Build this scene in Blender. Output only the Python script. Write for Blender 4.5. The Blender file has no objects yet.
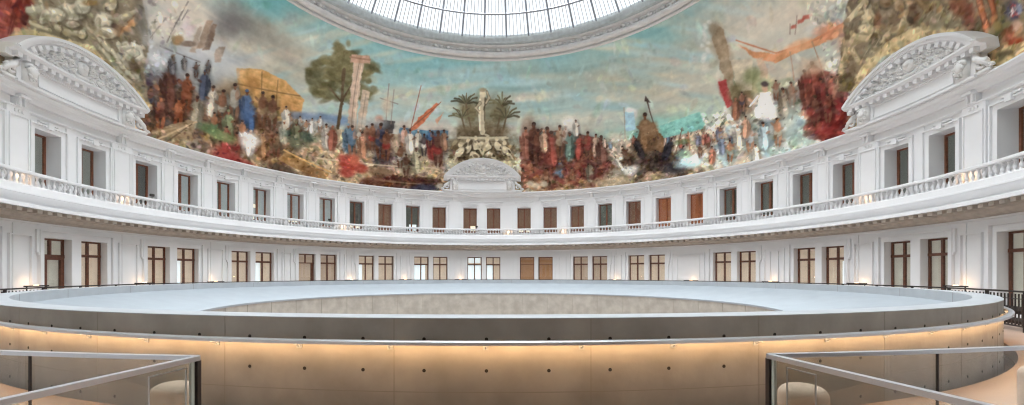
import bpy, math, random
import numpy as np
from mathutils import Vector, Matrix

C = bpy.context.scene.collection
PI = math.pi
EYE = 1.5                      # eye height above the passage floor; heights h below are metres above the eye
def pol(t, r, z=0.0):          # t in degrees, 0 = far side of the rotunda (+Y)
    a = math.radians(t)
    return (r*math.sin(a), r*math.cos(a), z)

# ------------------------------------------------------------------ materials
def mat(name, col, rough=0.6, metal=0.0, noise=0.0, scale=3.0, bump=0.0, bscale=30.0, emit=None, estr=0.0, spec=0.5, coat=0.0, col2=None, nscale=None):
    m = bpy.data.materials.new(name); m.use_nodes = True
    nt = m.node_tree; b = nt.nodes['Principled BSDF']
    b.inputs['Base Color'].default_value = (*col, 1)
    b.inputs['Roughness'].default_value = rough
    b.inputs['Metallic'].default_value = metal
    b.inputs['Specular IOR Level'].default_value = spec
    b.inputs['Coat Weight'].default_value = coat
    b.inputs['Coat Roughness'].default_value = 0.03
    if emit:
        b.inputs['Emission Color'].default_value = (*emit, 1); b.inputs['Emission Strength'].default_value = estr
    tc = nt.nodes.new('ShaderNodeTexCoord')
    if noise > 0 or col2:
        n = nt.nodes.new('ShaderNodeTexNoise'); n.inputs['Scale'].default_value = scale; n.inputs['Detail'].default_value = 6
        nt.links.new(tc.outputs['Object'], n.inputs['Vector'])
        r = nt.nodes.new('ShaderNodeValToRGB')
        c2 = col2 if col2 else tuple(c*(1-noise) for c in col)
        r.color_ramp.elements[0].position = 0.32; r.color_ramp.elements[1].position = 0.68
        r.color_ramp.elements[0].color = (*c2, 1)
        r.color_ramp.elements[1].color = (*(tuple(min(1, c*(1+noise*0.5)) for c in col)), 1)
        nt.links.new(n.outputs['Fac'], r.inputs['Fac']); nt.links.new(r.outputs['Color'], b.inputs['Base Color'])
    if bump > 0:
        n2 = nt.nodes.new('ShaderNodeTexNoise'); n2.inputs['Scale'].default_value = bscale; n2.inputs['Detail'].default_value = 5
        nt.links.new(tc.outputs['Object'], n2.inputs['Vector'])
        bp = nt.nodes.new('ShaderNodeBump'); bp.inputs['Strength'].default_value = bump; bp.inputs['Distance'].default_value = 0.02
        nt.links.new(n2.outputs['Fac'], bp.inputs['Height']); nt.links.new(bp.outputs['Normal'], b.inputs['Normal'])
    return m

def glass_mat(name, tint, gloss=0.08, rough=0.0):
    m = bpy.data.materials.new(name); m.use_nodes = True
    nt = m.node_tree; nt.nodes.clear()
    out = nt.nodes.new('ShaderNodeOutputMaterial'); mx = nt.nodes.new('ShaderNodeMixShader')
    t = nt.nodes.new('ShaderNodeBsdfTransparent'); t.inputs['Color'].default_value = (*tint, 1)
    g = nt.nodes.new('ShaderNodeBsdfGlossy'); g.inputs['Roughness'].default_value = rough
    f = nt.nodes.new('ShaderNodeLayerWeight'); f.inputs['Blend'].default_value = 0.5
    p = nt.nodes.new('ShaderNodeMath'); p.operation = 'POWER'; p.inputs[1].default_value = 5.0
    k = nt.nodes.new('ShaderNodeMath'); k.operation = 'MULTIPLY_ADD'; k.inputs[1].default_value = 0.6; k.inputs[2].default_value = gloss
    nt.links.new(f.outputs['Facing'], p.inputs[0]); nt.links.new(p.outputs[0], k.inputs[0]); k.use_clamp = True
    nt.links.new(k.outputs[0], mx.inputs[0]); nt.links.new(t.outputs[0], mx.inputs[1]); nt.links.new(g.outputs[0], mx.inputs[2])
    nt.links.new(mx.outputs[0], out.inputs['Surface'])
    return m

M = {}
M['plaster'] = mat('white_plaster', (0.80, 0.80, 0.81), 0.55, noise=0.035, scale=0.8, bump=0.05, bscale=8)
M['relief'] = mat('carved_plaster', (0.80, 0.79, 0.78), 0.6, noise=0.08, scale=5)
M['stone'] = mat('cornice_stone', (0.74, 0.72, 0.68), 0.6, noise=0.10, scale=2.0)
M['bracket_stone'] = mat('dark_bracket_stone', (0.50, 0.44, 0.38), 0.65, noise=0.15, scale=3.0)  # darker stone tone for the brackets and the moulding beneath the cornice
M['ring'] = mat('oculus_cornice_plaster', (0.76, 0.745, 0.73), 0.55, noise=0.08, scale=2.0)
M['ringw'] = mat('oculus_gutter', (0.55, 0.60, 0.61), 0.5, noise=0.15, scale=4.0)
M['wood_mid'] = mat('brown_wood', (0.23, 0.085, 0.045), 0.38, noise=0.3, scale=9)
M['wood'] = mat('stained_wood', (0.15, 0.056, 0.032), 0.35, noise=0.35, scale=9)
M['wood_red'] = mat('warm_wood', (0.36, 0.12, 0.05), 0.4, noise=0.3, scale=9)
M['pane'] = glass_mat('window_glass', (0.92, 0.94, 0.93), 0.06)
M['roof_pane'] = glass_mat('roof_glass', (0.97, 0.985, 0.99), 0.04)
M['rail_glass'] = glass_mat('balustrade_glass', (0.93, 0.93, 0.915), 0.06)
M['edge_glass'] = mat('polished_glass_edge', (0.55, 0.62, 0.58), 0.2)
M['concrete'] = mat('cast_concrete', (0.30, 0.284, 0.254), 0.6, noise=0.20, scale=2.2, bump=0.12, bscale=14)
M['joint'] = mat('concrete_joint', (0.24, 0.22, 0.19), 0.8)
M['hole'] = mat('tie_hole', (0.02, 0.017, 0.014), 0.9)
M['coping'] = mat('pale_coping', (0.34, 0.36, 0.38), 0.45, noise=0.08, scale=2)
M['deck'] = mat('pale_walkway', (0.235, 0.262, 0.285), 0.5, noise=0.06, scale=1.5)
M['metal'] = mat('satin_metal', (0.60, 0.62, 0.66), 0.32, metal=0.6)
M['dark'] = mat('dark_iron', (0.035, 0.028, 0.026), 0.5, metal=0.3)
M['led'] = mat('warm_light_strip', (1, 0.8, 0.5), 0.5, emit=(1.0, 0.60, 0.29), estr=32.0)
M['lens'] = mat('lamp_lens', (1, 0.8, 0.6), 0.4, emit=(1.0, 0.66, 0.38), estr=6.0)
M['floor'] = mat('pale_stone_floor', (0.36, 0.26, 0.20), 0.45, noise=0.12, scale=0.9)
M['steel'] = mat('grey_steel', (0.27, 0.29, 0.33), 0.5, metal=0.2)
M['cream'] = mat('cream_fabric', (0.64, 0.50, 0.39), 0.9, noise=0.08, scale=12, bump=0.2, bscale=120)
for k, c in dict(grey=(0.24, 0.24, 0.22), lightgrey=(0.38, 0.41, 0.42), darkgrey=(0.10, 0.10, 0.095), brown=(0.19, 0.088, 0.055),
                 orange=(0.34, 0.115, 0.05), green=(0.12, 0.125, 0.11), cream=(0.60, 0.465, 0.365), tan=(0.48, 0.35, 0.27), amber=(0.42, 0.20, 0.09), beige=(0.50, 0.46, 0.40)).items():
    M['b_'+k] = mat('glow_blind_'+k, c, 0.6, noise=0.10, scale=2.5, emit=c, estr={'cream':0.66,'beige':0.5,'tan':0.55,'amber':0.34,'orange':0.5,'brown':0.45,'lightgrey':0.45,'grey':0.35,'green':0.35}.get(k,0.2))  # emission put into the blinds stands in for room light behind them
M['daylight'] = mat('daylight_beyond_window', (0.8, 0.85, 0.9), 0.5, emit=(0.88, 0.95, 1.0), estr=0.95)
M['lit'] = mat('window_reflection_glow', (0.8, 0.7, 0.6), 0.5, emit=(1.0, 0.86, 0.68), estr=1.1)  # glowing patches painted behind upper panes to imitate reflections of warm lights

# ------------------------------------------------------------------ mesh collector
class MB:
    def __init__(s): s.v = []; s.f = []; s.m = []
    def add(s, vs, fs, mi=0):
        o = len(s.v); s.v += [tuple(v) for v in vs]; s.f += [tuple(i+o for i in f) for f in fs]; s.m += [mi]*len(fs)
    def box(s, x0, x1, y0, y1, z0, z1, mi=0, X=None):
        vs = [(x, y, z) for x in (x0, x1) for y in (y0, y1) for z in (z0, z1)]
        if X: vs = [X(*p) for p in vs]
        s.add(vs, [(0,1,3,2),(4,6,7,5),(0,4,5,1),(2,3,7,6),(0,2,6,4),(1,5,7,3)], mi)
    # prism swept round the axis: profile is a closed list of (r, h)
    def sweep(s, t0, t1, prof, step=1.0, mi=0, closed=False):
        n = max(1, int(math.ceil((t1-t0)/step - 1e-6))); k = len(prof); vs = []; fs = []
        m = n if closed else n+1
        for i in range(m):
            t = t0 + (t1-t0)*i/n
            for r, h in prof: vs.append(pol(t, r, EYE+h))
        for i in range(n):
            a = i*k; b = ((i+1) % m)*k
            for j in range(k):
                jj = (j+1) % k
                fs.append((a+j, a+jj, b+jj, b+j))
        if not closed: fs.append(tuple(range(k))); fs.append(tuple(reversed(range(n*k, n*k+k))))
        s.add(vs, fs, mi)
    def arc(s, t0, t1, r0, r1, h0, h1, step=1.0, mi=0, closed=False):
        s.sweep(t0, t1, [(r0,h0),(r1,h0),(r1,h1),(r0,h1)], step, mi, closed)
    def tube(s, pts, rad, n=6, mi=0):
        pts = [Vector(p) for p in pts]; vs = []; fs = []
        for i, p in enumerate(pts):
            d = (pts[min(i+1, len(pts)-1)] - pts[max(i-1, 0)]).normalized()
            up = Vector((0,0,1)) if abs(d.z) < 0.9 else Vector((1,0,0))
            a = d.cross(up).normalized(); b = d.cross(a)
            rr = rad[i] if isinstance(rad, (list, tuple)) else rad
            for j in range(n):
                q = 2*PI*j/n; vs.append(p + a*(rr*math.cos(q)) + b*(rr*math.sin(q)))
        for i in range(len(pts)-1):
            for j in range(n):
                fs.append((i*n+j, i*n+(j+1) % n, (i+1)*n+(j+1) % n, (i+1)*n+j))
        fs.append(tuple(reversed(range(n)))); fs.append(tuple(range((len(pts)-1)*n, len(pts)*n)))
        s.add(vs, fs, mi)
    def lathe(s, prof, c=(0,0,0), n=12, mi=0, X=None):
        vs = []; fs = []; k = len(prof)
        for r, z in prof:
            for j in range(n):
                q = 2*PI*j/n; vs.append((c[0]+r*math.cos(q), c[1]+r*math.sin(q), c[2]+z))
        for i in range(k-1):
            for j in range(n): fs.append((i*n+j, i*n+(j+1) % n, (i+1)*n+(j+1) % n, (i+1)*n+j))
        fs.append(tuple(reversed(range(n)))); fs.append(tuple(range((k-1)*n, k*n)))
        if X: vs = [X(*p) for p in vs]
        s.add(vs, fs, mi)
    def blob(s, c, rx, ry, rz, X=None, rot=0.0, mi=0, nu=8, nv=5):
        vs = []; fs = []; cr, sr = math.cos(rot), math.sin(rot)
        for i in range(nv+1):
            p = PI*i/nv
            for j in range(nu):
                q = 2*PI*j/nu
                x = rx*math.sin(p)*math.cos(q); z = rz*math.sin(p)*math.sin(q); y = ry*math.cos(p)
                x, z = x*cr - z*sr, x*sr + z*cr
                v = (c[0]+x, c[1]+y, c[2]+z); vs.append(X(*v) if X else v)
        for i in range(nv):
            for j in range(nu): fs.append((i*nu+j, i*nu+(j+1) % nu, (i+1)*nu+(j+1) % nu, (i+1)*nu+j))
        s.add(vs, fs, mi)
    def build(s, name, mats, parent=None, smooth=False, loc=None, fix=True):
        me = bpy.data.meshes.new(name)
        vs = s.v
        if loc: vs = [(a-loc[0], b-loc[1], c-loc[2]) for a, b, c in vs]
        me.from_pydata(vs, [], s.f)
        if not isinstance(mats, (list, tuple)): mats = [mats]
        for m in mats: me.materials.append(m)
        me.polygons.foreach_set('material_index', s.m)
        me.polygons.foreach_set('use_smooth', [smooth]*len(s.f))
        me.update()
        if fix:
            import bmesh
            bm = bmesh.new(); bm.from_mesh(me); bmesh.ops.recalc_face_normals(bm, faces=bm.faces); bm.to_mesh(me); bm.free()
        o = bpy.data.objects.new(name, me); C.objects.link(o)
        if loc and parent is None: o.location = loc
        if parent: o.parent = parent
        return o

def tag(o, label=None, cat=None, group=None, kind=None):
    if label: o['label'] = label
    if cat: o['category'] = cat
    if group: o['group'] = group
    if kind: o['kind'] = kind
    return o
def struct(o, label=None):
    o['kind'] = 'structure'
    if label: o['label'] = label
    return o
def empty(name, loc=(0,0,0), rz=0.0):
    o = bpy.data.objects.new(name, None); C.objects.link(o); o.location = loc; o.rotation_euler = (0,0,rz)
    o.empty_display_size = 0.2
    return o
def kids(o): return [c for c in C.objects if c.parent == o]
def copy_tree(o, parent=None):
    c = o.copy(); C.objects.link(c); c.parent = parent
    for k in kids(o): copy_tree(k, c)
    return c

# ------------------------------------------------------------------ measures
RW = 17.95          # face of both window walls
ATT = [-101.7,-93.2,-86.56,-78.04,-70.68,-63.31,-55.86,-48.45,-41.04,-33.74,-26.51,-19.33,-12.29,-3.92,2.49,10.8,17.87,25.07,32.33,39.6,46.9,54.28,61.63,69.08,76.53,83.86,92.37,99.0,108.1]
LOW = [(-107.4,-102.2),(-91.7,-86.38),(-75.86,-70.62),(-60.21,-55.2),(-45.72,-40.61),(-31.31,-26.31),(-17.05,-12.0),(-2.7,2.36),(11.61,16.61),(25.93,30.97),(40.27,45.29),(60.25,65.43),(76.8,81.92),(92.43,97.8),(108.1,113.3)]
ATT = [-145.9,-138.5,-131.2,-123.8,-116.4,-109.1] + ATT + [115.5,122.8,130.2,137.6,144.9]
LOW = [(-148.0,-142.8),(-134.5,-129.3),(-121.0,-115.8)] + LOW + [(123.6,128.8),(139.0,144.2)]
WA = 1.15/RW*180/PI/2        # half width of an upper window in degrees
WL = 1.23/RW*180/PI/2
A_TOP, A_BOT = 5.66, 3.52
L_TOP, L_BOT = 1.45, -1.2

# ------------------------------------------------------------------ walls
def wall_with_openings(name, centres, hw, r0, r1, h0, h1, ot, ob, t0, t1, label):
    b = MB(); edges = [t0]
    for c in centres: edges += [c-hw, c+hw]
    edges.append(t1)
    for i in range(0, len(edges), 2): b.arc(edges[i], edges[i+1], r0, r1, h0, h1)
    for c in centres:
        b.arc(c-hw, c+hw, r0, r1, ot, h1); b.arc(c-hw, c+hw, r0, r1, h0, ob)
    return struct(b.build(name, M['plaster']), label)
wall_with_openings('wall_upper', ATT, WA, RW, RW+0.55, 2.6, 7.0, A_TOP, A_BOT, -180, 180, 'curved white plaster wall of the upper storey')
flat = [t for p in LOW for t in p]
wall_with_openings('wall_lower', flat, WL, RW, RW+0.32, -1.5, 2.6, L_TOP, L_BOT, -170.4, 170.4, 'curved white plaster wall of the lower storey')

# backing wall behind every window (rooms beyond) - closes the building
b = MB(); b.arc(-170.4, 170.4, RW+0.95, RW+1.15, -1.5, 7.0, step=3)
struct(b.build('wall_outer', M['plaster']), 'outer wall behind the window openings')

# portal where the viewer stands
b = MB()
b.box(-3.35, -3.05, -22.4, -17.68, 0, 3.55); b.box(3.05, 3.35, -22.4, -17.68, 0, 3.55)
struct(b.build('wall_portal', M['plaster']), 'side walls of the open portal')
b = MB(); b.box(-3.05, 3.05, -22.4, -22.2, 0, 3.3)
struct(b.build('wall_back', M['plaster']), 'back wall of the portal')
b = MB(); b.box(-3.05, 3.05, -22.4, -17.9, 3.3, 3.55)
struct(b.build('ceiling_portal', M['plaster']), 'ceiling of the portal')
b = MB(); b.arc(170.4, 189.6, RW, RW+1.15, 2.05, 2.7, step=1)
struct(b.build('wall_lintel', M['plaster']), 'lintel over the portal')

# ------------------------------------------------------------------ floor
b = MB()
b.sweep(0, 360, [(14.82,-1.5),(18.4,-1.5),(18.4,-1.8),(14.82,-1.8)], step=2, closed=True)
b.box(-3.05, 3.05, -22.3, -18.0, -0.29, -0.001)
struct(b.build('floor', M['floor']), 'pale stone floor of the ring passage')
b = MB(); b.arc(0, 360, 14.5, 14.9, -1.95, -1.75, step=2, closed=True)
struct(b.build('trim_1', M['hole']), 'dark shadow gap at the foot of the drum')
b = MB(); b.lathe([(11.2,-4.2),(11.2,-4.0)], n=96)
struct(b.build('floor_rotunda', M['floor']), 'rotunda floor inside the drum')

# ------------------------------------------------------------------ mouldings on the walls
b = MB()
# balcony cornice with modillions
b.sweep(-180, 180, [(18.3,3.02),(17.36,3.02),(17.34,3.00),(17.34,2.94),(17.40,2.92),(17.50,2.84),(17.62,2.70),(17.62,2.58),(17.14,2.55),(17.12,2.53),(17.12,2.41),(18.3,2.41)], step=1.0, closed=True)
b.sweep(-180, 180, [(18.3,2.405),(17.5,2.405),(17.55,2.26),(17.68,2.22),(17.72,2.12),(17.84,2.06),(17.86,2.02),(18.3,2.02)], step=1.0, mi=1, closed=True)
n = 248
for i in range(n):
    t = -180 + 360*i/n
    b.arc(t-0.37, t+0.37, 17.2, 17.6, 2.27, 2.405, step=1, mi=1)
b.sweep(-170, 170, [(17.84,2.00),(17.97,2.00),(17.97,1.93),(17.88,1.94)], step=1.5)
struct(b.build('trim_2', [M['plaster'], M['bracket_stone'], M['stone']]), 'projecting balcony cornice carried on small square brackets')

b = MB()
b.sweep(-180, 180, [(18.2,6.93),(17.52,6.93),(17.50,6.86),(17.56,6.80),(17.64,6.76),(17.66,6.68),(17.76,6.62),(17.80,6.52),(18.2,6.52)], step=1.0, closed=True)
b.sweep(-180, 180, [(18.0,6.23),(17.82,6.23),(17.82,6.17),(17.90,6.13),(18.0,6.13)], step=1.0, closed=True)
struct(b.build('trim_3', M['plaster']), 'moulded white cornice below the painted dome')

# window surrounds of the upper storey, pilasters with triglyph blocks
b = MB()
def frame(b, a0, a1, h0, h1, w, r0, r1, top=True, bot=False, mi=0):
    d = w/RW*180/PI
    b.arc(a0-d, a0, r0, r1, h0-(w if bot else 0), h1+(w if top else 0), step=1, mi=mi)
    b.arc(a1, a1+d, r0, r1, h0-(w if bot else 0), h1+(w if top else 0), step=1, mi=mi)
    if top: b.arc(a0, a1, r0, r1, h1, h1+w, step=1, mi=mi)
    if bot: b.arc(a0, a1, r0, r1, h0-w, h0, step=1, mi=mi)
for c in ATT:
    frame(b, c-WA, c+WA, 3.02, A_TOP, 0.19, RW-0.045, RW+0.01)
    frame(b, c-WA-0.62, c+WA+0.62, 3.02, A_TOP+0.19, 0.055, RW-0.12, RW+0.01)
    b.arc(c-0.4, c+0.4, RW-0.17, RW, A_TOP+0.10, A_TOP+0.34, step=1)
    b.arc(c-1.35, c+1.35, RW-0.11, RW, A_TOP+0.30, A_TOP+0.36, step=1)
struct(b.build('trim_4', M['plaster']), 'stepped plaster surrounds of the upper windows')
b = MB()
PIL = [(a+c)/2 for a, c in zip(ATT[:-1], ATT[1:])] + [ATT[0]-4.2]
for i, c in enumerate(PIL):
    gap = (ATT[i+1]-ATT[i]) if i < len(ATT)-1 else 8
    if gap < 7.0:
        b.arc(c-0.75, c+0.75, RW-0.05, RW, 3.02, 6.15, step=1); continue
    w = 1.12 if gap < 8 else 1.55
    b.arc(c-w, c+w, RW-0.11, RW, 3.02, 6.18, step=1)
    frame(b, c-w+0.35, c+w-0.35, 3.2, 5.85, 0.035, RW-0.15, RW-0.10, True, True)
    for s in (-0.5, 0, 0.5): b.arc(c+s-0.14, c+s+0.14, RW-0.15, RW, 5.98, 6.08, step=1)
    b.arc(c-0.62, c+0.62, RW-0.18, RW, 6.20, 6.60, step=1)
    for s in (-0.36, 0.36): b.arc(c+s-0.16, c+s+0.16, RW-0.26, RW-0.1, 6.24, 6.62, step=1)
    b.arc(c-0.7, c+0.7, RW-0.36, RW, 6.52, 6.62, step=1)
for i in range(14):                      # plain continuation out of view
    c = 150 + i*4.5
    if i % 2 == 0: b.arc(c-1.1, c+1.1, RW-0.085, RW, 3.02, 6.18, step=1)
struct(b.build('trim_5', M['plaster']), 'upper pilasters with grooved blocks under the cornice')

# lower storey surrounds
b = MB()
for a, c in LOW:
    e0, e1 = a-WL, c+WL
    frame(b, e0, e1, -1.5, L_TOP, 0.16, RW-0.03, RW+0.01)
    d = 0.16/RW*180/PI
    frame(b, e0-d-0.15, e1+d+0.15, -1.5, L_TOP+0.24, 0.06, RW-0.12, RW+0.01)
    for s, e in ((-1, e0-d-0.15), (1, e1+d+0.15)):      # ears
        q = sorted((e+s*0.15, e+s*0.52)); b.arc(q[0], q[1], RW-0.075, RW, 0.85, L_TOP+0.295, step=1)
        q = sorted((e+s*0.20, e+s*0.40)); b.arc(q[0], q[1], RW-0.10, RW, 0.75, 0.85, step=1)
    b.arc(a+WL+0.02, c-WL-0.02, RW-0.02, RW+0.01, -1.5, L_TOP, step=1)
for (a, c), (a2, c2) in zip(LOW[:-1], LOW[1:]):
    g0, g1 = c+WL+1.6, a2-WL-1.6
    if g1-g0 > 1.4:
        frame(b, g0+0.3, g1-0.3, -1.3, 1.45, 0.045, RW-0.09, RW, True, True)
        if g1-g0 > 4: frame(b, g0+1.4, g1-1.4, -1.1, 1.3, 0.035, RW-0.08, RW, True, True)
        else:
            b.arc(g0+0.75, g0+0.85, RW-0.04, RW, -1.5, 1.9, step=1)
struct(b.build('trim_6', M['plaster']), 'eared plaster surrounds of the paired lower windows')
b = MB(); b.arc(-170.4, 170.4, RW-0.05, RW, -1.5, -1.2, step=1.5)
for a, c in LOW: pass
struct(b.build('baseboard_lower', M['plaster']), 'plain plinth at the foot of the lower wall')

# ------------------------------------------------------------------ windows
wn = [0]
def window(kind, c, hw, h0, h1, r, blind, extra=None, woodm='wood', label=None):
    wn[0] += 1
    b = MB(); f = 0.075; d = f/RW*180/PI
    b.arc(c-hw, c-hw+d, r, r+0.08, h0, h1, step=2); b.arc(c+hw-d, c+hw, r, r+0.08, h0, h1, step=2)
    b.arc(c-hw+d, c+hw-d, r, r+0.08, h1-f, h1, step=2); b.arc(c-hw+d, c+hw-d, r, r+0.08, h0, h0+f, step=2)
    m = 0.055/RW*180/PI
    if kind == 'upper':
        b.arc(c-m, c+m, r-0.02, r+0.07, h0, h1, step=2)
        b.arc(c-hw, c+hw, r+0.0, r+0.06, h0, h0+0.12, step=2)
    elif kind == 'lower':
        b.arc(c-hw, c+hw, r-0.02, r+0.09, 0.74, 0.86, step=2); b.arc(c-m*0.8, c+m*0.8, r-0.02, r+0.07, h0, h1, step=2)
    elif kind == 'door':
        b.arc(c-hw, c+hw, r-0.02, r+0.09, 0.66, 0.80, step=2)
        b.arc(c-m*0.8, c+m*0.8, r-0.02, r+0.07, 0.8, h1, step=2)
        b.arc(c-hw*0.35-m, c-hw*0.35+m, r-0.04, r+0.07, h0, 0.66, step=2)
        b.arc(c+hw*0.8-m, c+hw*0.8+m, r-0.04, r+0.07, h0, 0.66, step=2)
        b.arc(c-hw*0.35, c+hw*0.8, r-0.04, r+0.07, 0.58, 0.66, step=2)
    elif kind == 'single':
        b.arc(c-hw, c+hw, r-0.02, r+0.07, 0.76, 0.83, step=2); b.arc(c+hw*0.75-m, c+hw*0.75+m, r-0.02, r+0.07, h0, 0.8, step=2)
        b.arc(c-m*.8, c+m*.8, r-0.02, r+0.07, .8, h1, step=2)
    elif kind == 'plain':
        b.arc(c-hw, c+hw, r+0.01, r+0.05, 0.78, 0.82, step=2)
    w = struct(b.build('window_%d' % wn[0], M[woodm]), label)
    g = MB(); g.arc(c-hw+d*0.5, c+hw-d*0.5, r+0.03, r+0.036, h0+0.03, h1-0.03, step=1); g.build('glass', M['pane'], w)
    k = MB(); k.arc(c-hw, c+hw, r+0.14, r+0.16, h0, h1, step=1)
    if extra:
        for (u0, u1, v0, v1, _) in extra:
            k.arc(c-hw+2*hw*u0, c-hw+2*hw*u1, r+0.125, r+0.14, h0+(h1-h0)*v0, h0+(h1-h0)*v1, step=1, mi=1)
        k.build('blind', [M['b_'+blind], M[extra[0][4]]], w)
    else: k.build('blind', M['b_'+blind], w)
    return w
sp = lambda *a: list(a)
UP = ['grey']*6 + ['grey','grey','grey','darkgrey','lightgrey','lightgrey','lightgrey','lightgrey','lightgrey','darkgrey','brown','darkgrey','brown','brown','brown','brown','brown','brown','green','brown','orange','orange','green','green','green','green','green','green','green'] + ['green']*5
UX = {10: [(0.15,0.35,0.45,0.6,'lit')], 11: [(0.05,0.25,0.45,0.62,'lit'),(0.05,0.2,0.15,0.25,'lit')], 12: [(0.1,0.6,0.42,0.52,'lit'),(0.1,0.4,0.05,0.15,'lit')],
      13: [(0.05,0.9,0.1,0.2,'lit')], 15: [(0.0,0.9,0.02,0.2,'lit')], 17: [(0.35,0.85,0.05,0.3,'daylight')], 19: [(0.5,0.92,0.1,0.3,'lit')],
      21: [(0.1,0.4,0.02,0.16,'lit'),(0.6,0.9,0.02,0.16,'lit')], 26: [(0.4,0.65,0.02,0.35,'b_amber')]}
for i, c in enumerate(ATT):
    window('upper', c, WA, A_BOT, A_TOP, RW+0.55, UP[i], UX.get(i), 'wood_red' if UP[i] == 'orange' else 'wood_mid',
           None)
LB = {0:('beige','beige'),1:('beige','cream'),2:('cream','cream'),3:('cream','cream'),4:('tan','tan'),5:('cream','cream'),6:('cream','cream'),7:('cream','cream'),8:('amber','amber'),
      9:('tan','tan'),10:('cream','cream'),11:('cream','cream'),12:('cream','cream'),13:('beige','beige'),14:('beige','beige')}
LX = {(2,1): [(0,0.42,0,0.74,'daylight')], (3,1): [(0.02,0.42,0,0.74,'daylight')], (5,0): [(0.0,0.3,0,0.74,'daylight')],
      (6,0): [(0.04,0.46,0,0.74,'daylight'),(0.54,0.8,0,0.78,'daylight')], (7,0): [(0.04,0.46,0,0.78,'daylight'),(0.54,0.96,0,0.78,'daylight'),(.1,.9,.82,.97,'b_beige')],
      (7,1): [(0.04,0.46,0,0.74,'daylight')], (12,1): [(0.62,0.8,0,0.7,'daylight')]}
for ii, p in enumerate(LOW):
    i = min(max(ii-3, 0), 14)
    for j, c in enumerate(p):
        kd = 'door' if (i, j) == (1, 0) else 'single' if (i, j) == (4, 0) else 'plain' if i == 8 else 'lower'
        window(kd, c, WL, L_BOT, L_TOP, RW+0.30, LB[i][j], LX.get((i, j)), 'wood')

# ------------------------------------------------------------------ balcony balustrade
bal = empty('balustrade', (0,0,EYE+3.02)); tag(bal, 'white stone balustrade ringing the rotunda between the two window storeys', 'balustrade')
RB = 17.6
def bpart(mb, name, m): return mb.build(name, m, bal, smooth=False)
def rel(mb):
    mb.v = [(x, y, z-EYE-3.02) for x, y, z in mb.v]; return mb
b = MB(); b.sweep(-180, 180, [(RB-0.13,3.70),(RB-0.15,3.73),(RB-0.15,3.80),(RB-0.11,3.83),(RB+0.11,3.83),(RB+0.13,3.80),(RB+0.11,3.70)], step=1, closed=True)
rel(b).build('top_rail', M['plaster'], bal)
b = MB(); b.sweep(-180, 180, [(RB-0.13,3.02),(RB-0.13,3.25),(RB-0.1,3.30),(RB+0.1,3.30),(RB+0.12,3.25),(RB+0.12,3.02)], step=1, closed=True)
rel(b).build('base_rail', M['plaster'], bal)
prof = [(0.062,0.0),(0.062,0.035),(0.035,0.05),(0.045,0.09),(0.066,0.14),(0.06,0.18),(0.034,0.26),(0.028,0.30),(0.045,0.315),(0.028,0.33),(0.05,0.36),(0.06,0.365),(0.06,0.40)]
bm_ = MB(); bm_.lathe(prof, n=8)
proto = None
step = 0.78; ts = []
t = -170.82; k = 0
while t < 171:
    ts.append(t); t += step
near = sorted([q for q in ts if abs(q) < 116], key=lambda q: -abs(q))[:100]
for t in near:
    if proto is None:
        proto = bm_.build('baluster', M['plaster'], bal, smooth=True); o = proto
    else:
        o = proto.copy(); C.objects.link(o); o.parent = bal
    o.location = pol(t, RB, 0.28)
b = MB()
for t in ts:
    if t in near: continue
    x, y, z = pol(t, RB, 0.28)
    b.lathe(prof, (x, y, z), n=6)
tag(b.build('balusters', M['plaster'], bal, smooth=True), kind='stuff')

# ------------------------------------------------------------------ painted dome
def prof_r(h): 
    rho = 15.87
    return 18.0 - rho + math.sqrt(max(0, rho*rho - max(0, h-5.6)**2))
b = MB()
hs = [6.4+10.1*i/24 for i in range(25)]
b.sweep(0, 360, [(prof_r(h)+0.12, h) for h in hs] + [(prof_r(h)+0.3, h) for h in reversed(hs)], step=2, closed=True)
struct(b.build('ceiling', M['plaster'], smooth=True), 'curved plaster shell that carries the painting')

# The painting. Canvas unrolled as (angle, height); every stroke is given in degrees and metres on the dome.
NC, NR = 2251, 290
T0, DT, H0, DH = -180.0, 0.16, 6.5, 0.0338
rng = np.random.RandomState(3)
def vnoise(sx, sy, seed, octs=4):
    out = np.zeros((NR, NC), np.float32); amp = 1.0; tot = 0
    r_ = np.random.RandomState(seed)
    for o in range(octs):
        nx = max(2, int(NC/(sx/2**o))); ny = max(2, int(NR/(sy/2**o)))
        g = r_.rand(ny+2, nx+2).astype(np.float32)
        g[:, -1] = g[:, 1]; g[:, -2] = g[:, 0]
        xs = np.linspace(0, nx, NC); ys = np.linspace(0, ny, NR)
        xi = np.floor(xs).astype(int); yi = np.floor(ys).astype(int); xf = xs-xi; yf = ys-yi
        xf = xf*xf*(3-2*xf); yf = (yf*yf*(3-2*yf))[:, None]
        a = g[yi][:, xi]; bb = g[yi][:, xi+1]; c = g[yi+1][:, xi]; d = g[yi+1][:, xi+1]
        out += amp*((a*(1-xf)+bb*xf)*(1-yf) + (c*(1-xf)+d*xf)*yf); tot += amp; amp *= 0.55
    return out/tot
N1 = vnoise(14, 14, 1)*2-1; N2 = vnoise(60, 22, 2)*2-1; N3 = vnoise(6, 6, 5, 3)*2-1; N4 = vnoise(130, 10, 7, 4)*2-1
def hx(s): return np.array(s, np.float32)/255
img = np.zeros((NR, NC, 3), np.float32)
yy = np.linspace(0, 1, NR)[:, None, None]
base_lo = hx((176, 166, 142)); base_mid = hx((169, 178, 166)); base_hi = hx((127, 175, 176))
g1 = np.clip(yy/0.45, 0, 1); g2 = np.clip((yy-0.45)/0.55, 0, 1)
img[:] = (base_lo*(1-g1)+base_mid*g1)*(1-g2) + base_hi*g2
img += (N2[..., None])*np.array([0.10, 0.05, 0.02], np.float32)
lo = np.clip(1-yy/0.22, 0, 1); img[:] = img*(1-lo*0.75) + hx((134, 104, 78))*lo*0.75
JIT = 0.30
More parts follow.
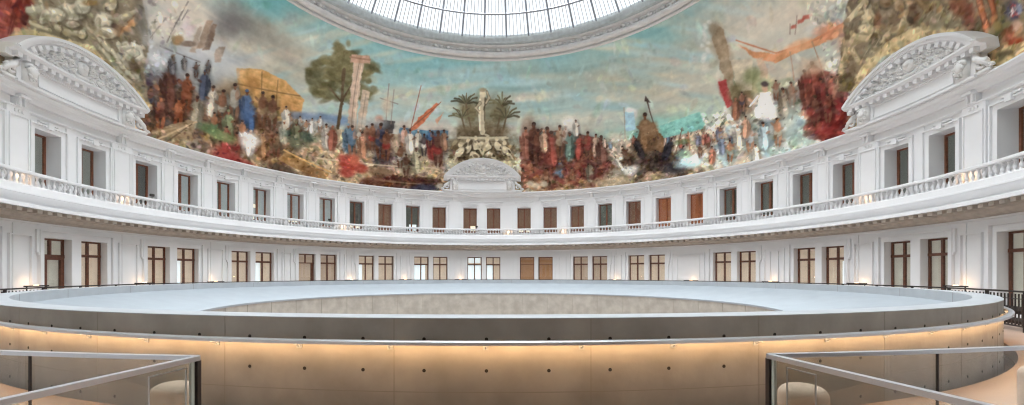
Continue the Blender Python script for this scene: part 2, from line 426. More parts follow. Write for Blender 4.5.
def win(x0, x1, y0, y1):
    return max(0, int(x0)-1), min(NC, int(x1)+3), max(0, int(y0)-1), min(NR, int(y1)+3)
def ell(t, h, a0, a1, b0, b1, col, soft=0.35, al=1.0, jit=JIT):
    # centre (t,h), axis vectors (a0,a1) and (b0,b1) in degrees / metres
    cx = (t-T0)/DT; cy = (h-H0)/DH
    ax, ay, bx, by = a0/DT, a1/DH, b0/DT, b1/DH
    ex = (abs(ax)+abs(bx))*1.5+1; ey = (abs(ay)+abs(by))*1.5+1
    x0, x1, y0, y1 = win(cx-ex, cx+ex, cy-ey, cy+ey)
    if x1 <= x0 or y1 <= y0: return
    det = ax*by - ay*bx
    if abs(det) < 1e-6: return
    X = np.arange(x0, x1)[None, :]-cx; Y = np.arange(y0, y1)[:, None]-cy
    u = (X*by - Y*bx)/det; v = (ax*Y - ay*X)/det
    d = np.sqrt(u*u+v*v) + N1[y0:y1, x0:x1]*jit
    a = np.clip((1+soft-d)/(2*soft), 0, 1); a = (a*a*(3-2*a)*al)[..., None]
    c = (hx(col) if isinstance(col, (list, tuple)) else col) + N3[y0:y1, x0:x1, None]*(0.07 if soft < 0.8 else 0.02)
    img[y0:y1, x0:x1] = img[y0:y1, x0:x1]*(1-a) + c*a
def line(pts, w, col, al=1.0):
    for (ta, ha), (tb, hb) in zip(pts[:-1], pts[1:]):
        K = RW*PI/180
        px, py, qx, qy = ta*K, ha, tb*K, hb
        m = w*0.5
        x0, x1, y0, y1 = win((min(ta, tb)-m*3-T0)/DT, (max(ta, tb)+m*3-T0)/DT, (min(ha, hb)-m*2-H0)/DH, (max(ha, hb)+m*2-H0)/DH)
        if x1 <= x0 or y1 <= y0: continue
        X = (np.arange(x0, x1)*DT+T0)[None, :]*K; Y = (np.arange(y0, y1)*DH+H0)[:, None]
        dx, dy = qx-px, qy-py; L2 = dx*dx+dy*dy+1e-9
        s = np.clip(((X-px)*dx+(Y-py)*dy)/L2, 0, 1)
        d = np.sqrt((X-px-s*dx)**2+(Y-py-s*dy)**2)*(1+N1[y0:y1, x0:x1]*0.5)
        a = (np.clip((m+0.03-d)/0.06, 0, 1)*al)[..., None]
        img[y0:y1, x0:x1] = img[y0:y1, x0:x1]*(1-a) + (hx(col)+N3[y0:y1, x0:x1, None]*0.06)*a
def poly(pts, col, al=1.0):
    xs = np.array([(p[0]-T0)/DT for p in pts]); ys = np.array([(p[1]-H0)/DH for p in pts])
    x0, x1, y0, y1 = win(xs.min(), xs.max(), ys.min(), ys.max())
    if x1 <= x0 or y1 <= y0: return
    X = np.arange(x0, x1)[None, :] + N1[y0:y1, x0:x1]*3.0; Y = np.arange(y0, y1)[:, None] + N2[y0:y1, x0:x1]*3.0
    ins = np.zeros(X.shape, bool); n = len(pts)
    for i in range(n):
        xa, ya, xb, yb = xs[i], ys[i], xs[(i+1) % n], ys[(i+1) % n]
        if ya == yb: continue
        c = ((ya > Y) != (yb > Y)) & (X < (xb-xa)*(Y-ya)/(yb-ya)+xa); ins ^= c
    m = ins.astype(np.float32); mp = np.pad(m, 1, mode='edge')
    m = (mp[1:-1, 1:-1]*2+mp[:-2, 1:-1]+mp[2:, 1:-1]+mp[1:-1, :-2]+mp[1:-1, 2:])/6
    a = (m*al)[..., None]
    img[y0:y1, x0:x1] = img[y0:y1, x0:x1]*(1-a) + (hx(col)+N3[y0:y1, x0:x1, None]*0.09+N1[y0:y1, x0:x1, None]*0.06)*a
def figure(t, h, x0, x1, y0, y1, robe, skin, w, pose, seed):
    r_ = random.Random(seed); w *= 1.3
    X = (x0, x1); Y = (y0, y1)
    def e(u, v, ru, rv, col, rot=0.0, soft=0.25, al=0.95, k=1.0):
        c, s = math.cos(rot), math.sin(rot)
        cc = np.clip((hx(col))*k, 0, 1)
        ell(t+X[0]*u+Y[0]*v, h+X[1]*u+Y[1]*v, X[0]*ru*c+Y[0]*ru*s, X[1]*ru*c+Y[1]*ru*s, -X[0]*rv*s+Y[0]*rv*c, -X[1]*rv*s+Y[1]*rv*c, cc, soft, al, 0.15)
    f = r_.choice((-1, 1)); w *= 0.5
    e(0.02, 0.42, w*1.0, 0.5, [int(q*0.35) for q in robe], 0, 0.6, 0.55)
    if pose in (0, 1, 4, 5):                       # long robe, standing
        e(0, 0.30, w*0.85, 0.32, robe, 0, k=0.80); e(f*w*0.25, 0.28, w*0.4, 0.30, robe, 0.05*f, k=1.12)
        e(0, 0.66, w*0.72, 0.19, robe, 0, k=1.0); e(-f*w*0.4, 0.60, w*0.22, 0.2, robe, 0.1, k=0.62, al=0.7)
    else:                                       # bare legs, striding
        e(-w*0.35, 0.22, w*0.24, 0.25, skin, 0.12, k=0.85); e(w*0.38, 0.22, w*0.24, 0.25, skin, -0.14, k=0.95)
        e(0, 0.47, w*0.62, 0.14, robe, 0, k=0.85); e(0, 0.68, w*0.6, 0.18, robe if pose == 2 else skin, 0, k=1.0); e(f*w*0.3, 0.68, w*0.25, 0.14, skin, 0, k=1.15, al=0.6)
    e(f*w*0.7, 0.62, w*0.4, 0.045, skin, 0.5*f, k=0.9, al=0.7)
    if pose == 3: e(-f*w*0.8, 0.78, w*0.4, 0.04, skin, -0.8*f, al=0.7)
    else: e(-f*w*0.8, 0.55, 0.045, 0.16, robe, 0.15, k=0.7)
    e(0, 0.86, 0.035, 0.05, skin); e(0, 0.925, 0.052, 0.065, skin, k=1.05); e(-f*0.012, 0.955, 0.055, 0.045, (58, 42, 36) if pose not in (4, 5) else robe, k=1.0, al=0.9)
ROWS = [
['E',-78.71,12.69,7.75,1.22,3.84,-2.27,[196,190,182],0.95,0.9],
['E',-86.54,11.83,4.07,0.72,1.69,-1.04,[150,145,140],0.95,0.6],
['E',-69.32,12.54,10.8,1.4,1.8,-1.33,[188,188,186],0.95,0.8],
['E',-75.2,12.98,4.92,0.73,1.66,-0.98,[210,198,180],0.95,0.8],
['E',-58.19,16.14,9.71,1.0,2.39,-0.94,[88,160,166],0.95,0.9],
['E',-47.16,16.2,9.86,0.78,1.86,-0.93,[120,172,172],0.95,0.8],
['E',-58.06,13.34,14.62,1.54,1.87,-1.46,[186,180,162],0.95,0.8],
['E',-49.16,14.09,10.43,0.91,1.39,-1.11,[196,184,160],0.95,0.8],
['E',-38.3,16.09,13.34,0.84,1.57,-1.02,[125,175,176],0.95,0.8],
['E',-23.13,15.82,17.51,0.67,1.13,-1.31,[120,176,178],0.95,0.85],
['E',-1.69,15.75,21.61,0.12,0.18,-1.4,[112,172,178],0.95,0.9],
['E',-10.18,13.52,17.28,0.33,0.4,-1.64,[158,190,188],0.95,0.8],
['E',-24.06,12.77,13.58,0.55,0.64,-1.44,[165,190,186],0.95,0.8],
['E',-37.7,13.01,10.07,0.64,1.1,-1.49,[170,186,178],0.95,0.6],
['E',16.64,15.34,17.97,-0.39,-0.48,-1.14,[130,172,172],0.95,0.8],
['E',21.59,13.04,16.82,-0.5,-0.5,-1.46,[160,188,184],0.95,0.8],
['E',33.95,14.73,16.44,-0.82,-1.03,-1.23,[166,168,150],0.95,0.85],
['E',50.24,14.43,14.48,-1.16,-1.65,-1.33,[168,166,146],0.95,0.85],
['E',64.51,13.75,10.28,-1.13,-2.04,-1.39,[178,172,154],0.95,0.8],
['E',23.04,15.9,11.93,-0.37,-0.45,-0.64,[118,170,174],0.95,0.7],
['E',46.93,15.96,13.35,-0.42,-0.28,-0.68,[112,168,170],0.95,0.85],
['E',60.89,15.92,9.55,-0.29,-0.15,-0.72,[120,165,166],0.95,0.8],
['E',70.91,14.64,9.49,-1.21,-1.64,-0.79,[176,172,160],0.95,0.7],
['E',45.54,12.21,14.82,-0.09,0.23,-0.76,[184,180,160],0.95,0.8],
['E',34.87,11.84,13.09,-0.06,0.16,-0.68,[176,186,176],0.95,0.8],
['E',36.95,10.48,15.24,0.13,0.29,-0.71,[120,182,170],0.95,0.8],
['E',52.16,10.89,10.2,0.31,0.48,-0.58,[112,184,172],0.95,0.9],
['E',46.78,9.8,11.87,0.09,0.4,-0.83,[190,196,180],0.95,0.8],
['E',57.62,11.88,8.78,-0.79,-1.02,-1.24,[196,188,168],0.95,0.7],
['E',81.64,13.28,11.21,-1.74,-2.11,-1.13,[202,188,168],0.95,0.9],
['E',88.91,11.87,4.29,-0.72,-1.14,-0.73,[170,172,166],0.95,0.6],
['E',72.66,13.04,7.37,-0.95,-1.62,-1.1,[205,196,178],0.95,0.8],
['E',76.4,10.99,7.04,-0.89,-1.02,-1.04,[190,176,156],0.95,0.8],
['E',-23.58,11.55,10.71,0.41,0.18,-0.56,[196,176,160],0.95,0.6],
['E',-7.02,11.85,16.91,0.23,0.07,-0.58,[205,180,165],0.95,0.5],
['E',21.18,11.66,13.76,-0.39,-0.16,-0.64,[196,182,160],0.95,0.6],
['E',-48.97,11.25,10.19,0.82,0.7,-1.08,[178,186,180],0.95,0.7],
['E',-3.59,15.32,5.78,0.08,0.1,-0.31,[196,188,170],0.95,0.247475507826843],
['E',43.07,14.87,6.4,-0.62,-0.23,-0.12,[104,164,170],0.95,0.2758503156561314],
['E',-47.13,12.29,4.95,0.67,0.4,-0.23,[172,168,148],0.95,0.2990399941145587],
['E',-3.33,14.18,3.88,0.06,0.03,-0.13,[172,168,148],0.95,0.3320953165426197],
['E',-54.5,15.3,4.41,0.66,0.64,-0.19,[128,176,176],0.95,0.2815733381370662],
['E',16.4,17.23,7.3,-0.18,-0.18,-0.19,[128,176,176],0.95,0.365612382972592],
['E',-3.23,16.89,9.63,0.11,0.11,-0.26,[104,164,170],0.95,0.3769524053744874],
['E',-23.59,16.84,3.13,0.16,0.35,-0.19,[150,184,182],0.95,0.22698172889724338],
['E',-48.6,15.24,6.39,0.83,0.64,-0.22,[182,178,158],0.95,0.20013623426389263],
['E',-33.5,12.39,4.36,0.41,0.35,-0.3,[196,188,170],0.95,0.3049478502441912],
['E',12.77,17.25,4.99,-0.09,-0.08,-0.11,[172,168,148],0.95,0.283146406365837],
['E',58.74,12.11,2.56,-0.4,-0.45,-0.24,[182,178,158],0.95,0.20273875344524794],
['E',-1.93,15.75,6.53,0.06,0.05,-0.21,[172,168,148],0.95,0.24767110382259153],
['E',36.5,17.02,4.95,-0.33,-0.36,-0.15,[172,168,148],0.95,0.4475130617858203],
['E',-55.92,11.3,3.14,0.52,0.51,-0.28,[104,164,170],0.95,0.25267755535860986],
['E',-10.88,13.37,6.15,0.2,0.07,-0.14,[172,168,148],0.95,0.23658965083443256],
['E',-5.76,18.61,5.51,0.14,0.03,-0.23,[104,164,170],0.95,0.21834963834710605],
['E',-48.44,13.6,2.23,0.31,0.36,-0.17,[128,176,176],0.95,0.35553730810658657],
['E',-44.42,13.85,2.89,0.36,0.35,-0.18,[104,164,170],0.95,0.356811218995853],
['E',-24.21,16.83,4.41,0.23,0.23,-0.13,[104,164,170],0.95,0.3848560974541628],
['E',60.21,15.19,5.5,-0.83,-0.55,-0.17,[196,188,170],0.95,0.3053643059868395],
['E',-51.24,16.34,3.17,0.41,0.65,-0.17,[150,184,182],0.95,0.264245349580078],
['E',44.65,14.07,4.91,-0.51,-0.52,-0.3,[150,184,182],0.95,0.44429455412323793],
['E',-45.2,14.44,6.13,0.75,0.47,-0.21,[172,168,148],0.95,0.27005484814271374],
['E',57.78,15.36,2.36,-0.33,-0.45,-0.14,[182,178,158],0.95,0.26226600717838033],
['E',-55.04,14.77,4.24,0.66,0.31,-0.1,[104,164,170],0.95,0.29053628917487023],
['E',50.18,11.27,5.5,-0.69,-0.32,-0.24,[172,168,148],0.95,0.4367135791859537],
['E',14.54,12.85,8.01,-0.22,-0.12,-0.33,[196,188,170],0.95,0.4406927534072508],
['E',-55.1,12.75,2.23,0.37,0.33,-0.15,[196,188,170],0.95,0.2341514516609863],
['E',-51.13,14.15,5.17,0.75,0.62,-0.25,[150,184,182],0.95,0.38427203360414],
['E',29.31,13.48,4.59,-0.29,-0.28,-0.29,[150,184,182],0.95,0.4252089848325947],
['E',51.14,14.71,6.15,-0.75,-0.46,-0.2,[182,178,158],0.95,0.3562401366648548],
['E',-13.05,15.11,3.37,0.12,0.1,-0.14,[104,164,170],0.95,0.22889508566506614],
['E',-30.14,15.61,4.81,0.35,0.43,-0.24,[150,184,182],0.95,0.34523821968167234],
['E',-4.89,13.51,5.91,0.11,0.08,-0.27,[182,178,158],0.95,0.2775587476813891],
['E',-53.12,16.27,2.55,0.35,0.7,-0.18,[172,168,148],0.95,0.3650328969964092],
['E',1.12,13.07,4.64,0.02,0.02,-0.32,[150,184,182],0.95,0.2506436033517022],
['E',-38.1,12.2,6.84,0.73,0.31,-0.24,[172,168,148],0.95,0.2603709264229249],
['E',-10.9,16.99,5.91,0.15,0.23,-0.25,[172,168,148],0.95,0.4285552997147513],
['E',52.38,14.8,6.32,-0.8,-0.31,-0.13,[104,164,170],0.95,0.2336381839522478],
['E',-16.37,13.01,6.74,0.31,0.25,-0.38,[182,178,158],0.95,0.2691989992221028],
['E',-40.58,14.9,6.87,0.73,0.54,-0.25,[150,184,182],0.95,0.2956370264771088],
['E',5.61,14.57,7.99,-0.05,-0.04,-0.37,[172,168,148],0.95,0.31311933457915897],
['E',-54.4,16.12,2.2,0.31,0.66,-0.17,[104,164,170],0.95,0.3426454900842434],
['E',-21.92,13.6,6.25,0.37,0.21,-0.22,[182,178,158],0.95,0.24747962211207766],
['E',40.29,16.17,6.8,-0.56,-0.6,-0.27,[128,176,176],0.95,0.22882620961681152],
['E',-46.72,14.0,5.79,0.75,0.6,-0.28,[172,168,148],0.95,0.37112318649524884],
['E',-36.88,14.96,6.09,0.58,0.48,-0.25,[128,176,176],0.95,0.3337121309976484],
['E',-56.53,14.93,4.02,0.65,0.72,-0.22,[150,184,182],0.95,0.32510400566169556],
['E',66.03,14.83,5.05,-0.9,-0.3,-0.08,[172,168,148],0.95,0.43315095695229067],
['E',35.25,17.08,3.95,-0.25,-0.55,-0.23,[196,188,170],0.95,0.20168164330870428],
['E',9.67,14.7,7.73,-0.12,-0.1,-0.35,[104,164,170],0.95,0.3159269331516089],
['E',25.01,17.03,8.33,-0.35,-0.36,-0.24,[172,168,148],0.95,0.43105761169951773],
['E',-47.28,15.6,6.64,0.81,0.71,-0.24,[196,188,170],0.95,0.33423915016790584],
['E',42.55,15.77,6.88,-0.62,-0.35,-0.15,[172,168,148],0.95,0.22069314576151755],
['E',-5.17,15.37,5.99,0.1,0.05,-0.12,[150,184,182],0.95,0.402285039923245],
['E',-49.93,12.16,4.35,0.63,0.44,-0.24,[128,176,176],0.95,0.42900180544797367],
['E',-0.88,12.33,5.82,0.05,0.04,-0.34,[172,168,148],0.95,0.31004080799547473],
['E',51.03,13.77,2.62,-0.33,-0.28,-0.14,[172,168,148],0.95,0.3316658510989975],
['E',-24.51,13.93,3.6,0.24,0.26,-0.24,[172,168,148],0.95,0.4268030095099864],
['E',-28.92,14.15,3.74,0.29,0.4,-0.31,[104,164,170],0.95,0.4421100913448483],
['E',6.25,15.2,5.53,-0.04,-0.02,-0.14,[128,176,176],0.95,0.2012339495219807],
['E',-13.89,15.37,6.02,0.22,0.17,-0.2,[182,178,158],0.95,0.40026714166514876],
['E',11.67,15.68,4.07,-0.08,-0.14,-0.32,[172,168,148],0.95,0.31473371351840734],
['E',54.13,12.19,3.29,-0.46,-0.35,-0.2,[196,188,170],0.95,0.23174189727693947],
['E',-5.81,13.66,5.96,0.12,0.05,-0.16,[196,188,170],0.95,0.30488481189663497],
['E',-56.92,14.71,4.9,0.81,0.26,-0.08,[172,168,148],0.95,0.24852665058435697],
['E',-32.39,13.9,6.27,0.54,0.24,-0.17,[150,184,182],0.95,0.32470567432210873],
['E',2.89,15.15,6.82,-0.0,0.0,-0.29,[104,164,170],0.95,0.37534189025005676],
['E',55.3,16.47,4.0,-0.49,-0.55,-0.15,[172,168,148],0.95,0.23993212531913746],
['E',-35.4,14.11,3.6,0.34,0.25,-0.15,[172,168,148],0.95,0.33573532106673554],
['E',15.96,17.53,7.43,-0.25,-0.14,-0.16,[172,168,148],0.95,0.24528374842530823],
['E',16.3,13.07,4.07,-0.13,-0.17,-0.4,[128,176,176],0.95,0.4218854224250871],
['E',-46.14,15.7,2.69,0.32,0.42,-0.15,[172,168,148],0.95,0.30869930839569965],
['E',57.69,13.48,2.57,-0.38,-0.38,-0.17,[172,168,148],0.95,0.3713037263580744],
['E',-58.54,14.88,3.2,0.54,0.66,-0.19,[172,168,148],0.95,0.290330841234718],
['E',30.06,14.48,5.48,-0.35,-0.31,-0.27,[150,184,182],0.95,0.247251822059683],
['E',-54.12,15.77,5.12,0.74,0.58,-0.16,[182,178,158],0.95,0.4262752867652889],
['E',0.21,17.33,4.64,0.02,0.05,-0.25,[182,178,158],0.95,0.4475753450451315],
['E',59.74,15.75,2.56,-0.37,-0.61,-0.17,[182,178,158],0.95,0.2194014176069209],
['E',-49.03,14.66,4.39,0.59,0.42,-0.16,[196,188,170],0.95,0.3502324498689807],
['E',-55.51,12.33,2.66,0.44,0.38,-0.18,[128,176,176],0.95,0.38483355896583543],
['E',-11.0,17.26,3.82,0.09,0.24,-0.24,[128,176,176],0.95,0.28092417920601553],
['E',-47.58,12.06,6.24,0.86,0.38,-0.23,[172,168,148],0.95,0.24773696047121413],
['E',15.04,16.5,4.86,-0.12,-0.09,-0.13,[150,184,182],0.95,0.3857443224228695],
['E',-39.06,11.96,6.61,0.73,0.43,-0.33,[128,176,176],0.95,0.37369969444324835],
['E',37.17,13.38,3.61,-0.31,-0.2,-0.16,[196,188,170],0.95,0.39933325302175926],
['E',-26.27,17.38,8.86,0.48,0.53,-0.23,[150,184,182],0.95,0.21239245241900384],
['E',-25.82,12.32,4.4,0.32,0.27,-0.3,[150,184,182],0.95,0.34239388551928357],
['E',7.65,16.27,7.17,-0.07,-0.07,-0.25,[196,188,170],0.95,0.39043492599460206],
['E',69.74,15.15,4.49,-0.77,-0.4,-0.11,[176,202,204],0.95,0.4330939435993634],
['E',6.51,13.81,7.69,0.05,0.02,-0.1,[176,202,204],0.95,0.37526623668303716],
['E',58.09,13.38,4.88,-0.64,-0.35,-0.19,[120,172,180],0.95,0.5539154469857479],
['E',-47.82,14.42,5.52,0.84,0.36,-0.12,[150,192,200],0.95,0.52777446572932],
['E',-51.01,11.2,3.13,0.54,0.27,-0.14,[190,182,156],0.95,0.5567017156530638],
['E',11.88,14.91,6.42,-0.04,-0.01,-0.16,[176,202,204],0.95,0.45802747249283127],
['E',20.47,16.2,5.57,-0.13,-0.09,-0.16,[120,172,180],0.95,0.5788426085193346],
['E',28.08,13.7,3.48,-0.15,-0.13,-0.21,[120,172,180],0.95,0.31283220343215595],
['E',-39.41,13.05,4.76,0.61,0.38,-0.2,[150,192,200],0.95,0.41933132719283894],
['E',17.17,14.06,5.52,-0.1,-0.05,-0.22,[190,182,156],0.95,0.4288547219018447],
['E',2.75,12.29,4.95,0.09,0.06,-0.2,[150,192,200],0.95,0.5728418748118363],
['E',-39.93,11.65,3.97,0.53,0.3,-0.19,[206,196,172],0.95,0.4872743913914813],
['E',-0.56,17.17,4.28,0.07,0.1,-0.13,[206,196,172],0.95,0.40899061883136056],
['E',-43.39,14.87,5.67,0.75,0.38,-0.14,[150,192,200],0.95,0.42585954523985065],
['E',43.68,14.45,8.5,-0.71,-0.29,-0.2,[150,192,200],0.95,0.33866148420813164],
['E',3.29,15.48,5.75,0.07,0.06,-0.16,[176,202,204],0.95,0.382426565747362],
['E',20.98,14.0,7.84,-0.21,-0.04,-0.12,[176,202,204],0.95,0.5260048789667398],
['E',-38.51,16.08,8.2,0.88,0.48,-0.16,[150,192,200],0.95,0.3118523656466816],
['E',-53.4,14.96,4.15,0.7,0.41,-0.11,[206,196,172],0.95,0.3667683755047206],
['E',-24.28,13.66,8.51,0.7,0.15,-0.11,[190,182,156],0.95,0.48933162685071696],
['E',-12.28,15.63,4.93,0.22,0.15,-0.13,[150,192,200],0.95,0.34000875019703924],
['E',52.76,12.21,4.87,-0.56,-0.26,-0.2,[190,182,156],0.95,0.4333015890963978],
['E',40.75,15.42,4.02,-0.29,-0.14,-0.09,[120,172,180],0.95,0.3976171827857621],
['E',12.57,13.93,9.42,-0.07,-0.01,-0.17,[176,202,204],0.95,0.474176877953895],
['E',0.47,16.53,7.59,0.12,0.08,-0.13,[120,172,180],0.95,0.44545705724202245],
['E',33.15,16.24,8.29,-0.43,-0.11,-0.08,[190,182,156],0.95,0.5732051916318348],
['E',20.24,14.21,6.6,-0.17,-0.07,-0.21,[176,202,204],0.95,0.3848745544591041],
['E',-43.44,15.2,6.32,0.83,0.3,-0.1,[206,196,172],0.95,0.3967335634885912],
['E',-2.42,14.96,9.54,0.24,0.11,-0.19,[176,202,204],0.95,0.4313978110184026],
['E',48.27,15.48,4.63,-0.43,-0.23,-0.11,[150,192,200],0.95,0.5684182238195077],
['E',-30.12,15.85,5.32,0.46,0.26,-0.11,[214,204,182],0.95,0.4754426018616107],
['E',44.7,13.1,4.89,-0.44,-0.17,-0.14,[190,182,156],0.95,0.5509129075507997],
['E',15.94,17.24,9.28,-0.13,-0.07,-0.17,[176,202,204],0.95,0.5435556225975531],
['E',-35.97,17.16,4.03,0.36,0.3,-0.08,[206,196,172],0.95,0.4953612368740614],
['E',50.48,16.58,5.86,-0.54,-0.38,-0.14,[206,196,172],0.95,0.40035634133593573],
['E',-28.34,17.24,5.35,0.38,0.19,-0.06,[150,192,200],0.95,0.3431633817347498],
['E',39.05,13.95,4.49,-0.32,-0.13,-0.12,[120,172,180],0.95,0.40145047179917087],
['E',0.04,16.39,9.37,0.16,0.07,-0.12,[190,182,156],0.95,0.448098587590548],
['E',11.05,14.1,8.1,-0.03,0.0,-0.24,[214,204,182],0.95,0.5271139267673317],
['E',67.54,13.67,2.21,-0.37,-0.25,-0.1,[206,196,172],0.95,0.5665940801754419],
['E',62.89,12.44,4.63,-0.69,-0.29,-0.16,[206,196,172],0.95,0.4264832763155443],
['E',-6.09,17.45,9.24,0.23,0.21,-0.18,[214,204,182],0.95,0.5052204992644238],
['E',-20.02,16.01,6.81,0.42,0.19,-0.11,[206,196,172],0.95,0.4414334497789545],
['E',39.2,15.97,4.16,-0.28,-0.3,-0.18,[206,196,172],0.95,0.525940537733047],
['E',-56.39,13.53,5.46,1.04,0.28,-0.09,[190,182,156],0.95,0.35536202645149867],
['E',-35.06,16.32,7.11,0.68,0.37,-0.13,[190,182,156],0.95,0.4325859237871774],
['E',57.92,14.24,6.8,-0.88,-0.37,-0.17,[150,192,200],0.95,0.4644703722193755],
['E',48.69,14.46,4.22,-0.42,-0.31,-0.18,[176,202,204],0.95,0.4980750595346452],
['E',46.16,16.7,7.98,-0.64,-0.25,-0.1,[190,182,156],0.95,0.5842560502908205],
['E',47.48,15.08,5.75,-0.53,-0.24,-0.13,[176,202,204],0.95,0.5363034903785117],
['E',-49.68,11.33,6.48,1.08,0.37,-0.19,[176,202,204],0.95,0.4350056531953208],
['E',-30.0,15.52,8.23,0.73,0.27,-0.12,[176,202,204],0.95,0.34342169223596897],
['E',56.87,11.88,3.17,-0.4,-0.25,-0.18,[120,172,180],0.95,0.37995275821373575],
['E',11.68,17.4,9.52,-0.06,-0.01,-0.07,[190,182,156],0.95,0.5466265196988322],
['E',-51.06,15.15,5.61,0.89,0.24,-0.07,[214,204,182],0.95,0.5081075604304606],
['E',-47.83,12.58,5.01,0.8,0.3,-0.14,[206,196,172],0.95,0.536796496483153],
['E',-5.44,12.78,3.98,0.15,0.14,-0.24,[190,182,156],0.95,0.31116657602050457],
['E',-6.52,15.58,9.91,0.33,0.19,-0.22,[176,202,204],0.95,0.3932240040722371],
['E',-51.47,14.92,4.46,0.72,0.44,-0.13,[176,202,204],0.95,0.3223034166256212],
['E',-41.74,13.47,6.08,0.82,0.36,-0.17,[206,196,172],0.95,0.4961809391796086],
['E',-57.61,14.01,4.98,0.97,0.27,-0.08,[120,172,180],0.95,0.3339974160300668],
['E',41.26,12.5,7.61,-0.6,-0.19,-0.2,[120,172,180],0.95,0.3456396064692594],
['E',22.83,12.49,7.89,-0.24,-0.08,-0.27,[214,204,182],0.95,0.46667502895002544],
['E',-51.24,15.57,4.1,0.64,0.25,-0.06,[176,202,204],0.95,0.583511252568231],
['E',14.56,14.07,5.63,-0.07,-0.03,-0.23,[206,196,172],0.95,0.330559395568421],
['E',25.05,17.32,8.1,-0.25,-0.1,-0.09,[190,182,156],0.95,0.4206837058882633],
['E',50.26,13.69,3.24,-0.34,-0.17,-0.11,[190,182,156],0.95,0.5962242613526616],
['E',-3.27,13.8,5.67,0.17,0.13,-0.23,[120,172,180],0.95,0.3417161635620464],
['E',-37.3,16.66,6.85,0.68,0.36,-0.11,[214,204,182],0.95,0.4869080253290209],
['E',36.86,14.27,5.02,-0.33,-0.21,-0.2,[190,182,156],0.95,0.498068826613307],
['E',23.25,18.12,6.35,-0.28,0.01,-0.17,[150,192,200],0.95,0.4323700124910724],
['E',15.01,17.11,6.22,-0.08,-0.04,-0.11,[206,196,172],0.95,0.48343116651497653],
['E',-39.14,12.99,7.39,0.95,0.29,-0.15,[176,202,204],0.95,0.4836038913587084],
['E',7.87,15.05,4.94,0.01,0.03,-0.23,[150,192,200],0.95,0.5120467696387829],
['E',61.12,13.03,2.54,-0.36,-0.28,-0.15,[206,196,172],0.95,0.3408826416237638],
['E',2.83,15.99,6.01,0.07,0.04,-0.09,[176,202,204],0.95,0.37985034241460264],
['E',56.32,14.09,6.07,-0.75,-0.2,-0.1,[120,172,180],0.95,0.4630276803958777],
['E',14.6,15.12,5.34,-0.06,-0.04,-0.22,[176,202,204],0.95,0.4804518032349034],
['E',-43.0,12.39,4.07,0.58,0.38,-0.2,[190,182,156],0.95,0.5274976586705097],
['E',-14.84,17.28,7.85,0.33,0.28,-0.16,[214,204,182],0.95,0.30960626990360823],
['E',-35.65,11.66,7.77,0.93,0.28,-0.19,[176,202,204],0.95,0.5268316127461967],
['E',49.81,11.71,5.86,-0.61,-0.2,-0.18,[206,196,172],0.95,0.34756495624676625],
['E',-7.43,18.29,7.79,0.35,0.06,-0.13,[214,204,182],0.95,0.3521065063839604],
['E',9.19,16.83,7.87,-0.01,0.01,-0.12,[150,192,200],0.95,0.5351930559527796],
['E',35.39,13.2,5.47,-0.35,-0.14,-0.17,[206,196,172],0.95,0.4409729413958906],
['E',-6.56,14.78,8.02,0.28,0.16,-0.2,[176,202,204],0.95,0.44573678051496657],
['E',65.46,11.03,5.88,-0.92,-0.2,-0.12,[214,204,182],0.95,0.33521072469495233],
['E',-43.41,11.61,4.24,0.61,0.27,-0.16,[214,204,182],0.95,0.571285188997266],
['E',-21.59,17.78,9.05,0.77,0.19,-0.25,[150,192,200],0.95,0.41294573082965974],
['E',-18.44,13.57,8.62,0.58,0.25,-0.23,[190,182,156],0.95,0.3373333875336841],
['E',-1.64,15.52,6.32,0.14,0.06,-0.09,[150,192,200],0.95,0.3316119332452555],
['E',58.57,13.37,5.53,-0.74,-0.35,-0.18,[206,196,172],0.95,0.5997830314441648],
['E',36.19,12.6,5.2,-0.34,-0.14,-0.18,[120,172,180],0.95,0.5415772926005527],
['E',-31.53,13.47,6.13,0.63,0.35,-0.21,[206,196,172],0.95,0.4558927658029439],
['E',-41.91,12.07,5.53,0.77,0.26,-0.15,[176,202,204],0.95,0.3731791795675012],
['E',-23.37,16.28,3.8,0.25,0.36,-0.18,[120,172,180],0.95,0.419176420885203],
['E',-14.32,14.96,3.75,0.2,0.1,-0.09,[176,202,204],0.95,0.39235451890010636],
['E',5.56,12.57,9.59,0.1,0.04,-0.19,[190,182,156],0.95,0.36080800807926433],
['E',52.17,12.95,3.0,-0.34,-0.18,-0.12,[176,202,204],0.95,0.5697988639902094],
['E',-55.52,12.7,5.13,0.97,0.34,-0.13,[120,172,180],0.95,0.4897182589088762],
['E',-34.68,12.44,3.16,0.37,0.16,-0.1,[150,192,200],0.95,0.5453073493681577],
['E',65.77,14.25,4.0,-0.63,-0.39,-0.15,[176,202,204],0.95,0.5087852529219115],
['E',62.13,13.64,2.74,-0.4,-0.2,-0.09,[176,202,204],0.95,0.3361972929027734],
['E',34.13,16.36,7.92,-0.42,-0.19,-0.13,[176,202,204],0.95,0.5371470032780586],
['E',-11.91,14.51,9.06,0.44,0.17,-0.18,[190,182,156],0.95,0.593140311466755],
['E',59.81,15.3,3.54,-0.46,-0.2,-0.07,[150,192,200],0.95,0.3269950690777341],
['E',66.63,13.25,4.39,-0.72,-0.28,-0.12,[206,196,172],0.95,0.30209334924749953],
['E',18.3,15.23,6.35,-0.13,-0.06,-0.17,[190,182,156],0.95,0.38554611501473074],
['E',42.84,16.1,4.75,-0.36,-0.25,-0.13,[190,182,156],0.95,0.5371096660875486],
['E',-39.44,12.1,5.91,0.78,0.36,-0.21,[120,172,180],0.95,0.4154131069838823],
['E',-64.48,14.39,3.75,0.07,-0.13,-0.57,[120,116,108],0.95,0.75],
['E',-55.69,14.23,4.97,0.0,-0.33,-0.62,[160,152,134],0.95,0.5],
['E',-51.19,13.68,5.54,-0.07,-0.48,-0.66,[176,166,146],0.95,0.5],
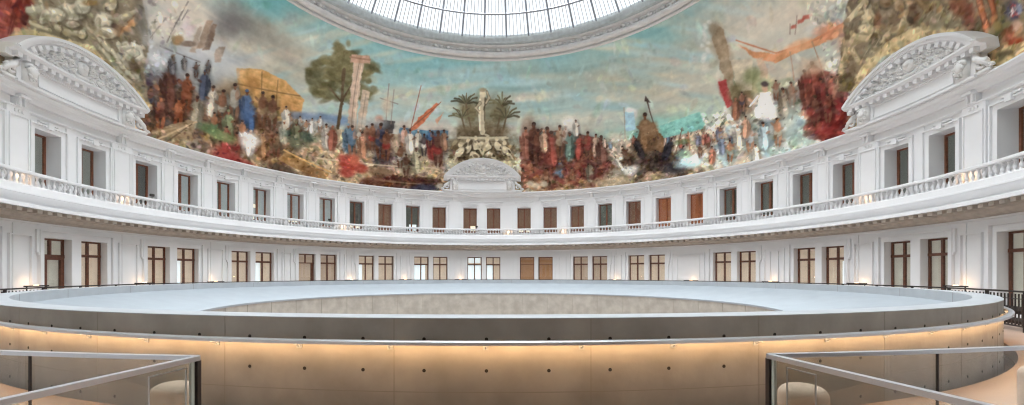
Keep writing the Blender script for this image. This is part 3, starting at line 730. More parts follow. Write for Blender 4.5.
['E',-65.18,12.06,3.38,0.4,0.38,-0.34,[212,208,200],0.95,0.45],
['E',-72.85,11.89,3.05,0.41,0.39,-0.31,[200,205,208],0.95,0.45],
['E',-76.41,10.9,2.93,0.4,0.36,-0.34,[170,178,184],0.95,0.45],
['E',-77.26,10.95,4.34,0.38,0.22,-0.56,[128,130,136],0.7,0.8],
['E',-77.45,9.83,3.25,0.42,0.73,-0.91,[92,92,98],0.7,0.9],
['E',-74.38,9.08,5.13,0.05,-0.67,-1.16,[88,64,52],0.5,0.95],
['E',-68.06,8.89,7.3,-0.11,-0.97,-1.25,[112,84,64],0.5,0.95],
['E',-61.1,9.09,10.02,0.06,-0.64,-1.33,[118,84,66],0.5,0.95],
['E',-50.0,8.57,11.07,-0.06,-0.75,-1.48,[126,92,66],0.5,0.95],
['E',-66.93,10.25,5.73,0.28,-0.02,-0.77,[150,134,118],0.6,0.8],
['E',-71.13,10.52,3.89,0.47,0.37,-0.43,[170,176,178],0.6,0.7],
['E',-61.04,10.99,8.2,0.36,0.0,-0.79,[150,120,88],0.6,0.8],
['E',-77.57,7.64,3.25,-0.01,-0.56,-0.73,[120,92,70],0.5,0.9],
['P',[[-64.38,12.2],[-59.11,12.67],[-53.37,12.56],[-48.48,11.91],[-48.46,10.39],[-55.23,10.22],[-61.5,10.48]],[204,150,82],0.95],
['P',[[-49.6,6.69],[-47.99,9.37],[-41.35,10.63],[-28.75,11.05],[-12.48,11.02],[-10.48,7.27],[-22.71,6.86],[-37.89,6.82]],[178,154,124],0.95],
['P',[[-47.34,6.81],[-40.58,8.45],[-12.16,8.23],[-10.48,7.1],[-27.88,6.72]],[164,140,110],0.9],
['E',-41.61,11.15,6.31,0.24,0.04,-0.33,[92,120,160],0.6,0.8],
['E',-46.18,10.56,5.12,0.27,0.08,-0.32,[206,196,178],0.6,0.7],
['E',-47.56,8.05,4.29,-0.3,-0.39,-0.34,[96,84,62],0.5,0.8],
['E',-27.16,9.07,3.1,0.12,0.15,-0.75,[58,54,64],0.5,0.7],
['P',[[-33.47,6.99],[-29.03,7.93],[-12.15,8.06],[-10.48,7.1],[-22.71,6.86]],[70,48,40],0.9],
['E',-21.71,7.53,7.87,0.04,-0.06,-0.4,[84,50,40],0.5,0.9],
['P',[[-10.8,8.25],[-7.87,9.25],[-4.04,9.61],[2.61,9.64],[6.47,9.16],[9.47,8.33],[9.44,7.17],[-10.75,7.1]],[150,134,104],1],
['E',-0.72,9.48,9.96,0.04,0.01,-0.64,[176,160,124],0.4,1],
['E',-0.74,10.42,9.49,0.04,0.03,-0.93,[112,96,70],0.4,0.95],
['E',-0.78,11.62,7.35,0.03,0.04,-1.03,[122,108,82],0.5,0.95],
['E',-0.28,13.17,6.95,0.03,0.04,-0.95,[112,104,76],0.7,0.8],
['E',-0.48,11.18,7.88,0.03,0.04,-1.2,[98,82,58],0.4,0.9],
['E',-0.45,10.11,8.9,0.03,0.01,-0.55,[84,68,48],0.4,0.9],
['E',-4.9,13.14,2.15,0.21,1.28,-0.75,[104,92,60],0.5,0.8],
['E',4.36,13.18,2.17,-0.19,-1.21,-0.76,[98,88,58],0.5,0.8],
['P',[[-8.45,9.56],[-6.95,11.27],[-4.2,11.88],[3.75,11.92],[6.55,11.17],[8.7,9.62]],[92,78,56],0.95],
['P',[[-10.54,8.41],[-7.88,9.33],[-4.05,9.77],[2.61,9.8],[6.48,9.4],[9.48,8.49],[9.99,7.5],[7.0,8.34],[-0.7,8.84],[-7.81,8.29],[-11.03,7.43]],[184,172,138],0.95],
['P',[[10.26,7.33],[9.86,10.39],[13.89,11.53],[21.18,11.66],[31.78,10.72],[34.64,9.72],[34.18,7.15],[20.54,7.19]],[112,66,54],0.9],
['E',15.2,8.1,6.51,-0.1,-0.05,-0.82,[120,72,54],0.5,0.9],
['E',25.98,8.35,8.98,-0.07,0.11,-0.95,[104,52,46],0.5,0.9],
['E',20.56,7.52,10.71,-0.1,0.03,-0.49,[130,98,74],0.5,0.8],
['E',31.4,9.26,3.11,-0.12,-0.15,-0.75,[92,66,56],0.5,0.8],
['P',[[10.8,7.16],[13.57,8.28],[34.22,7.46],[34.67,6.83]],[140,108,82],0.5],
['P',[[33.17,10.08],[42.02,10.36],[56.27,9.8],[65.15,9.8],[64.32,7.9],[55.54,7.74],[41.4,8.23],[32.92,9.05]],[186,164,142],0.85],
['P',[[32.13,7.22],[37.04,9.02],[41.37,9.97],[47.73,9.74],[50.14,8.34],[53.18,7.33],[52.19,6.83],[41.2,6.9]],[92,76,62],0.98],
['E',41.37,8.09,6.37,-0.03,0.21,-0.74,[84,72,64],0.5,0.9],
['E',36.31,7.85,4.01,0.05,0.23,-0.54,[140,132,116],0.5,0.85],
['E',46.75,8.11,3.8,-0.2,-0.12,-0.57,[70,56,50],0.5,0.9],
['E',43.69,7.24,7.2,0.06,0.13,-0.3,[150,128,104],0.5,0.8],
['E',67.75,11.51,3.14,-0.34,-0.77,-0.82,[104,104,66],0.6,0.9],
['E',66.07,10.54,2.4,-0.24,-0.47,-0.66,[130,92,66],0.6,0.85],
['E',71.13,11.02,2.26,-0.26,-0.54,-0.61,[214,196,148],0.3,0.9],
['E',70.62,9.84,2.1,-0.22,-0.49,-0.75,[222,220,218],0.4,0.95],
['P',[[55.37,6.79],[58.62,8.98],[65.02,9.57],[74.85,8.95],[80.4,8.15],[84.22,7.14],[75.96,6.84],[66.15,6.77]],[176,172,158],0.9],
['E',76.36,8.14,2.88,-0.29,-0.38,-0.95,[176,196,186],0.6,0.8],
['P',[[77.21,7.4],[76.83,9.07],[77.76,10.35],[80.6,10.91],[83.92,10.16],[85.55,9.16],[84.19,7.04],[80.71,6.97]],[128,62,52],0.92],
['E',80.6,9.68,2.35,-0.29,-0.57,-0.75,[132,74,60],0.5,0.85],
['E',86.91,10.31,1.82,-0.27,-0.92,-0.91,[160,130,110],0.6,0.8],
['E',-68.48,14.28,3.18,0.09,-0.08,-0.64,[112,108,106],0.95,0.8],
['E',-60.14,14.39,3.92,0.04,-0.19,-0.49,[136,130,118],0.95,0.6],
['E',-68.99,13.71,2.34,0.06,-0.11,-0.47,[96,94,96],0.95,0.6],
['E',-59.81,13.15,2.0,0.22,0.42,-0.33,[212,208,200],0.95,0.45],
['E',-73.41,11.52,1.42,0.19,0.28,-0.24,[170,178,184],0.95,0.45],
['E',-67.0,11.73,1.7,0.2,0.32,-0.3,[150,156,164],0.95,0.45],
['E',-69.17,12.55,2.73,0.35,0.46,-0.34,[212,208,200],0.95,0.45],
['E',-70.51,12.45,2.44,0.32,0.39,-0.28,[200,205,208],0.95,0.45],
['E',-74.9,10.32,1.43,0.18,0.25,-0.29,[170,178,184],0.95,0.45],
['E',-73.07,11.31,2.41,0.32,0.4,-0.36,[150,156,164],0.95,0.45],
['E',-63.89,11.91,1.61,0.18,0.24,-0.23,[170,178,184],0.95,0.45],
['E',-68.05,12.09,2.92,0.36,0.29,-0.24,[170,178,184],0.95,0.45],
['E',-78.75,10.89,2.36,0.34,0.38,-0.34,[212,208,200],0.95,0.45],
['E',-63.72,12.71,2.82,0.33,0.39,-0.31,[150,156,164],0.95,0.45],
['E',-75.43,11.89,2.45,0.35,0.45,-0.34,[150,156,164],0.95,0.45],
['E',-78.64,10.93,1.84,0.26,0.24,-0.21,[200,205,208],0.95,0.45],
['E',-76.73,10.52,2.28,0.31,0.2,-0.21,[150,156,164],0.95,0.45],
['E',-68.17,11.12,1.47,0.18,0.28,-0.3,[170,178,184],0.95,0.45],
['E',-77.8,10.77,2.04,0.28,0.39,-0.38,[200,205,208],0.95,0.45],
['E',-74.64,11.21,1.74,0.24,0.31,-0.28,[170,178,184],0.95,0.45],
['E',-70.67,12.07,2.9,0.38,0.33,-0.26,[200,205,208],0.95,0.45],
['E',-75.8,11.46,1.61,0.23,0.35,-0.29,[170,178,184],0.95,0.45],
['E',-70.28,12.1,2.48,0.32,0.44,-0.35,[150,156,164],0.95,0.45],
['E',-69.78,10.92,2.66,0.32,0.37,-0.4,[170,178,184],0.95,0.45],
['E',-68.95,12.24,1.53,0.2,0.31,-0.24,[212,208,200],0.95,0.45],
['E',-66.95,12.28,2.87,0.35,0.37,-0.31,[170,178,184],0.95,0.45],
['P',[[-72.76,12.18],[-71.38,12.37],[-71.52,13.76],[-72.55,13.62]],[150,124,102],0.9],
['P',[[-71.44,12.26],[-70.21,12.43],[-70.7,13.68],[-71.47,13.62]],[122,98,82],0.9],
['P',[[-73.55,11.87],[-72.53,12.01],[-72.97,13.26],[-73.71,13.2]],[168,148,128],0.8],
['P',[[-68.81,11.98],[-67.53,12.14],[-67.94,12.93],[-69.21,12.76]],[158,138,120],0.8],
['L',[[-77.86,11.75],[-77.17,13.79]],0.056,[120,108,98],1.0],
['L',[[-76.83,12.98],[-76.57,13.5]],0.037,[110,100,92],1.0],
['L',[[-80.7,11.51],[-79.45,12.66]],0.045,[140,128,118],1.0],
['L',[[-78.75,11.43],[-71.29,11.66]],0.068,[110,104,102],0.7],
['L',[[-80.29,11.48],[-80.98,12.32]],0.052,[150,138,124],1.0],
['E',-76.22,12.09,0.97,0.14,0.29,-0.21,[150,120,80],0.35,1.0],
['E',-74.34,12.17,1.34,0.19,0.17,-0.13,[120,104,92],0.35,1.0],
['P',[[-63.5,12.19],[-59.0,12.57],[-58.77,11.91],[-62.77,11.49]],[214,166,100],0.8],
['L',[[-63.16,11.45],[-49.57,12.07]],0.08,[150,106,58],1.0],
['L',[[-59.0,12.57],[-57.36,10.76]],0.067,[140,100,56],1.0],
['L',[[-55.21,12.5],[-54.02,10.45]],0.071,[150,104,56],1.0],
['E',-60.49,11.85,1.61,0.17,0.4,-0.41,[176,120,60],0.5,0.8],
['E',-51.28,11.18,2.22,0.19,0.4,-0.59,[190,132,70],0.5,0.8],
['L',[[-43.45,8.43],[-12.21,8.87]],0.111,[198,178,148],0.7],
['L',[[-47.45,7.5],[-17.48,7.47]],0.129,[140,116,90],0.6],
['E',-48.74,10.89,3.2,0.19,0.08,-0.25,[110,130,160],0.6,0.8],
['P',[[-23.58,11.55],[-10.39,11.79],[-10.27,11.06],[-23.89,10.83]],[70,120,158],0.9],
['P',[[12.79,11.7],[20.04,11.55],[19.93,11.04],[12.17,11.19]],[96,150,150],0.7],
['L',[[-23.51,11.34],[-10.92,11.64]],0.072,[100,160,180],0.8],
['E',-39.9,13.05,0.8,0.14,0.65,-0.23,[84,80,50],0.5,0.59635101772384],
['E',-39.03,14.31,1.65,0.31,0.71,-0.19,[142,130,88],0.5,0.8529546152990233],
['E',-42.49,12.51,1.37,0.06,0.04,-0.13,[142,130,88],0.5,0.6953705222631203],
['E',-36.93,13.12,0.91,0.07,0.17,-0.15,[142,130,88],0.5,0.7175947716653799],
['E',-34.39,13.29,0.97,0.15,0.55,-0.21,[142,130,88],0.5,0.5819223279792034],
['E',-40.39,12.59,1.12,0.17,0.35,-0.17,[84,80,50],0.5,0.6168296526982292],
['E',-41.58,13.27,0.8,0.04,0.07,-0.12,[142,130,88],0.5,0.8235070668507709],
['E',-35.76,14.28,1.67,0.08,0.17,-0.27,[120,112,70],0.5,0.6413493593531663],
['E',-33.62,13.36,1.06,0.19,0.64,-0.21,[84,80,50],0.5,0.6710816833967266],
['E',-41.17,13.63,1.24,0.03,-0.0,-0.17,[142,130,88],0.5,0.5886505817133025],
['E',-37.17,14.34,1.77,0.1,0.15,-0.17,[120,112,70],0.5,0.7971102575714429],
['E',-33.92,15.0,1.36,0.14,0.3,-0.14,[110,108,76],0.5,0.8658243537635955],
['E',-38.18,14.26,1.54,0.3,0.77,-0.2,[84,80,50],0.5,0.6982226009571425],
['E',-45.32,13.98,0.85,0.19,0.45,-0.1,[98,92,56],0.5,0.6294172492377816],
['E',-42.56,13.17,1.67,0.17,0.36,-0.25,[142,130,88],0.5,0.6365756748755503],
['E',-39.24,14.06,1.68,0.06,0.05,-0.15,[98,92,56],0.5,0.7483255313124054],
['E',-44.01,13.11,1.02,0.11,0.36,-0.24,[142,130,88],0.5,0.8638450872450276],
['E',-37.27,13.96,1.41,0.1,0.17,-0.16,[84,80,50],0.5,0.5084403370316514],
['E',-43.64,14.05,0.78,0.18,0.46,-0.1,[110,108,76],0.5,0.7175249397152423],
['E',-42.63,13.29,1.08,0.22,0.59,-0.17,[110,108,76],0.5,0.8293874459289434],
['E',-35.29,14.99,1.86,-0.04,-0.14,-0.15,[98,92,56],0.5,0.6253429615664631],
['E',-42.79,14.85,1.36,0.22,0.72,-0.2,[120,112,70],0.5,0.7486451407946941],
['E',-46.16,13.36,1.15,0.09,0.16,-0.16,[110,108,76],0.5,0.7585015214958861],
['E',-43.84,12.64,1.75,-0.1,-0.32,-0.25,[98,92,56],0.5,0.8271336320109011],
['E',-37.1,14.58,1.48,0.28,0.6,-0.14,[142,130,88],0.5,0.7486315097400266],
['E',-44.41,13.04,1.03,0.15,0.35,-0.16,[142,130,88],0.5,0.7539109922999623],
['E',-43.97,12.68,0.94,-0.01,-0.18,-0.28,[120,112,70],0.5,0.8314160589258939],
['E',-45.17,13.87,1.61,0.01,-0.07,-0.22,[84,80,50],0.5,0.5500879651333653],
['E',-44.24,12.72,0.98,0.08,0.14,-0.15,[98,92,56],0.5,0.7775326250225445],
['E',-39.27,15.3,1.15,0.04,0.08,-0.15,[84,80,50],0.5,0.6586870085795604],
['E',-32.13,14.99,0.88,-0.02,-0.22,-0.23,[98,92,56],0.5,0.5775204965056213],
['E',-43.09,12.82,1.7,-0.02,-0.12,-0.19,[98,92,56],0.5,0.842223353633416],
['E',-38.95,13.69,1.18,0.17,0.55,-0.23,[84,80,50],0.5,0.788749225788601],
['E',-42.11,13.48,1.45,0.09,0.16,-0.23,[120,112,70],0.5,0.8200671251614764],
['E',-37.74,13.61,0.89,-0.03,-0.26,-0.29,[84,80,50],0.5,0.6730490598689608],
['E',-34.19,13.06,1.14,0.03,0.03,-0.23,[84,80,50],0.5,0.6096056441132529],
['E',-38.4,12.99,1.05,0.18,0.36,-0.14,[98,92,56],0.5,0.5028518017907335],
['E',-40.78,14.99,0.76,-0.03,-0.21,-0.16,[120,112,70],0.5,0.5808819174517414],
['E',-36.75,14.82,1.34,0.07,0.18,-0.24,[142,130,88],0.5,0.5859787659363551],
['E',-46.77,14.26,1.04,-0.0,-0.08,-0.14,[84,80,50],0.5,0.8977172666941693],
['E',-46.9,12.88,1.53,-0.05,-0.15,-0.15,[98,92,56],0.5,0.7156033370458369],
['E',-42.5,14.32,0.77,0.05,0.2,-0.19,[98,92,56],0.5,0.5041890051557547],
['E',-36.7,12.6,0.77,-0.01,-0.13,-0.23,[120,112,70],0.5,0.7941612139195038],
['E',-45.51,12.67,1.66,-0.06,-0.26,-0.26,[98,92,56],0.5,0.6928334963389197],
['E',-37.91,14.77,1.97,0.09,0.14,-0.21,[98,92,56],0.5,0.5908922860730286],
['E',-43.26,13.1,1.55,0.06,0.08,-0.26,[84,80,50],0.5,0.6799181114257888],
['E',-40.46,13.58,1.48,0.17,0.35,-0.2,[84,80,50],0.5,0.7966532086732501],
['E',-37.21,12.79,1.39,0.14,0.33,-0.23,[120,112,70],0.5,0.5622451428858661],
['E',-41.92,13.35,0.74,0.07,0.24,-0.17,[98,92,56],0.5,0.6285993753392112],
['E',-48.54,13.56,0.73,0.16,0.71,-0.18,[84,80,50],0.5,0.7356298300872994],
['E',-44.33,13.93,1.26,0.13,0.39,-0.25,[142,130,88],0.5,0.7824184086554409],
['E',-37.68,13.4,1.61,-0.05,-0.27,-0.29,[84,80,50],0.5,0.8110722701465674],
['E',-40.61,13.86,1.48,0.22,0.5,-0.19,[98,92,56],0.5,0.7465082983511345],
['E',-34.47,15.13,1.63,-0.05,-0.22,-0.19,[110,108,76],0.5,0.5485714222117729],
['E',-41.88,14.99,1.31,0.09,0.22,-0.17,[142,130,88],0.5,0.6501824605484768],
['E',-41.39,13.85,1.86,0.16,0.24,-0.19,[142,130,88],0.5,0.7373460860435961],
['E',-47.78,14.09,0.91,0.02,0.01,-0.19,[84,80,50],0.5,0.625185743535443],
['E',-42.36,15.17,1.31,0.02,-0.0,-0.24,[120,112,70],0.5,0.8589403673740648],
['E',-37.18,13.71,1.96,-0.03,-0.18,-0.26,[120,112,70],0.5,0.819069704723938],
['E',-48.72,13.32,0.69,0.11,0.52,-0.22,[84,80,50],0.5,0.8228677581214088],
['E',-45.53,13.17,1.72,-0.07,-0.16,-0.15,[84,80,50],0.5,0.5954125883386998],
['E',-35.17,13.61,1.76,-0.02,-0.17,-0.28,[98,92,56],0.5,0.842019385266135],
['E',-40.27,14.9,1.97,0.0,-0.1,-0.24,[120,112,70],0.5,0.5714136454473108],
['E',-43.2,12.35,1.58,0.3,0.35,-0.13,[84,80,50],0.5,0.5726814169120087],
['E',-45.31,12.58,1.18,0.25,0.66,-0.21,[98,92,56],0.5,0.7595889008245994],
['E',-44.51,13.71,1.92,0.07,0.06,-0.28,[110,108,76],0.5,0.6723070304936686],
['E',-35.19,14.12,1.21,0.03,0.02,-0.23,[84,80,50],0.5,0.5834320416893195],
['E',-37.08,12.77,0.84,0.14,0.5,-0.19,[98,92,56],0.5,0.5464095570403088],
['E',-34.0,14.68,1.3,0.02,-0.0,-0.15,[98,92,56],0.5,0.7945022544792918],
['E',-42.33,13.13,1.2,0.11,0.17,-0.14,[84,80,50],0.5,0.8280593145273148],
['E',-44.19,13.06,1.33,0.1,0.22,-0.27,[84,80,50],0.5,0.6671451754422781],
['E',-42.48,13.69,0.91,0.03,0.04,-0.27,[98,92,56],0.5,0.6819715327788374],
['E',-35.6,14.53,1.79,0.05,0.06,-0.21,[142,130,88],0.5,0.6468237203928805],
['E',-42.41,12.73,1.55,0.04,0.01,-0.17,[98,92,56],0.5,0.5978874952051868],
['E',-42.06,13.5,1.69,0.23,0.29,-0.14,[142,130,88],0.5,0.5408275122061875],
['E',-35.13,15.08,0.94,-0.02,-0.22,-0.22,[142,130,88],0.5,0.5353541606369385],
['E',-42.68,13.04,1.56,-0.08,-0.3,-0.24,[84,80,50],0.5,0.8262750057866054],
['E',-35.81,15.0,0.99,0.07,0.15,-0.11,[120,112,70],0.5,0.6264130338419592],
['E',-44.18,14.55,1.88,0.17,0.39,-0.24,[142,130,88],0.5,0.5919813890753977],
['E',-42.42,13.82,0.82,0.0,-0.11,-0.29,[142,130,88],0.5,0.8728230929913166],
['E',-46.44,13.52,1.25,0.14,0.36,-0.23,[110,108,76],0.5,0.7967223995763901],
['E',-37.12,13.82,1.63,0.04,0.02,-0.23,[84,80,50],0.5,0.8879555992212109],
['E',-47.75,13.06,1.22,-0.01,-0.09,-0.14,[84,80,50],0.5,0.8778142059811392],
['E',-39.36,14.03,1.18,-0.05,-0.26,-0.2,[110,108,76],0.5,0.810491704312635],
['E',-31.68,13.53,1.33,0.21,0.3,-0.11,[120,112,70],0.5,0.5353442475489003],
['E',-44.31,13.63,1.65,0.14,0.17,-0.15,[142,130,88],0.5,0.8959153658677338],
['E',-42.91,13.96,0.88,0.0,-0.06,-0.14,[98,92,56],0.5,0.7015046392525586],
['E',-35.33,13.32,0.97,0.08,0.26,-0.22,[98,92,56],0.5,0.5042828298475852],
['E',-34.53,13.09,1.62,0.18,0.39,-0.23,[120,112,70],0.5,0.7474444777623943],
['E',-44.29,13.0,1.75,0.19,0.28,-0.2,[98,92,56],0.5,0.6197934123228537],
['E',-37.81,12.98,1.42,0.21,0.38,-0.17,[142,130,88],0.5,0.8972881343563912],
['E',-42.72,13.86,1.88,0.19,0.39,-0.25,[98,92,56],0.5,0.6197391190153883],
['E',-40.96,14.49,1.17,0.12,0.29,-0.16,[142,130,88],0.5,0.7594870878174739],
['E',-40.95,13.45,1.13,0.07,0.15,-0.21,[120,112,70],0.5,0.7190168241342827],
['E',-42.62,13.33,0.82,0.09,0.27,-0.17,[84,80,50],0.5,0.8803906030366276],
['E',-46.07,13.56,1.57,-0.06,-0.19,-0.18,[110,108,76],0.5,0.5028310945259791],
['E',-47.94,14.08,1.17,0.0,-0.09,-0.21,[84,80,50],0.5,0.5839178550517438],
['E',-40.17,14.15,0.78,0.16,0.38,-0.1,[84,80,50],0.5,0.5371327943006269],
['E',-39.49,13.21,1.7,0.16,0.24,-0.18,[84,80,50],0.5,0.6143085198766175],
['E',-41.21,14.12,1.53,0.32,0.75,-0.18,[84,80,50],0.5,0.5597485536913888],
['E',-37.14,13.47,0.9,0.18,0.79,-0.22,[142,130,88],0.5,0.7498807492369244],
['E',-48.34,13.7,1.47,0.09,0.08,-0.11,[120,112,70],0.5,0.502231662940366],
['E',-41.37,14.67,1.38,0.22,0.7,-0.21,[98,92,56],0.5,0.5333846433178182],
['E',-41.54,14.21,1.66,0.14,0.29,-0.21,[98,92,56],0.5,0.8589125714739868],
['E',-42.56,15.01,2.01,0.05,0.03,-0.16,[110,108,76],0.5,0.7811956677388886],
['E',-44.98,12.77,1.23,0.25,0.33,-0.1,[120,112,70],0.5,0.6296574608574166],
['E',-33.46,13.12,0.79,0.16,0.45,-0.13,[142,130,88],0.5,0.6727767942263702],
['E',-44.28,12.72,1.83,0.13,0.15,-0.2,[142,130,88],0.5,0.6926875117576861],
['E',-47.97,13.69,1.52,0.19,0.28,-0.14,[98,92,56],0.5,0.5655421514850739],
['E',-43.03,12.74,1.37,0.07,0.08,-0.19,[110,108,76],0.5,0.6849114071079028],
['E',-40.12,14.36,1.69,0.04,0.01,-0.18,[98,92,56],0.5,0.5934333611499764],
['E',-39.52,12.61,1.46,-0.02,-0.1,-0.17,[98,92,56],0.5,0.6019217949437251],
['E',-39.36,13.32,1.83,-0.1,-0.17,-0.13,[120,112,70],0.5,0.863853059801503],
['E',-45.26,13.22,1.01,0.03,0.03,-0.25,[98,92,56],0.5,0.7002481575233719],
['E',-33.7,13.01,1.18,0.12,0.21,-0.14,[142,130,88],0.5,0.5606225384673725],
['E',-32.86,14.73,1.7,0.21,0.29,-0.11,[120,112,70],0.5,0.5797053034936099],
['E',-46.61,13.63,0.73,0.13,0.57,-0.19,[110,108,76],0.5,0.898419502150821],
['E',-42.59,13.12,0.88,0.04,0.09,-0.26,[84,80,50],0.5,0.8322769872155136],
['E',-37.67,14.09,1.25,0.03,0.02,-0.15,[84,80,50],0.5,0.6145895399238686],
['E',-43.96,13.85,0.82,-0.03,-0.12,-0.12,[84,80,50],0.5,0.5608697798067795],
['E',-45.25,12.61,1.36,0.09,0.09,-0.14,[98,92,56],0.5,0.7935668592535512],
['E',-46.92,13.62,1.66,0.22,0.45,-0.21,[84,80,50],0.5,0.6708482472200663],
['E',-39.89,15.02,1.39,0.14,0.35,-0.16,[84,80,50],0.5,0.5864659277904928],
['E',-43.15,14.19,1.63,-0.05,-0.27,-0.26,[98,92,56],0.5,0.5441031711543968],
['E',-33.73,14.72,0.88,-0.03,-0.32,-0.26,[98,92,56],0.5,0.8844455335131933],
['E',-37.7,13.24,1.04,0.17,0.33,-0.12,[98,92,56],0.5,0.6653180646029818],
['E',-33.77,13.12,2.05,0.1,0.14,-0.3,[110,108,76],0.5,0.6747099683493316],
['E',-41.22,14.12,1.63,-0.03,-0.17,-0.22,[120,112,70],0.5,0.5406952244558195],
['E',-37.5,13.61,1.36,0.25,0.31,-0.09,[110,108,76],0.5,0.8597583869106054],
['E',-39.64,13.29,1.06,-0.05,-0.17,-0.15,[110,108,76],0.5,0.8701359217009904],
['E',-35.55,15.28,0.81,-0.04,-0.28,-0.18,[110,108,76],0.5,0.7285666513822724],
['E',-36.79,14.56,0.98,-0.04,-0.31,-0.24,[120,112,70],0.5,0.5127392891322229],
['E',-32.84,13.41,1.78,0.27,0.28,-0.11,[98,92,56],0.5,0.5745538940682203],
['E',-47.15,14.17,1.19,0.29,0.69,-0.14,[98,92,56],0.5,0.5271634011214423],
['E',-39.05,15.34,1.65,0.22,0.44,-0.14,[84,80,50],0.5,0.6567884743659225],
['E',-37.27,14.46,0.84,0.05,0.15,-0.17,[84,80,50],0.5,0.6407580240216917],
['E',-46.16,14.58,1.09,0.16,0.32,-0.11,[120,112,70],0.5,0.6915990150598973],
['E',-39.81,14.66,1.09,0.05,0.13,-0.21,[84,80,50],0.5,0.7297043420521263],
['E',-40.92,13.89,1.07,0.12,0.21,-0.11,[110,108,76],0.5,0.7905766910445027],
['E',-44.78,14.67,1.24,0.18,0.28,-0.1,[110,108,76],0.5,0.587135294213654],
['E',-46.75,12.59,1.1,-0.06,-0.22,-0.18,[98,92,56],0.5,0.6548677027224821],
['E',-33.99,13.24,1.74,0.15,0.22,-0.18,[120,112,70],0.5,0.6148269342250878],
['E',-46.83,14.06,0.99,0.22,0.72,-0.17,[98,92,56],0.5,0.5131608974349487],
['E',-34.99,14.47,1.0,-0.03,-0.12,-0.13,[120,112,70],0.5,0.8841960049453756],
['E',-35.97,14.49,1.97,-0.08,-0.17,-0.14,[84,80,50],0.5,0.5770657099405021],
['E',-34.52,13.3,1.85,0.17,0.33,-0.24,[142,130,88],0.5,0.7907251838449922],
['E',-37.69,14.27,1.93,0.05,0.03,-0.28,[84,80,50],0.5,0.5492523440926071],
['E',-41.96,12.73,1.05,0.09,0.21,-0.21,[110,108,76],0.5,0.8213957414827876],
['E',-39.87,13.53,1.52,-0.08,-0.15,-0.12,[84,80,50],0.5,0.8736533997183713],
['E',-41.96,14.24,1.8,0.23,0.43,-0.19,[98,92,56],0.5,0.8171182480250989],
['E',-34.49,14.41,1.26,0.24,0.76,-0.19,[142,130,88],0.5,0.5589541284563115],
['E',-46.59,13.15,0.96,0.22,0.57,-0.15,[110,108,76],0.5,0.565132644908135],
['E',-35.6,13.01,1.02,0.08,0.13,-0.12,[120,112,70],0.5,0.8845932230328806],
['E',-41.51,13.97,0.72,0.09,0.31,-0.15,[120,112,70],0.5,0.5166177640456052],
['E',-39.53,12.74,1.21,0.0,-0.07,-0.21,[110,108,76],0.5,0.5665449808733908],
['E',-35.25,13.31,1.55,0.11,0.18,-0.19,[110,108,76],0.5,0.6329735515993797],
['E',-37.08,14.41,1.97,0.14,0.28,-0.25,[120,112,70],0.5,0.724565765215601],
['E',-33.71,14.91,2.08,0.08,0.09,-0.16,[110,108,76],0.5,0.5630451133908806],
['E',-36.18,14.37,0.9,0.06,0.24,-0.22,[84,80,50],0.5,0.5448301628149267],
['E',-41.65,15.06,1.53,0.14,0.37,-0.19,[142,130,88],0.5,0.6990952598279868],
['E',-37.17,14.95,0.68,0.12,0.5,-0.12,[142,130,88],0.5,0.5572115480009477],
['E',-33.61,14.12,0.78,0.1,0.33,-0.14,[98,92,56],0.5,0.8316249948698277],
['E',-39.48,14.56,1.82,0.19,0.34,-0.17,[142,130,88],0.5,0.5232714889820925],
['E',-31.94,13.76,0.99,0.05,0.13,-0.17,[110,108,76],0.5,0.870528188933383],
['E',-45.3,14.44,1.31,0.05,0.04,-0.16,[120,112,70],0.5,0.8189709208288168],
['E',-43.26,14.91,1.61,0.2,0.29,-0.11,[142,130,88],0.5,0.5976353676444093],
['E',-39.29,14.01,1.43,0.04,0.02,-0.17,[110,108,76],0.5,0.6599251268282567],
['E',-32.57,14.87,2.06,-0.1,-0.21,-0.14,[84,80,50],0.5,0.8485409956870733],
['E',-40.79,13.31,1.63,0.05,0.04,-0.25,[110,108,76],0.5,0.7996359220943212],
['E',-43.48,14.43,1.26,0.07,0.14,-0.17,[98,92,56],0.5,0.8773700788430587],
['E',-40.92,15.19,0.8,0.06,0.2,-0.15,[104,98,62],0.5,0.7],
['E',-39.91,15.25,1.27,0.09,0.17,-0.13,[104,98,62],0.5,0.7],
['E',-40.66,15.18,0.75,0.05,0.18,-0.14,[104,98,62],0.5,0.7],
['E',-43.75,15.27,1.08,0.08,0.16,-0.11,[126,118,80],0.5,0.7],
['E',-39.11,14.76,0.74,0.05,0.29,-0.25,[126,118,80],0.5,0.7],
['E',-39.17,14.94,0.77,0.05,0.17,-0.15,[126,118,80],0.5,0.7],
['E',-43.89,15.48,1.03,0.08,0.16,-0.1,[104,98,62],0.5,0.7],
['E',-41.66,14.55,0.77,0.06,0.2,-0.17,[126,118,80],0.5,0.7],
['E',-43.95,15.53,0.77,0.06,0.26,-0.17,[126,118,80],0.5,0.7],
['E',-41.97,14.55,1.09,0.08,0.29,-0.25,[104,98,62],0.5,0.7],
['E',-43.1,15.11,1.01,0.08,0.29,-0.21,[126,118,80],0.5,0.7],
['E',-41.25,15.26,0.52,0.04,0.15,-0.11,[104,98,62],0.5,0.7],
['E',-41.12,15.73,0.63,0.04,0.26,-0.17,[126,118,80],0.5,0.7],
['E',-40.17,15.12,1.23,0.08,0.18,-0.14,[104,98,62],0.5,0.7],
['E',-40.7,15.25,0.84,0.06,0.15,-0.11,[126,118,80],0.5,0.7],
['E',-43.11,15.34,1.18,0.09,0.25,-0.18,[104,98,62],0.5,0.7],
['E',-42.09,14.84,0.83,0.06,0.15,-0.12,[126,118,80],0.5,0.7],
['E',-41.04,14.8,0.69,0.05,0.27,-0.23,[104,98,62],0.5,0.7],
['E',-40.56,15.05,0.55,0.04,0.26,-0.21,[104,98,62],0.5,0.7],
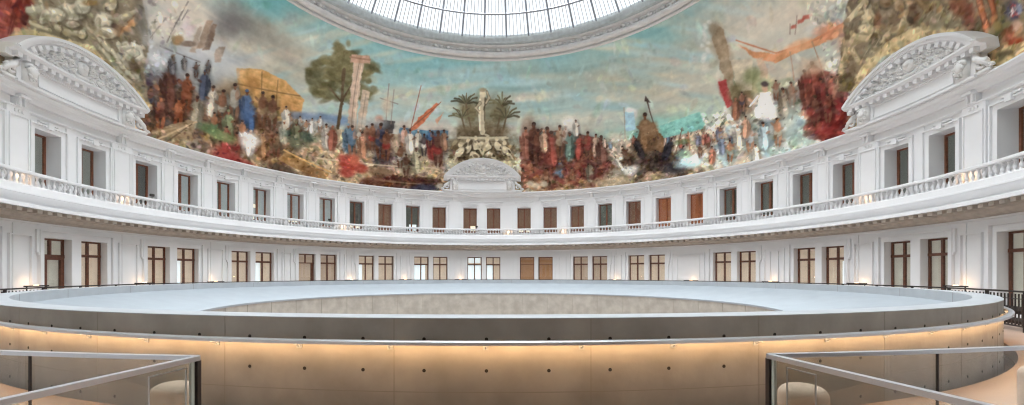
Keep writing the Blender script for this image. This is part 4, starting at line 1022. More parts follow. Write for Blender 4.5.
['E',-42.38,14.98,0.8,0.06,0.2,-0.16,[126,118,80],0.5,0.7],
['E',-40.35,15.06,0.67,0.05,0.17,-0.14,[126,118,80],0.5,0.7],
['E',-38.92,14.82,1.23,0.08,0.23,-0.2,[126,118,80],0.5,0.7],
['E',-42.72,15.41,1.16,0.08,0.25,-0.17,[126,118,80],0.5,0.7],
['E',-39.94,14.76,0.66,0.04,0.13,-0.11,[104,98,62],0.5,0.7],
['L',[[-39.42,10.75],[-39.47,12.58],[-40.48,14.32]],0.239,[88,70,48],1.0],
['L',[[-39.47,12.58],[-37.72,13.69]],0.125,[88,70,48],1.0],
['L',[[-39.06,12.36],[-42.96,13.08]],0.113,[92,74,50],1.0],
['P',[[-36.99,10.35],[-34.76,10.47],[-35.8,15.08],[-38.28,15.03]],[196,170,146],1.0],
['L',[[-36.06,10.54],[-37.0,14.89]],0.062,[150,122,100],1.0],
['L',[[-35.31,10.58],[-36.21,14.94]],0.052,[220,200,178],1.0],
['P',[[-39.44,14.84],[-34.09,15.07],[-34.83,15.46],[-39.69,15.26]],[190,150,124],1.0],
['L',[[-39.75,15.1],[-34.32,15.28]],0.082,[160,116,92],1.0],
['P',[[-34.62,10.76],[-32.6,10.86],[-32.71,13.5],[-34.87,13.5]],[186,166,142],1.0],
['L',[[-33.67,10.95],[-33.66,13.32]],0.06,[150,128,106],1.0],
['P',[[-30.12,11.82],[-24.8,11.92],[-25.3,11.06],[-28.7,10.91]],[66,62,60],1.0],
['E',-27.34,11.54,2.37,0.1,0.13,-0.34,[58,54,54],0.4,0.9],
['L',[[-27.45,11.81],[-27.98,14.24]],0.058,[120,110,100],1.0],
['L',[[-26.08,11.73],[-26.37,13.95]],0.054,[130,118,108],1.0],
['L',[[-29.83,13.28],[-24.79,13.13]],0.051,[130,120,110],1.0],
['E',-27.68,12.87,1.34,0.06,0.3,-0.58,[196,176,150],0.6,0.7],
['E',-29.34,11.86,1.05,0.05,0.12,-0.27,[200,96,60],0.6,0.7],
['P',[[-20.81,11.37],[-19.22,11.57],[-13.06,13.52],[-13.94,13.57],[-18.93,12.42]],[188,98,62],1.0],
['L',[[-20.81,11.37],[-18.96,14.49]],0.077,[140,86,66],1.0],
['L',[[-21.39,11.49],[-12.82,13.66]],0.064,[130,80,60],1.0],
['P',[[-13.89,12.42],[-11.78,13.02],[-13.27,12.16]],[196,120,80],0.7],
['F',-48.21,9.89,3.63,0.26,-0.48,1.01,[206,202,196],[150,110,84],0.34,2],
['F',-46.73,9.73,3.67,0.25,-0.45,1.03,[206,202,196],[150,110,84],0.34,3],
['F',-45.41,9.95,3.71,0.25,-0.47,1.04,[206,202,196],[150,110,84],0.34,1],
['F',-43.6,10.21,3.77,0.25,-0.48,1.04,[206,202,196],[150,110,84],0.34,2],
['F',-50.51,9.85,3.56,0.27,-0.49,1.0,[206,202,196],[150,110,84],0.34,3],
['E',-31.61,11.61,3.6,0.18,0.18,-0.4,[170,176,170],0.6,0.6],
['E',-29.43,11.44,2.6,0.12,0.14,-0.34,[186,190,190],0.6,0.6],
['F',-74.89,8.71,7.49,0.84,-1.22,2.16,[96,60,48],[110,60,40],0.34,1],
['F',-71.72,8.95,6.73,0.73,-1.12,1.93,[150,84,52],[126,70,44],0.34,3],
['F',-72.73,7.98,5.29,0.53,-0.64,1.55,[140,76,46],[140,80,50],0.34,3],
['F',-75.81,7.57,5.79,0.58,-0.61,1.71,[110,70,56],[150,86,56],0.34,2],
['F',-69.46,8.19,6.23,0.6,-0.77,1.82,[140,130,110],[110,68,48],0.34,1],
['F',-68.88,9.92,5.48,0.61,-1.12,1.52,[72,78,96],[90,60,50],0.34,4],
['F',-66.81,9.13,6.02,0.6,-0.96,1.72,[190,178,160],[130,90,66],0.34,0],
['F',-64.74,8.99,6.56,0.62,-0.97,1.88,[170,160,140],[120,80,58],0.34,3],
['F',-62.52,9.44,7.1,0.67,-1.14,2.01,[156,150,136],[130,92,70],0.34,2],
['F',-60.01,9.43,6.89,0.62,-1.05,1.96,[74,96,130],[110,70,50],0.34,4],
['F',-58.97,9.03,5.33,0.46,-0.71,1.53,[60,86,128],[120,80,56],0.34,0],
['F',-56.66,9.6,7.13,0.61,-1.06,2.01,[150,120,84],[110,72,50],0.34,3],
['F',-54.42,9.54,7.29,0.59,-1.02,2.06,[132,112,84],[96,62,44],0.34,3],
['F',-63.19,8.19,5.91,0.51,-0.65,1.74,[122,132,96],[140,94,66],0.34,4],
['F',-65.93,8.06,4.97,0.44,-0.55,1.46,[96,116,84],[130,86,60],0.34,3],
['F',-60.27,8.06,5.28,0.42,-0.52,1.56,[210,206,200],[150,104,76],0.34,3],
['F',-58.46,7.58,5.38,0.39,-0.42,1.61,[200,190,180],[120,80,60],0.34,4],
['F',-61.26,7.12,5.65,0.41,-0.36,1.7,[140,60,52],[120,72,54],0.34,3],
['F',-63.36,7.45,5.13,0.41,-0.41,1.53,[150,66,58],[130,80,60],0.34,0],
['F',-55.92,7.63,5.51,0.38,-0.42,1.65,[150,110,76],[110,74,52],0.34,1],
['F',-52.92,7.84,5.66,0.38,-0.44,1.69,[120,96,72],[110,70,50],0.34,2],
['F',-51.45,9.9,4.85,0.38,-0.69,1.35,[208,200,186],[140,100,76],0.34,1],
['F',-48.66,8.66,6.76,0.45,-0.65,1.98,[110,96,76],[88,56,40],0.34,4],
['F',-51.46,8.86,5.29,0.38,-0.58,1.53,[190,180,160],[130,86,60],0.34,4],
['F',-77.84,8.27,4.27,0.48,-0.63,1.24,[84,84,94],[90,60,48],0.34,3],
['F',-71.21,10.83,2.82,0.35,-0.73,0.75,[110,104,104],[90,66,56],0.34,3],
['F',-75.48,10.49,2.99,0.39,-0.78,0.81,[104,100,104],[90,70,60],0.34,1],
['F',-69.27,11.28,2.53,0.31,-0.69,0.66,[100,96,98],[90,70,60],0.34,2],
['F',-73.65,10.94,2.38,0.31,-0.66,0.63,[120,112,108],[96,76,66],0.34,1],
['E',-64.44,8.31,2.68,-0.02,-0.2,-0.3,[116,134,88],0.5,0.85],
['E',-67.29,8.51,1.86,0.0,-0.18,-0.29,[96,120,80],0.5,0.8],
['E',-63.31,7.21,2.63,-0.12,-0.5,-0.49,[146,58,52],0.5,0.9],
['E',-60.41,6.94,2.76,-0.08,-0.32,-0.38,[130,50,46],0.5,0.85],
['E',-58.77,8.56,2.06,0.17,0.18,-0.48,[216,212,206],0.5,0.85],
['E',-60.0,10.15,1.22,0.12,0.35,-0.56,[66,92,132],0.5,0.85],
['P',[[-77.46,7.3],[-69.97,7.47],[-69.65,8.62],[-71.15,8.58]],[150,126,96],0.85],
['L',[[-76.34,6.99],[-69.65,8.62]],0.085,[186,160,124],0.9],
['L',[[-74.92,6.92],[-70.33,8.44]],0.053,[96,74,54],1.0],
['L',[[-77.76,7.16],[-73.08,7.95]],0.072,[170,146,112],0.8],
['E',-48.09,9.63,4.57,0.14,-0.02,-0.33,[66,86,74],0.5,0.8],
['P',[[-50.84,8.38],[-40.38,7.45],[-42.23,6.92],[-52.46,7.74]],[150,112,68],0.9],
['L',[[-51.32,8.48],[-40.41,7.59]],0.115,[186,146,92],1.0],
['E',-51.01,7.15,3.46,-0.1,-0.25,-0.34,[70,56,46],0.5,0.8],
['E',-44.64,7.37,2.64,-0.18,-0.38,-0.35,[120,88,58],0.5,0.8],
['F',-48.74,8.92,5.41,0.37,-0.56,1.57,[112,112,84],[92,58,42],0.34,4],
['E',-48.84,9.18,3.14,-0.01,-0.16,-0.33,[96,98,76],0.5,0.8],
['F',-41.77,9.23,5.71,0.34,-0.55,1.64,[190,180,166],[140,96,72],0.34,0],
['F',-40.3,9.18,5.76,0.33,-0.53,1.66,[146,84,66],[130,86,62],0.34,4],
['F',-36.37,9.25,6.9,0.35,-0.58,1.98,[110,140,160],[140,100,80],0.34,4],
['F',-35.31,9.01,7.43,0.36,-0.57,2.15,[86,112,136],[150,104,80],0.34,2],
['F',-33.4,9.39,6.02,0.29,-0.48,1.72,[196,188,172],[140,96,72],0.34,4],
['F',-31.93,9.61,6.07,0.28,-0.49,1.72,[206,196,180],[150,110,86],0.34,3],
['F',-32.78,8.98,6.53,0.29,-0.46,1.9,[170,120,90],[130,80,60],0.34,0],
['F',-30.4,9.68,6.64,0.29,-0.52,1.88,[170,66,54],[130,84,60],0.34,3],
['F',-28.22,9.18,8.75,0.35,-0.56,2.52,[56,62,84],[110,68,48],0.34,2],
['F',-26.64,9.09,7.77,0.29,-0.46,2.25,[150,56,46],[110,70,50],0.34,3],
['F',-22.05,9.86,6.9,0.23,-0.42,1.94,[206,166,146],[140,90,66],0.34,2],
['F',-20.43,9.76,6.4,0.19,-0.35,1.81,[214,204,190],[120,80,60],0.34,0],
['F',-18.34,10.12,5.39,0.15,-0.29,1.5,[190,180,164],[120,84,62],0.34,4],
['F',-16.65,9.71,5.94,0.15,-0.27,1.68,[216,208,196],[70,60,60],0.34,3],
['F',-14.45,9.45,7.59,0.16,-0.28,2.17,[150,56,48],[110,66,48],0.34,1],
['F',-12.77,9.02,9.23,0.17,-0.28,2.68,[146,50,44],[90,56,44],0.34,3],
['F',-15.15,10.51,4.37,0.11,-0.22,1.19,[60,96,140],[120,80,60],0.34,2],
['F',-11.27,10.29,5.5,0.1,-0.2,1.52,[150,110,84],[90,60,48],0.34,1],
['F',-22.89,8.6,5.78,0.18,-0.26,1.7,[196,186,168],[110,74,54],0.34,3],
['F',-18.62,8.41,6.39,0.16,-0.22,1.89,[170,160,130],[80,56,44],0.34,0],
['F',-21.23,8.02,5.8,0.16,-0.2,1.74,[120,104,84],[90,62,48],0.34,3],
['E',-36.19,8.53,2.37,-0.14,-0.49,-0.51,[160,62,50],0.35,0.9],
['E',-33.13,8.22,2.46,-0.08,-0.24,-0.38,[150,58,46],0.35,0.9],
['E',-34.74,8.74,1.14,0.18,0.6,-0.39,[186,96,70],0.5,0.8],
['E',-36.05,7.8,1.97,0.09,0.06,-0.37,[150,52,44],0.5,0.8],
['E',-28.03,8.12,3.59,0.13,0.05,-0.38,[110,84,62],0.5,0.8],
['E',-16.39,7.17,3.74,0.07,0.02,-0.33,[52,56,76],0.5,0.8],
['E',-29.97,7.28,3.04,0.11,0.03,-0.31,[96,60,44],0.5,0.8],
['L',[[-5.56,13.66],[-8.2,13.84],[-9.91,13.77]],0.109,[76,70,50],0.9],
['L',[[-5.56,13.66],[-7.68,13.96],[-9.05,13.97]],0.108,[76,70,50],0.9],
['L',[[-5.56,13.66],[-6.86,14.07],[-7.7,14.14]],0.107,[110,104,72],0.9],
['L',[[-5.56,13.66],[-6.27,14.11],[-6.71,14.22]],0.107,[76,70,50],0.9],
['L',[[-5.56,13.66],[-5.56,14.18],[-5.53,14.33]],0.107,[92,84,56],0.9],
['L',[[-5.56,13.66],[-4.81,14.09],[-4.27,14.18]],0.107,[76,70,50],0.9],
['L',[[-5.56,13.66],[-4.17,14.17],[-3.21,14.32]],0.107,[92,84,56],0.9],
['L',[[-5.56,13.66],[-3.68,14.04],[-2.39,14.1]],0.108,[76,70,50],0.9],
['L',[[-5.56,13.66],[-3.38,13.81],[-1.9,13.71]],0.11,[76,70,50],0.9],
['L',[[-5.56,13.66],[-3.8,11.89]],0.158,[100,84,60],1.0],
['L',[[4.96,13.57],[2.72,13.8],[1.21,13.75]],0.11,[110,104,72],0.9],
['L',[[4.96,13.57],[2.69,13.93],[1.16,13.97]],0.109,[110,104,72],0.9],
['L',[[4.96,13.57],[3.87,13.96],[3.13,14.02]],0.109,[92,84,56],0.9],
['L',[[4.96,13.57],[4.21,14.1],[3.7,14.25]],0.108,[110,104,72],0.9],
['L',[[4.96,13.57],[5.04,14.22],[5.08,14.45]],0.107,[110,104,72],0.9],
['L',[[4.96,13.57],[5.56,14.0],[5.95,14.08]],0.109,[92,84,56],0.9],
['L',[[4.96,13.57],[6.43,14.06],[7.41,14.19]],0.108,[76,70,50],0.9],
['L',[[4.96,13.57],[6.66,13.87],[7.78,13.87]],0.109,[76,70,50],0.9],
['L',[[4.96,13.57],[7.1,13.76],[8.52,13.69]],0.11,[76,70,50],0.9],
['L',[[4.96,13.57],[3.35,11.77]],0.16,[100,84,60],1.0],
['L',[[-6.57,12.7],[-8.89,12.87],[-10.4,12.77]],0.115,[110,104,72],0.9],
['L',[[-6.57,12.7],[-8.2,12.99],[-9.25,12.97]],0.115,[110,104,72],0.9],
['L',[[-6.57,12.7],[-8.18,13.23],[-9.23,13.36]],0.113,[76,70,50],0.9],
['L',[[-6.57,12.7],[-7.37,13.16],[-7.87,13.25]],0.114,[92,84,56],0.9],
['L',[[-6.57,12.7],[-6.44,13.31],[-6.33,13.5]],0.113,[92,84,56],0.9],
['L',[[-6.57,12.7],[-5.89,13.2],[-5.4,13.32]],0.114,[110,104,72],0.9],
['L',[[-6.57,12.7],[-5.41,13.23],[-4.6,13.38]],0.114,[76,70,50],0.9],
['L',[[-6.57,12.7],[-4.3,13.1],[-2.75,13.15]],0.115,[92,84,56],0.9],
['L',[[-6.57,12.7],[-4.44,12.9],[-3.0,12.83]],0.116,[110,104,72],0.9],
['L',[[-6.57,12.7],[-4.5,10.85]],0.166,[100,84,60],1.0],
['L',[[6.07,12.76],[3.4,12.98],[1.62,12.91]],0.116,[92,84,56],0.9],
['L',[[6.07,12.76],[4.12,13.18],[2.81,13.25]],0.114,[92,84,56],0.9],
['L',[[6.07,12.76],[4.49,13.29],[3.42,13.44]],0.114,[76,70,50],0.9],
['L',[[6.07,12.76],[5.27,13.3],[4.71,13.46]],0.114,[110,104,72],0.9],
['L',[[6.07,12.76],[5.98,13.26],[5.91,13.39]],0.114,[76,70,50],0.9],
['L',[[6.07,12.76],[6.8,13.34],[7.27,13.52]],0.113,[110,104,72],0.9],
['L',[[6.07,12.76],[7.87,13.27],[9.07,13.4]],0.114,[92,84,56],0.9],
['L',[[6.07,12.76],[8.48,13.12],[10.07,13.14]],0.115,[76,70,50],0.9],
['L',[[6.07,12.76],[8.37,12.91],[9.88,12.8]],0.116,[76,70,50],0.9],
['L',[[6.07,12.76],[4.13,10.88]],0.166,[100,84,60],1.0],
['P',[[-7.44,10.66],[6.53,10.72],[5.43,11.4],[-6.4,11.35]],[136,124,98],0.9],
['L',[[-6.96,11.34],[6.0,11.4]],0.089,[196,184,152],1.0],
['L',[[-7.23,11.26],[6.56,11.32]],0.118,[188,176,146],1.0],
['L',[[-0.61,13.96],[-0.86,13.17],[-0.5,11.77]],0.571,[84,72,52],0.9],
['L',[[-0.91,14.02],[-1.16,13.3],[-0.79,11.84]],0.433,[184,172,142],1.0],
['L',[[-1.5,13.96],[-1.73,13.16],[-1.36,11.91]],0.148,[222,212,186],1.0],
['L',[[0.01,13.17],[0.34,11.91]],0.101,[120,108,80],1.0],
['E',-0.64,14.34,1.01,0.0,0.02,-0.26,[206,196,168],0.3,1],
['E',-0.66,14.59,1.08,0.0,0.01,-0.12,[150,138,108],0.4,0.9],
['L',[[-1.48,13.76],[-2.62,13.43],[-1.43,13.1]],0.248,[80,66,46],0.7],
['L',[[-1.48,13.76],[-2.62,13.43],[-1.43,13.1]],0.149,[172,160,130],0.95],
['E',-2.62,13.43,0.44,-0.03,-0.1,-0.09,[172,160,130],0.5,0.8],
['L',[[0.28,13.77],[1.15,14.1],[0.54,14.47]],0.221,[80,66,46],0.7],
['L',[[0.28,13.77],[1.15,14.1],[0.54,14.47]],0.127,[172,160,130],0.95],
['E',1.15,14.1,0.38,0.04,0.14,-0.07,[172,160,130],0.5,0.8],
['L',[[-7.51,11.26],[6.56,11.32]],0.111,[178,166,136],1.0],
['L',[[-6.92,11.04],[5.99,11.1]],0.105,[120,106,80],1.0],
['L',[[-0.86,13.17],[-0.79,11.76]],0.398,[184,172,142],1.0],
['L',[[-1.44,13.17],[-1.36,11.91]],0.13,[220,210,184],1.0],
['E',-4.37,10.47,1.1,-0.1,-0.54,-0.44,[60,48,34],0.3,0.9],
['E',-4.65,10.54,0.79,-0.07,-0.45,-0.37,[186,172,142],0.25,1],
['E',-4.82,10.65,0.4,-0.04,-0.22,-0.18,[212,200,172],0.4,0.8],
['E',-4.59,11.07,0.59,0.01,0.01,-0.19,[196,182,150],0.25,1],
['L',[[-4.63,10.31],[-5.79,10.22],[-6.54,9.82]],0.154,[178,164,132],1.0],
['L',[[-4.67,10.77],[-5.63,10.61],[-6.19,10.29]],0.114,[190,176,146],1.0],
['E',-2.15,10.71,1.15,0.06,0.31,-0.45,[60,48,34],0.3,0.9],
['E',-2.43,10.79,0.82,0.04,0.26,-0.37,[186,172,142],0.25,1],
['E',-2.6,10.9,0.41,0.02,0.13,-0.19,[212,200,172],0.4,0.8],
['E',-2.54,11.31,0.59,0.0,0.01,-0.19,[196,182,150],0.25,1],
['L',[[-2.42,10.56],[-1.41,10.49],[-0.73,10.11]],0.153,[178,164,132],1.0],
['L',[[-2.44,11.01],[-1.6,10.87],[-1.08,10.57]],0.113,[190,176,146],1.0],
['E',0.93,10.65,1.17,-0.03,-0.14,-0.46,[60,48,34],0.3,0.9],
['E',0.65,10.73,0.84,-0.02,-0.12,-0.38,[186,172,142],0.25,1],
['E',0.48,10.84,0.42,-0.01,-0.06,-0.19,[212,200,172],0.4,0.8],
['E',0.71,11.26,0.59,0.0,0.0,-0.19,[196,182,150],0.25,1],
['L',[[0.65,10.5],[-0.18,10.42],[-0.73,10.03]],0.154,[178,164,132],1.0],
['L',[[0.65,10.95],[-0.05,10.8],[-0.46,10.49]],0.114,[190,176,146],1.0],
['E',3.73,10.65,1.14,0.08,0.43,-0.45,[60,48,34],0.3,0.9],
['E',3.45,10.73,0.81,0.06,0.36,-0.37,[186,172,142],0.25,1],
['E',3.28,10.84,0.41,0.03,0.18,-0.18,[212,200,172],0.4,0.8],
['E',3.36,11.26,0.59,-0.0,-0.0,-0.19,[196,182,150],0.25,1],
['L',[[3.45,10.5],[4.62,10.42],[5.39,10.03]],0.154,[178,164,132],1.0],
['L',[[3.45,10.96],[4.43,10.8],[5.01,10.5]],0.114,[190,176,146],1.0],
['E',5.96,10.34,1.02,0.16,0.82,-0.41,[60,48,34],0.3,0.9],
['E',5.68,10.42,0.73,0.11,0.69,-0.34,[186,172,142],0.25,1],
['E',5.52,10.53,0.36,0.06,0.34,-0.17,[212,200,172],0.4,0.8],
['E',5.59,10.95,0.59,-0.0,-0.01,-0.19,[196,182,150],0.25,1],
['L',[[5.67,10.19],[7.01,10.1],[7.88,9.7]],0.155,[178,164,132],1.0],
['L',[[5.69,10.65],[6.8,10.49],[7.45,10.18]],0.115,[190,176,146],1.0],
['E',-6.56,10.13,0.97,-0.18,-0.92,-0.39,[60,48,34],0.3,0.9],
['E',-6.85,10.21,0.69,-0.12,-0.77,-0.33,[186,172,142],0.25,1],
['E',-7.02,10.32,0.35,-0.06,-0.38,-0.16,[212,200,172],0.4,0.8],
['E',-6.81,10.74,0.58,0.01,0.02,-0.19,[196,182,150],0.25,1],
['L',[[-6.83,9.98],[-7.81,9.89],[-8.44,9.48]],0.155,[178,164,132],1.0],
['L',[[-6.87,10.44],[-7.68,10.27],[-8.15,9.96]],0.115,[190,176,146],1.0],
['E',1.77,10.04,0.58,-0.28,-1.44,-0.24,[60,48,34],0.3,0.9],
['E',1.5,10.11,0.42,-0.2,-1.2,-0.2,[186,172,142],0.25,1],
['E',1.33,10.23,0.21,-0.1,-0.6,-0.1,[212,200,172],0.4,0.8],
['E',1.38,10.65,0.59,0.0,0.0,-0.19,[196,182,150],0.25,1],
['L',[[1.5,9.88],[2.83,9.8],[3.71,9.4]],0.157,[178,164,132],1.0],
['L',[[1.49,10.35],[2.61,10.19],[3.27,9.88]],0.116,[190,176,146],1.0],
['E',-2.39,9.94,0.57,0.29,1.45,-0.23,[60,48,34],0.3,0.9],
['E',-2.67,10.02,0.41,0.2,1.21,-0.19,[186,172,142],0.25,1],
['E',-2.85,10.13,0.2,0.1,0.61,-0.09,[212,200,172],0.4,0.8],
['E',-2.59,10.56,0.59,0.0,0.01,-0.19,[196,182,150],0.25,1],
['L',[[-2.66,9.78],[-3.99,9.69],[-4.85,9.29]],0.157,[178,164,132],1.0],
['L',[[-2.68,10.25],[-3.79,10.09],[-4.43,9.77]],0.116,[190,176,146],1.0],
['E',6.64,10.03,0.54,-0.0,0.0,-0.11,[200,188,158],0.4,0.8],
['E',2.83,10.08,0.55,0.17,0.4,-0.1,[64,52,36],0.4,0.8],
['E',-8.35,10.91,0.56,0.21,0.39,-0.07,[164,148,116],0.4,0.8],
['E',-7.39,11.52,0.45,0.18,0.28,-0.05,[96,80,56],0.4,0.8],
['E',-6.37,10.35,0.44,-0.01,-0.06,-0.15,[200,188,158],0.4,0.8],
['E',-2.78,10.96,0.29,0.13,0.32,-0.05,[96,80,56],0.4,0.8],
['E',-2.63,10.86,0.39,-0.09,-0.22,-0.07,[200,188,158],0.4,0.8],
['E',-0.74,10.7,0.55,-0.06,-0.22,-0.15,[164,148,116],0.4,0.8],
['E',-0.19,10.88,0.63,0.02,0.06,-0.12,[164,148,116],0.4,0.8],
['E',1.17,9.8,0.46,0.21,0.47,-0.08,[96,80,56],0.4,0.8],
['E',-3.81,11.54,0.87,-0.0,-0.01,-0.13,[96,80,56],0.4,0.8],
['E',-2.53,9.93,0.64,-0.1,-0.21,-0.11,[96,80,56],0.4,0.8],
['E',-1.01,10.91,0.45,0.15,0.45,-0.1,[200,188,158],0.4,0.8],
['E',-4.66,9.82,0.4,0.17,0.37,-0.07,[96,80,56],0.4,0.8],
['E',-3.97,10.96,0.49,0.22,0.39,-0.06,[64,52,36],0.4,0.8],
['E',-6.49,10.87,0.76,-0.03,-0.05,-0.08,[164,148,116],0.4,0.8],
['E',0.63,11.53,0.77,-0.08,-0.11,-0.07,[200,188,158],0.4,0.8],
['E',-5.26,10.78,0.36,0.17,0.34,-0.05,[64,52,36],0.4,0.8],
['E',3.77,9.94,0.71,0.07,0.12,-0.1,[96,80,56],0.4,0.8],
['E',8.01,10.6,0.38,0.08,0.29,-0.11,[96,80,56],0.4,0.8],
['E',5.14,11.23,0.42,-0.08,-0.23,-0.09,[200,188,158],0.4,0.8],
['E',2.22,10.29,0.73,-0.15,-0.29,-0.11,[96,80,56],0.4,0.8],
['E',6.98,10.27,0.36,-0.13,-0.25,-0.05,[64,52,36],0.4,0.8],
['E',-8.32,10.53,0.61,0.05,0.14,-0.15,[96,80,56],0.4,0.8],
['E',12.25,11.85,1.69,-0.03,-0.12,-0.87,[170,130,104],0.6,0.6],
['F',11.48,9.75,8.27,-0.1,0.18,2.34,[176,110,88],[150,92,66],0.34,1],
['F',13.65,9.41,10.42,-0.15,0.26,2.99,[86,46,40],[90,52,38],0.34,3],
['F',14.73,9.23,9.29,-0.15,0.24,2.68,[96,54,44],[100,60,44],0.34,3],
['F',17.46,9.18,9.78,-0.19,0.31,2.83,[132,60,50],[110,64,44],0.34,0],
['F',18.53,9.0,9.21,-0.19,0.29,2.68,[150,72,58],[100,60,44],0.34,1],
['F',16.48,10.14,6.03,-0.12,0.22,1.68,[190,150,120],[130,84,60],0.34,4],
['F',20.8,9.74,8.11,-0.2,0.36,2.3,[178,150,120],[120,78,56],0.34,2],
['F',22.47,10.0,7.01,-0.19,0.36,1.96,[196,176,160],[120,80,60],0.34,2],
['F',24.65,10.09,6.97,-0.21,0.4,1.94,[120,134,124],[96,62,48],0.34,1],
['F',23.45,9.36,7.49,-0.21,0.35,2.15,[96,118,108],[110,70,54],0.34,0],
['F',26.11,9.28,6.89,-0.21,0.35,1.98,[156,72,60],[120,78,60],0.34,0],
['F',28.23,9.22,7.36,-0.25,0.4,2.12,[140,64,54],[110,74,54],0.34,2],
['F',30.39,9.44,5.74,-0.21,0.36,1.64,[180,150,126],[120,80,60],0.34,1],
['F',31.8,8.63,7.75,-0.28,0.41,2.28,[108,72,60],[80,52,42],0.34,1],
['F',26.99,8.01,6.3,-0.18,0.22,1.89,[130,60,50],[110,66,48],0.34,3],
['F',20.6,8.0,4.82,-0.1,0.13,1.45,[88,110,134],[120,86,66],0.34,2],
['F',28.52,7.49,5.22,-0.15,0.16,1.58,[120,110,92],[96,64,48],0.34,0],
['F',23.75,7.29,4.77,-0.11,0.1,1.46,[150,110,80],[110,72,52],0.34,3],
['F',12.47,7.97,5.45,-0.06,0.08,1.64,[150,110,80],[110,72,52],0.34,2],
['F',16.79,7.42,4.86,-0.08,0.08,1.48,[170,130,100],[110,72,52],0.34,3],
['E',23.82,12.15,2.2,-0.07,-0.11,-0.35,[226,222,212],0.5,0.9],
['E',24.78,11.7,1.9,-0.06,-0.08,-0.28,[214,206,196],0.5,0.8],
['F',25.43,11.1,4.31,-0.15,0.32,1.15,[206,196,182],[110,80,60],0.34,0],
['E',20.09,8.34,1.34,-0.03,-0.04,-0.4,[88,116,142],0.5,0.8],
['E',12.27,8.56,0.84,0.14,0.35,-0.18,[150,90,66],0.5,0.7],
['E',19.45,8.2,1.11,-0.09,-0.14,-0.18,[92,74,60],0.5,0.7],
['E',25.38,8.89,0.53,-0.04,-0.16,-0.21,[92,74,60],0.5,0.7],
['E',21.57,8.42,0.51,0.07,0.32,-0.19,[150,90,66],0.5,0.7],
['E',20.09,8.98,0.93,-0.13,-0.24,-0.16,[84,40,38],0.5,0.7],
['E',28.1,9.12,1.36,-0.11,-0.1,-0.13,[84,40,38],0.5,0.7],
['E',32.02,8.6,1.07,0.13,0.2,-0.13,[150,90,66],0.5,0.7],
['E',18.97,7.41,1.35,0.1,0.2,-0.21,[84,40,38],0.5,0.7],
['E',15.51,9.3,0.64,0.11,0.41,-0.19,[84,40,38],0.5,0.7],
['E',30.28,7.55,0.81,0.13,0.3,-0.16,[92,74,60],0.5,0.7],
['E',11.01,8.96,1.32,-0.29,-0.25,-0.1,[120,60,52],0.5,0.7],
['E',20.91,7.79,1.16,-0.28,-0.33,-0.13,[120,60,52],0.5,0.7],
['E',14.05,8.76,1.1,-0.23,-0.34,-0.15,[150,90,66],0.5,0.7],
['E',11.86,9.0,0.83,-0.08,-0.24,-0.23,[150,90,66],0.5,0.7],
['E',32.69,8.69,0.81,0.11,0.39,-0.22,[120,60,52],0.5,0.7],
['E',33.77,7.54,1.34,-0.15,-0.16,-0.16,[92,74,60],0.5,0.7],
['E',24.5,7.52,1.29,-0.24,-0.26,-0.14,[84,40,38],0.5,0.7],
['E',26.33,7.31,0.58,0.1,0.32,-0.16,[92,74,60],0.5,0.7],
['E',29.18,7.86,0.95,0.04,0.15,-0.21,[84,40,38],0.5,0.7],
['E',25.36,8.92,0.97,0.07,0.24,-0.24,[150,90,66],0.5,0.7],
['E',19.57,8.02,0.73,0.02,0.12,-0.26,[84,40,38],0.5,0.7],
['E',25.25,7.81,0.63,-0.05,-0.17,-0.22,[120,60,52],0.5,0.7],
['E',22.05,8.36,0.51,-0.08,-0.28,-0.17,[84,40,38],0.5,0.7],
['E',15.14,8.58,1.03,0.06,0.18,-0.23,[120,60,52],0.5,0.7],
['E',20.4,8.8,1.2,0.16,0.29,-0.18,[92,74,60],0.5,0.7],
['E',29.25,7.22,0.7,-0.08,-0.2,-0.21,[84,40,38],0.5,0.7],
['E',20.87,7.68,0.87,-0.22,-0.32,-0.12,[120,60,52],0.5,0.7],
['E',12.31,9.38,0.57,-0.05,-0.18,-0.18,[120,60,52],0.5,0.7],
['E',23.83,7.59,0.93,-0.01,0.0,-0.14,[150,90,66],0.5,0.7],
['E',13.27,8.35,1.29,0.2,0.24,-0.13,[120,60,52],0.5,0.7],
['F',52.99,8.99,2.43,-0.16,0.26,0.7,[170,110,90],[130,90,70],0.34,2],
['F',55.14,8.97,2.99,-0.21,0.33,0.87,[206,190,170],[130,90,70],0.34,4],
['F',41.15,9.9,2.89,-0.16,0.29,0.81,[120,120,140],[130,90,70],0.34,2],
['F',47.96,9.53,2.62,-0.17,0.29,0.75,[196,170,150],[130,90,70],0.34,0],
['F',47.74,9.15,2.69,-0.16,0.26,0.78,[206,190,170],[130,90,70],0.34,1],
['F',50.19,9.61,2.24,-0.15,0.26,0.64,[206,190,170],[130,90,70],0.34,2],
['F',55.42,8.79,2.88,-0.2,0.3,0.84,[120,120,140],[130,90,70],0.34,0],
['F',48.29,9.37,3.06,-0.19,0.32,0.88,[180,90,76],[130,90,70],0.34,3],
['F',62.93,8.64,2.76,-0.22,0.32,0.8,[170,110,90],[130,90,70],0.34,0],
['F',34.24,9.79,2.41,-0.11,0.19,0.68,[110,130,150],[130,90,70],0.34,1],
['F',47.89,9.34,2.24,-0.14,0.23,0.64,[196,170,150],[130,90,70],0.34,1],
['F',47.97,9.53,2.56,-0.16,0.28,0.73,[196,170,150],[130,90,70],0.34,0],
['F',32.74,9.98,2.51,-0.11,0.2,0.7,[196,170,150],[130,90,70],0.34,1],
['F',36.53,9.4,3.21,-0.15,0.25,0.92,[206,190,170],[130,90,70],0.34,1],
['F',40.13,9.64,2.99,-0.15,0.27,0.85,[170,110,90],[130,90,70],0.34,2],
['F',63.19,8.84,2.01,-0.17,0.25,0.58,[170,110,90],[130,90,70],0.34,0],
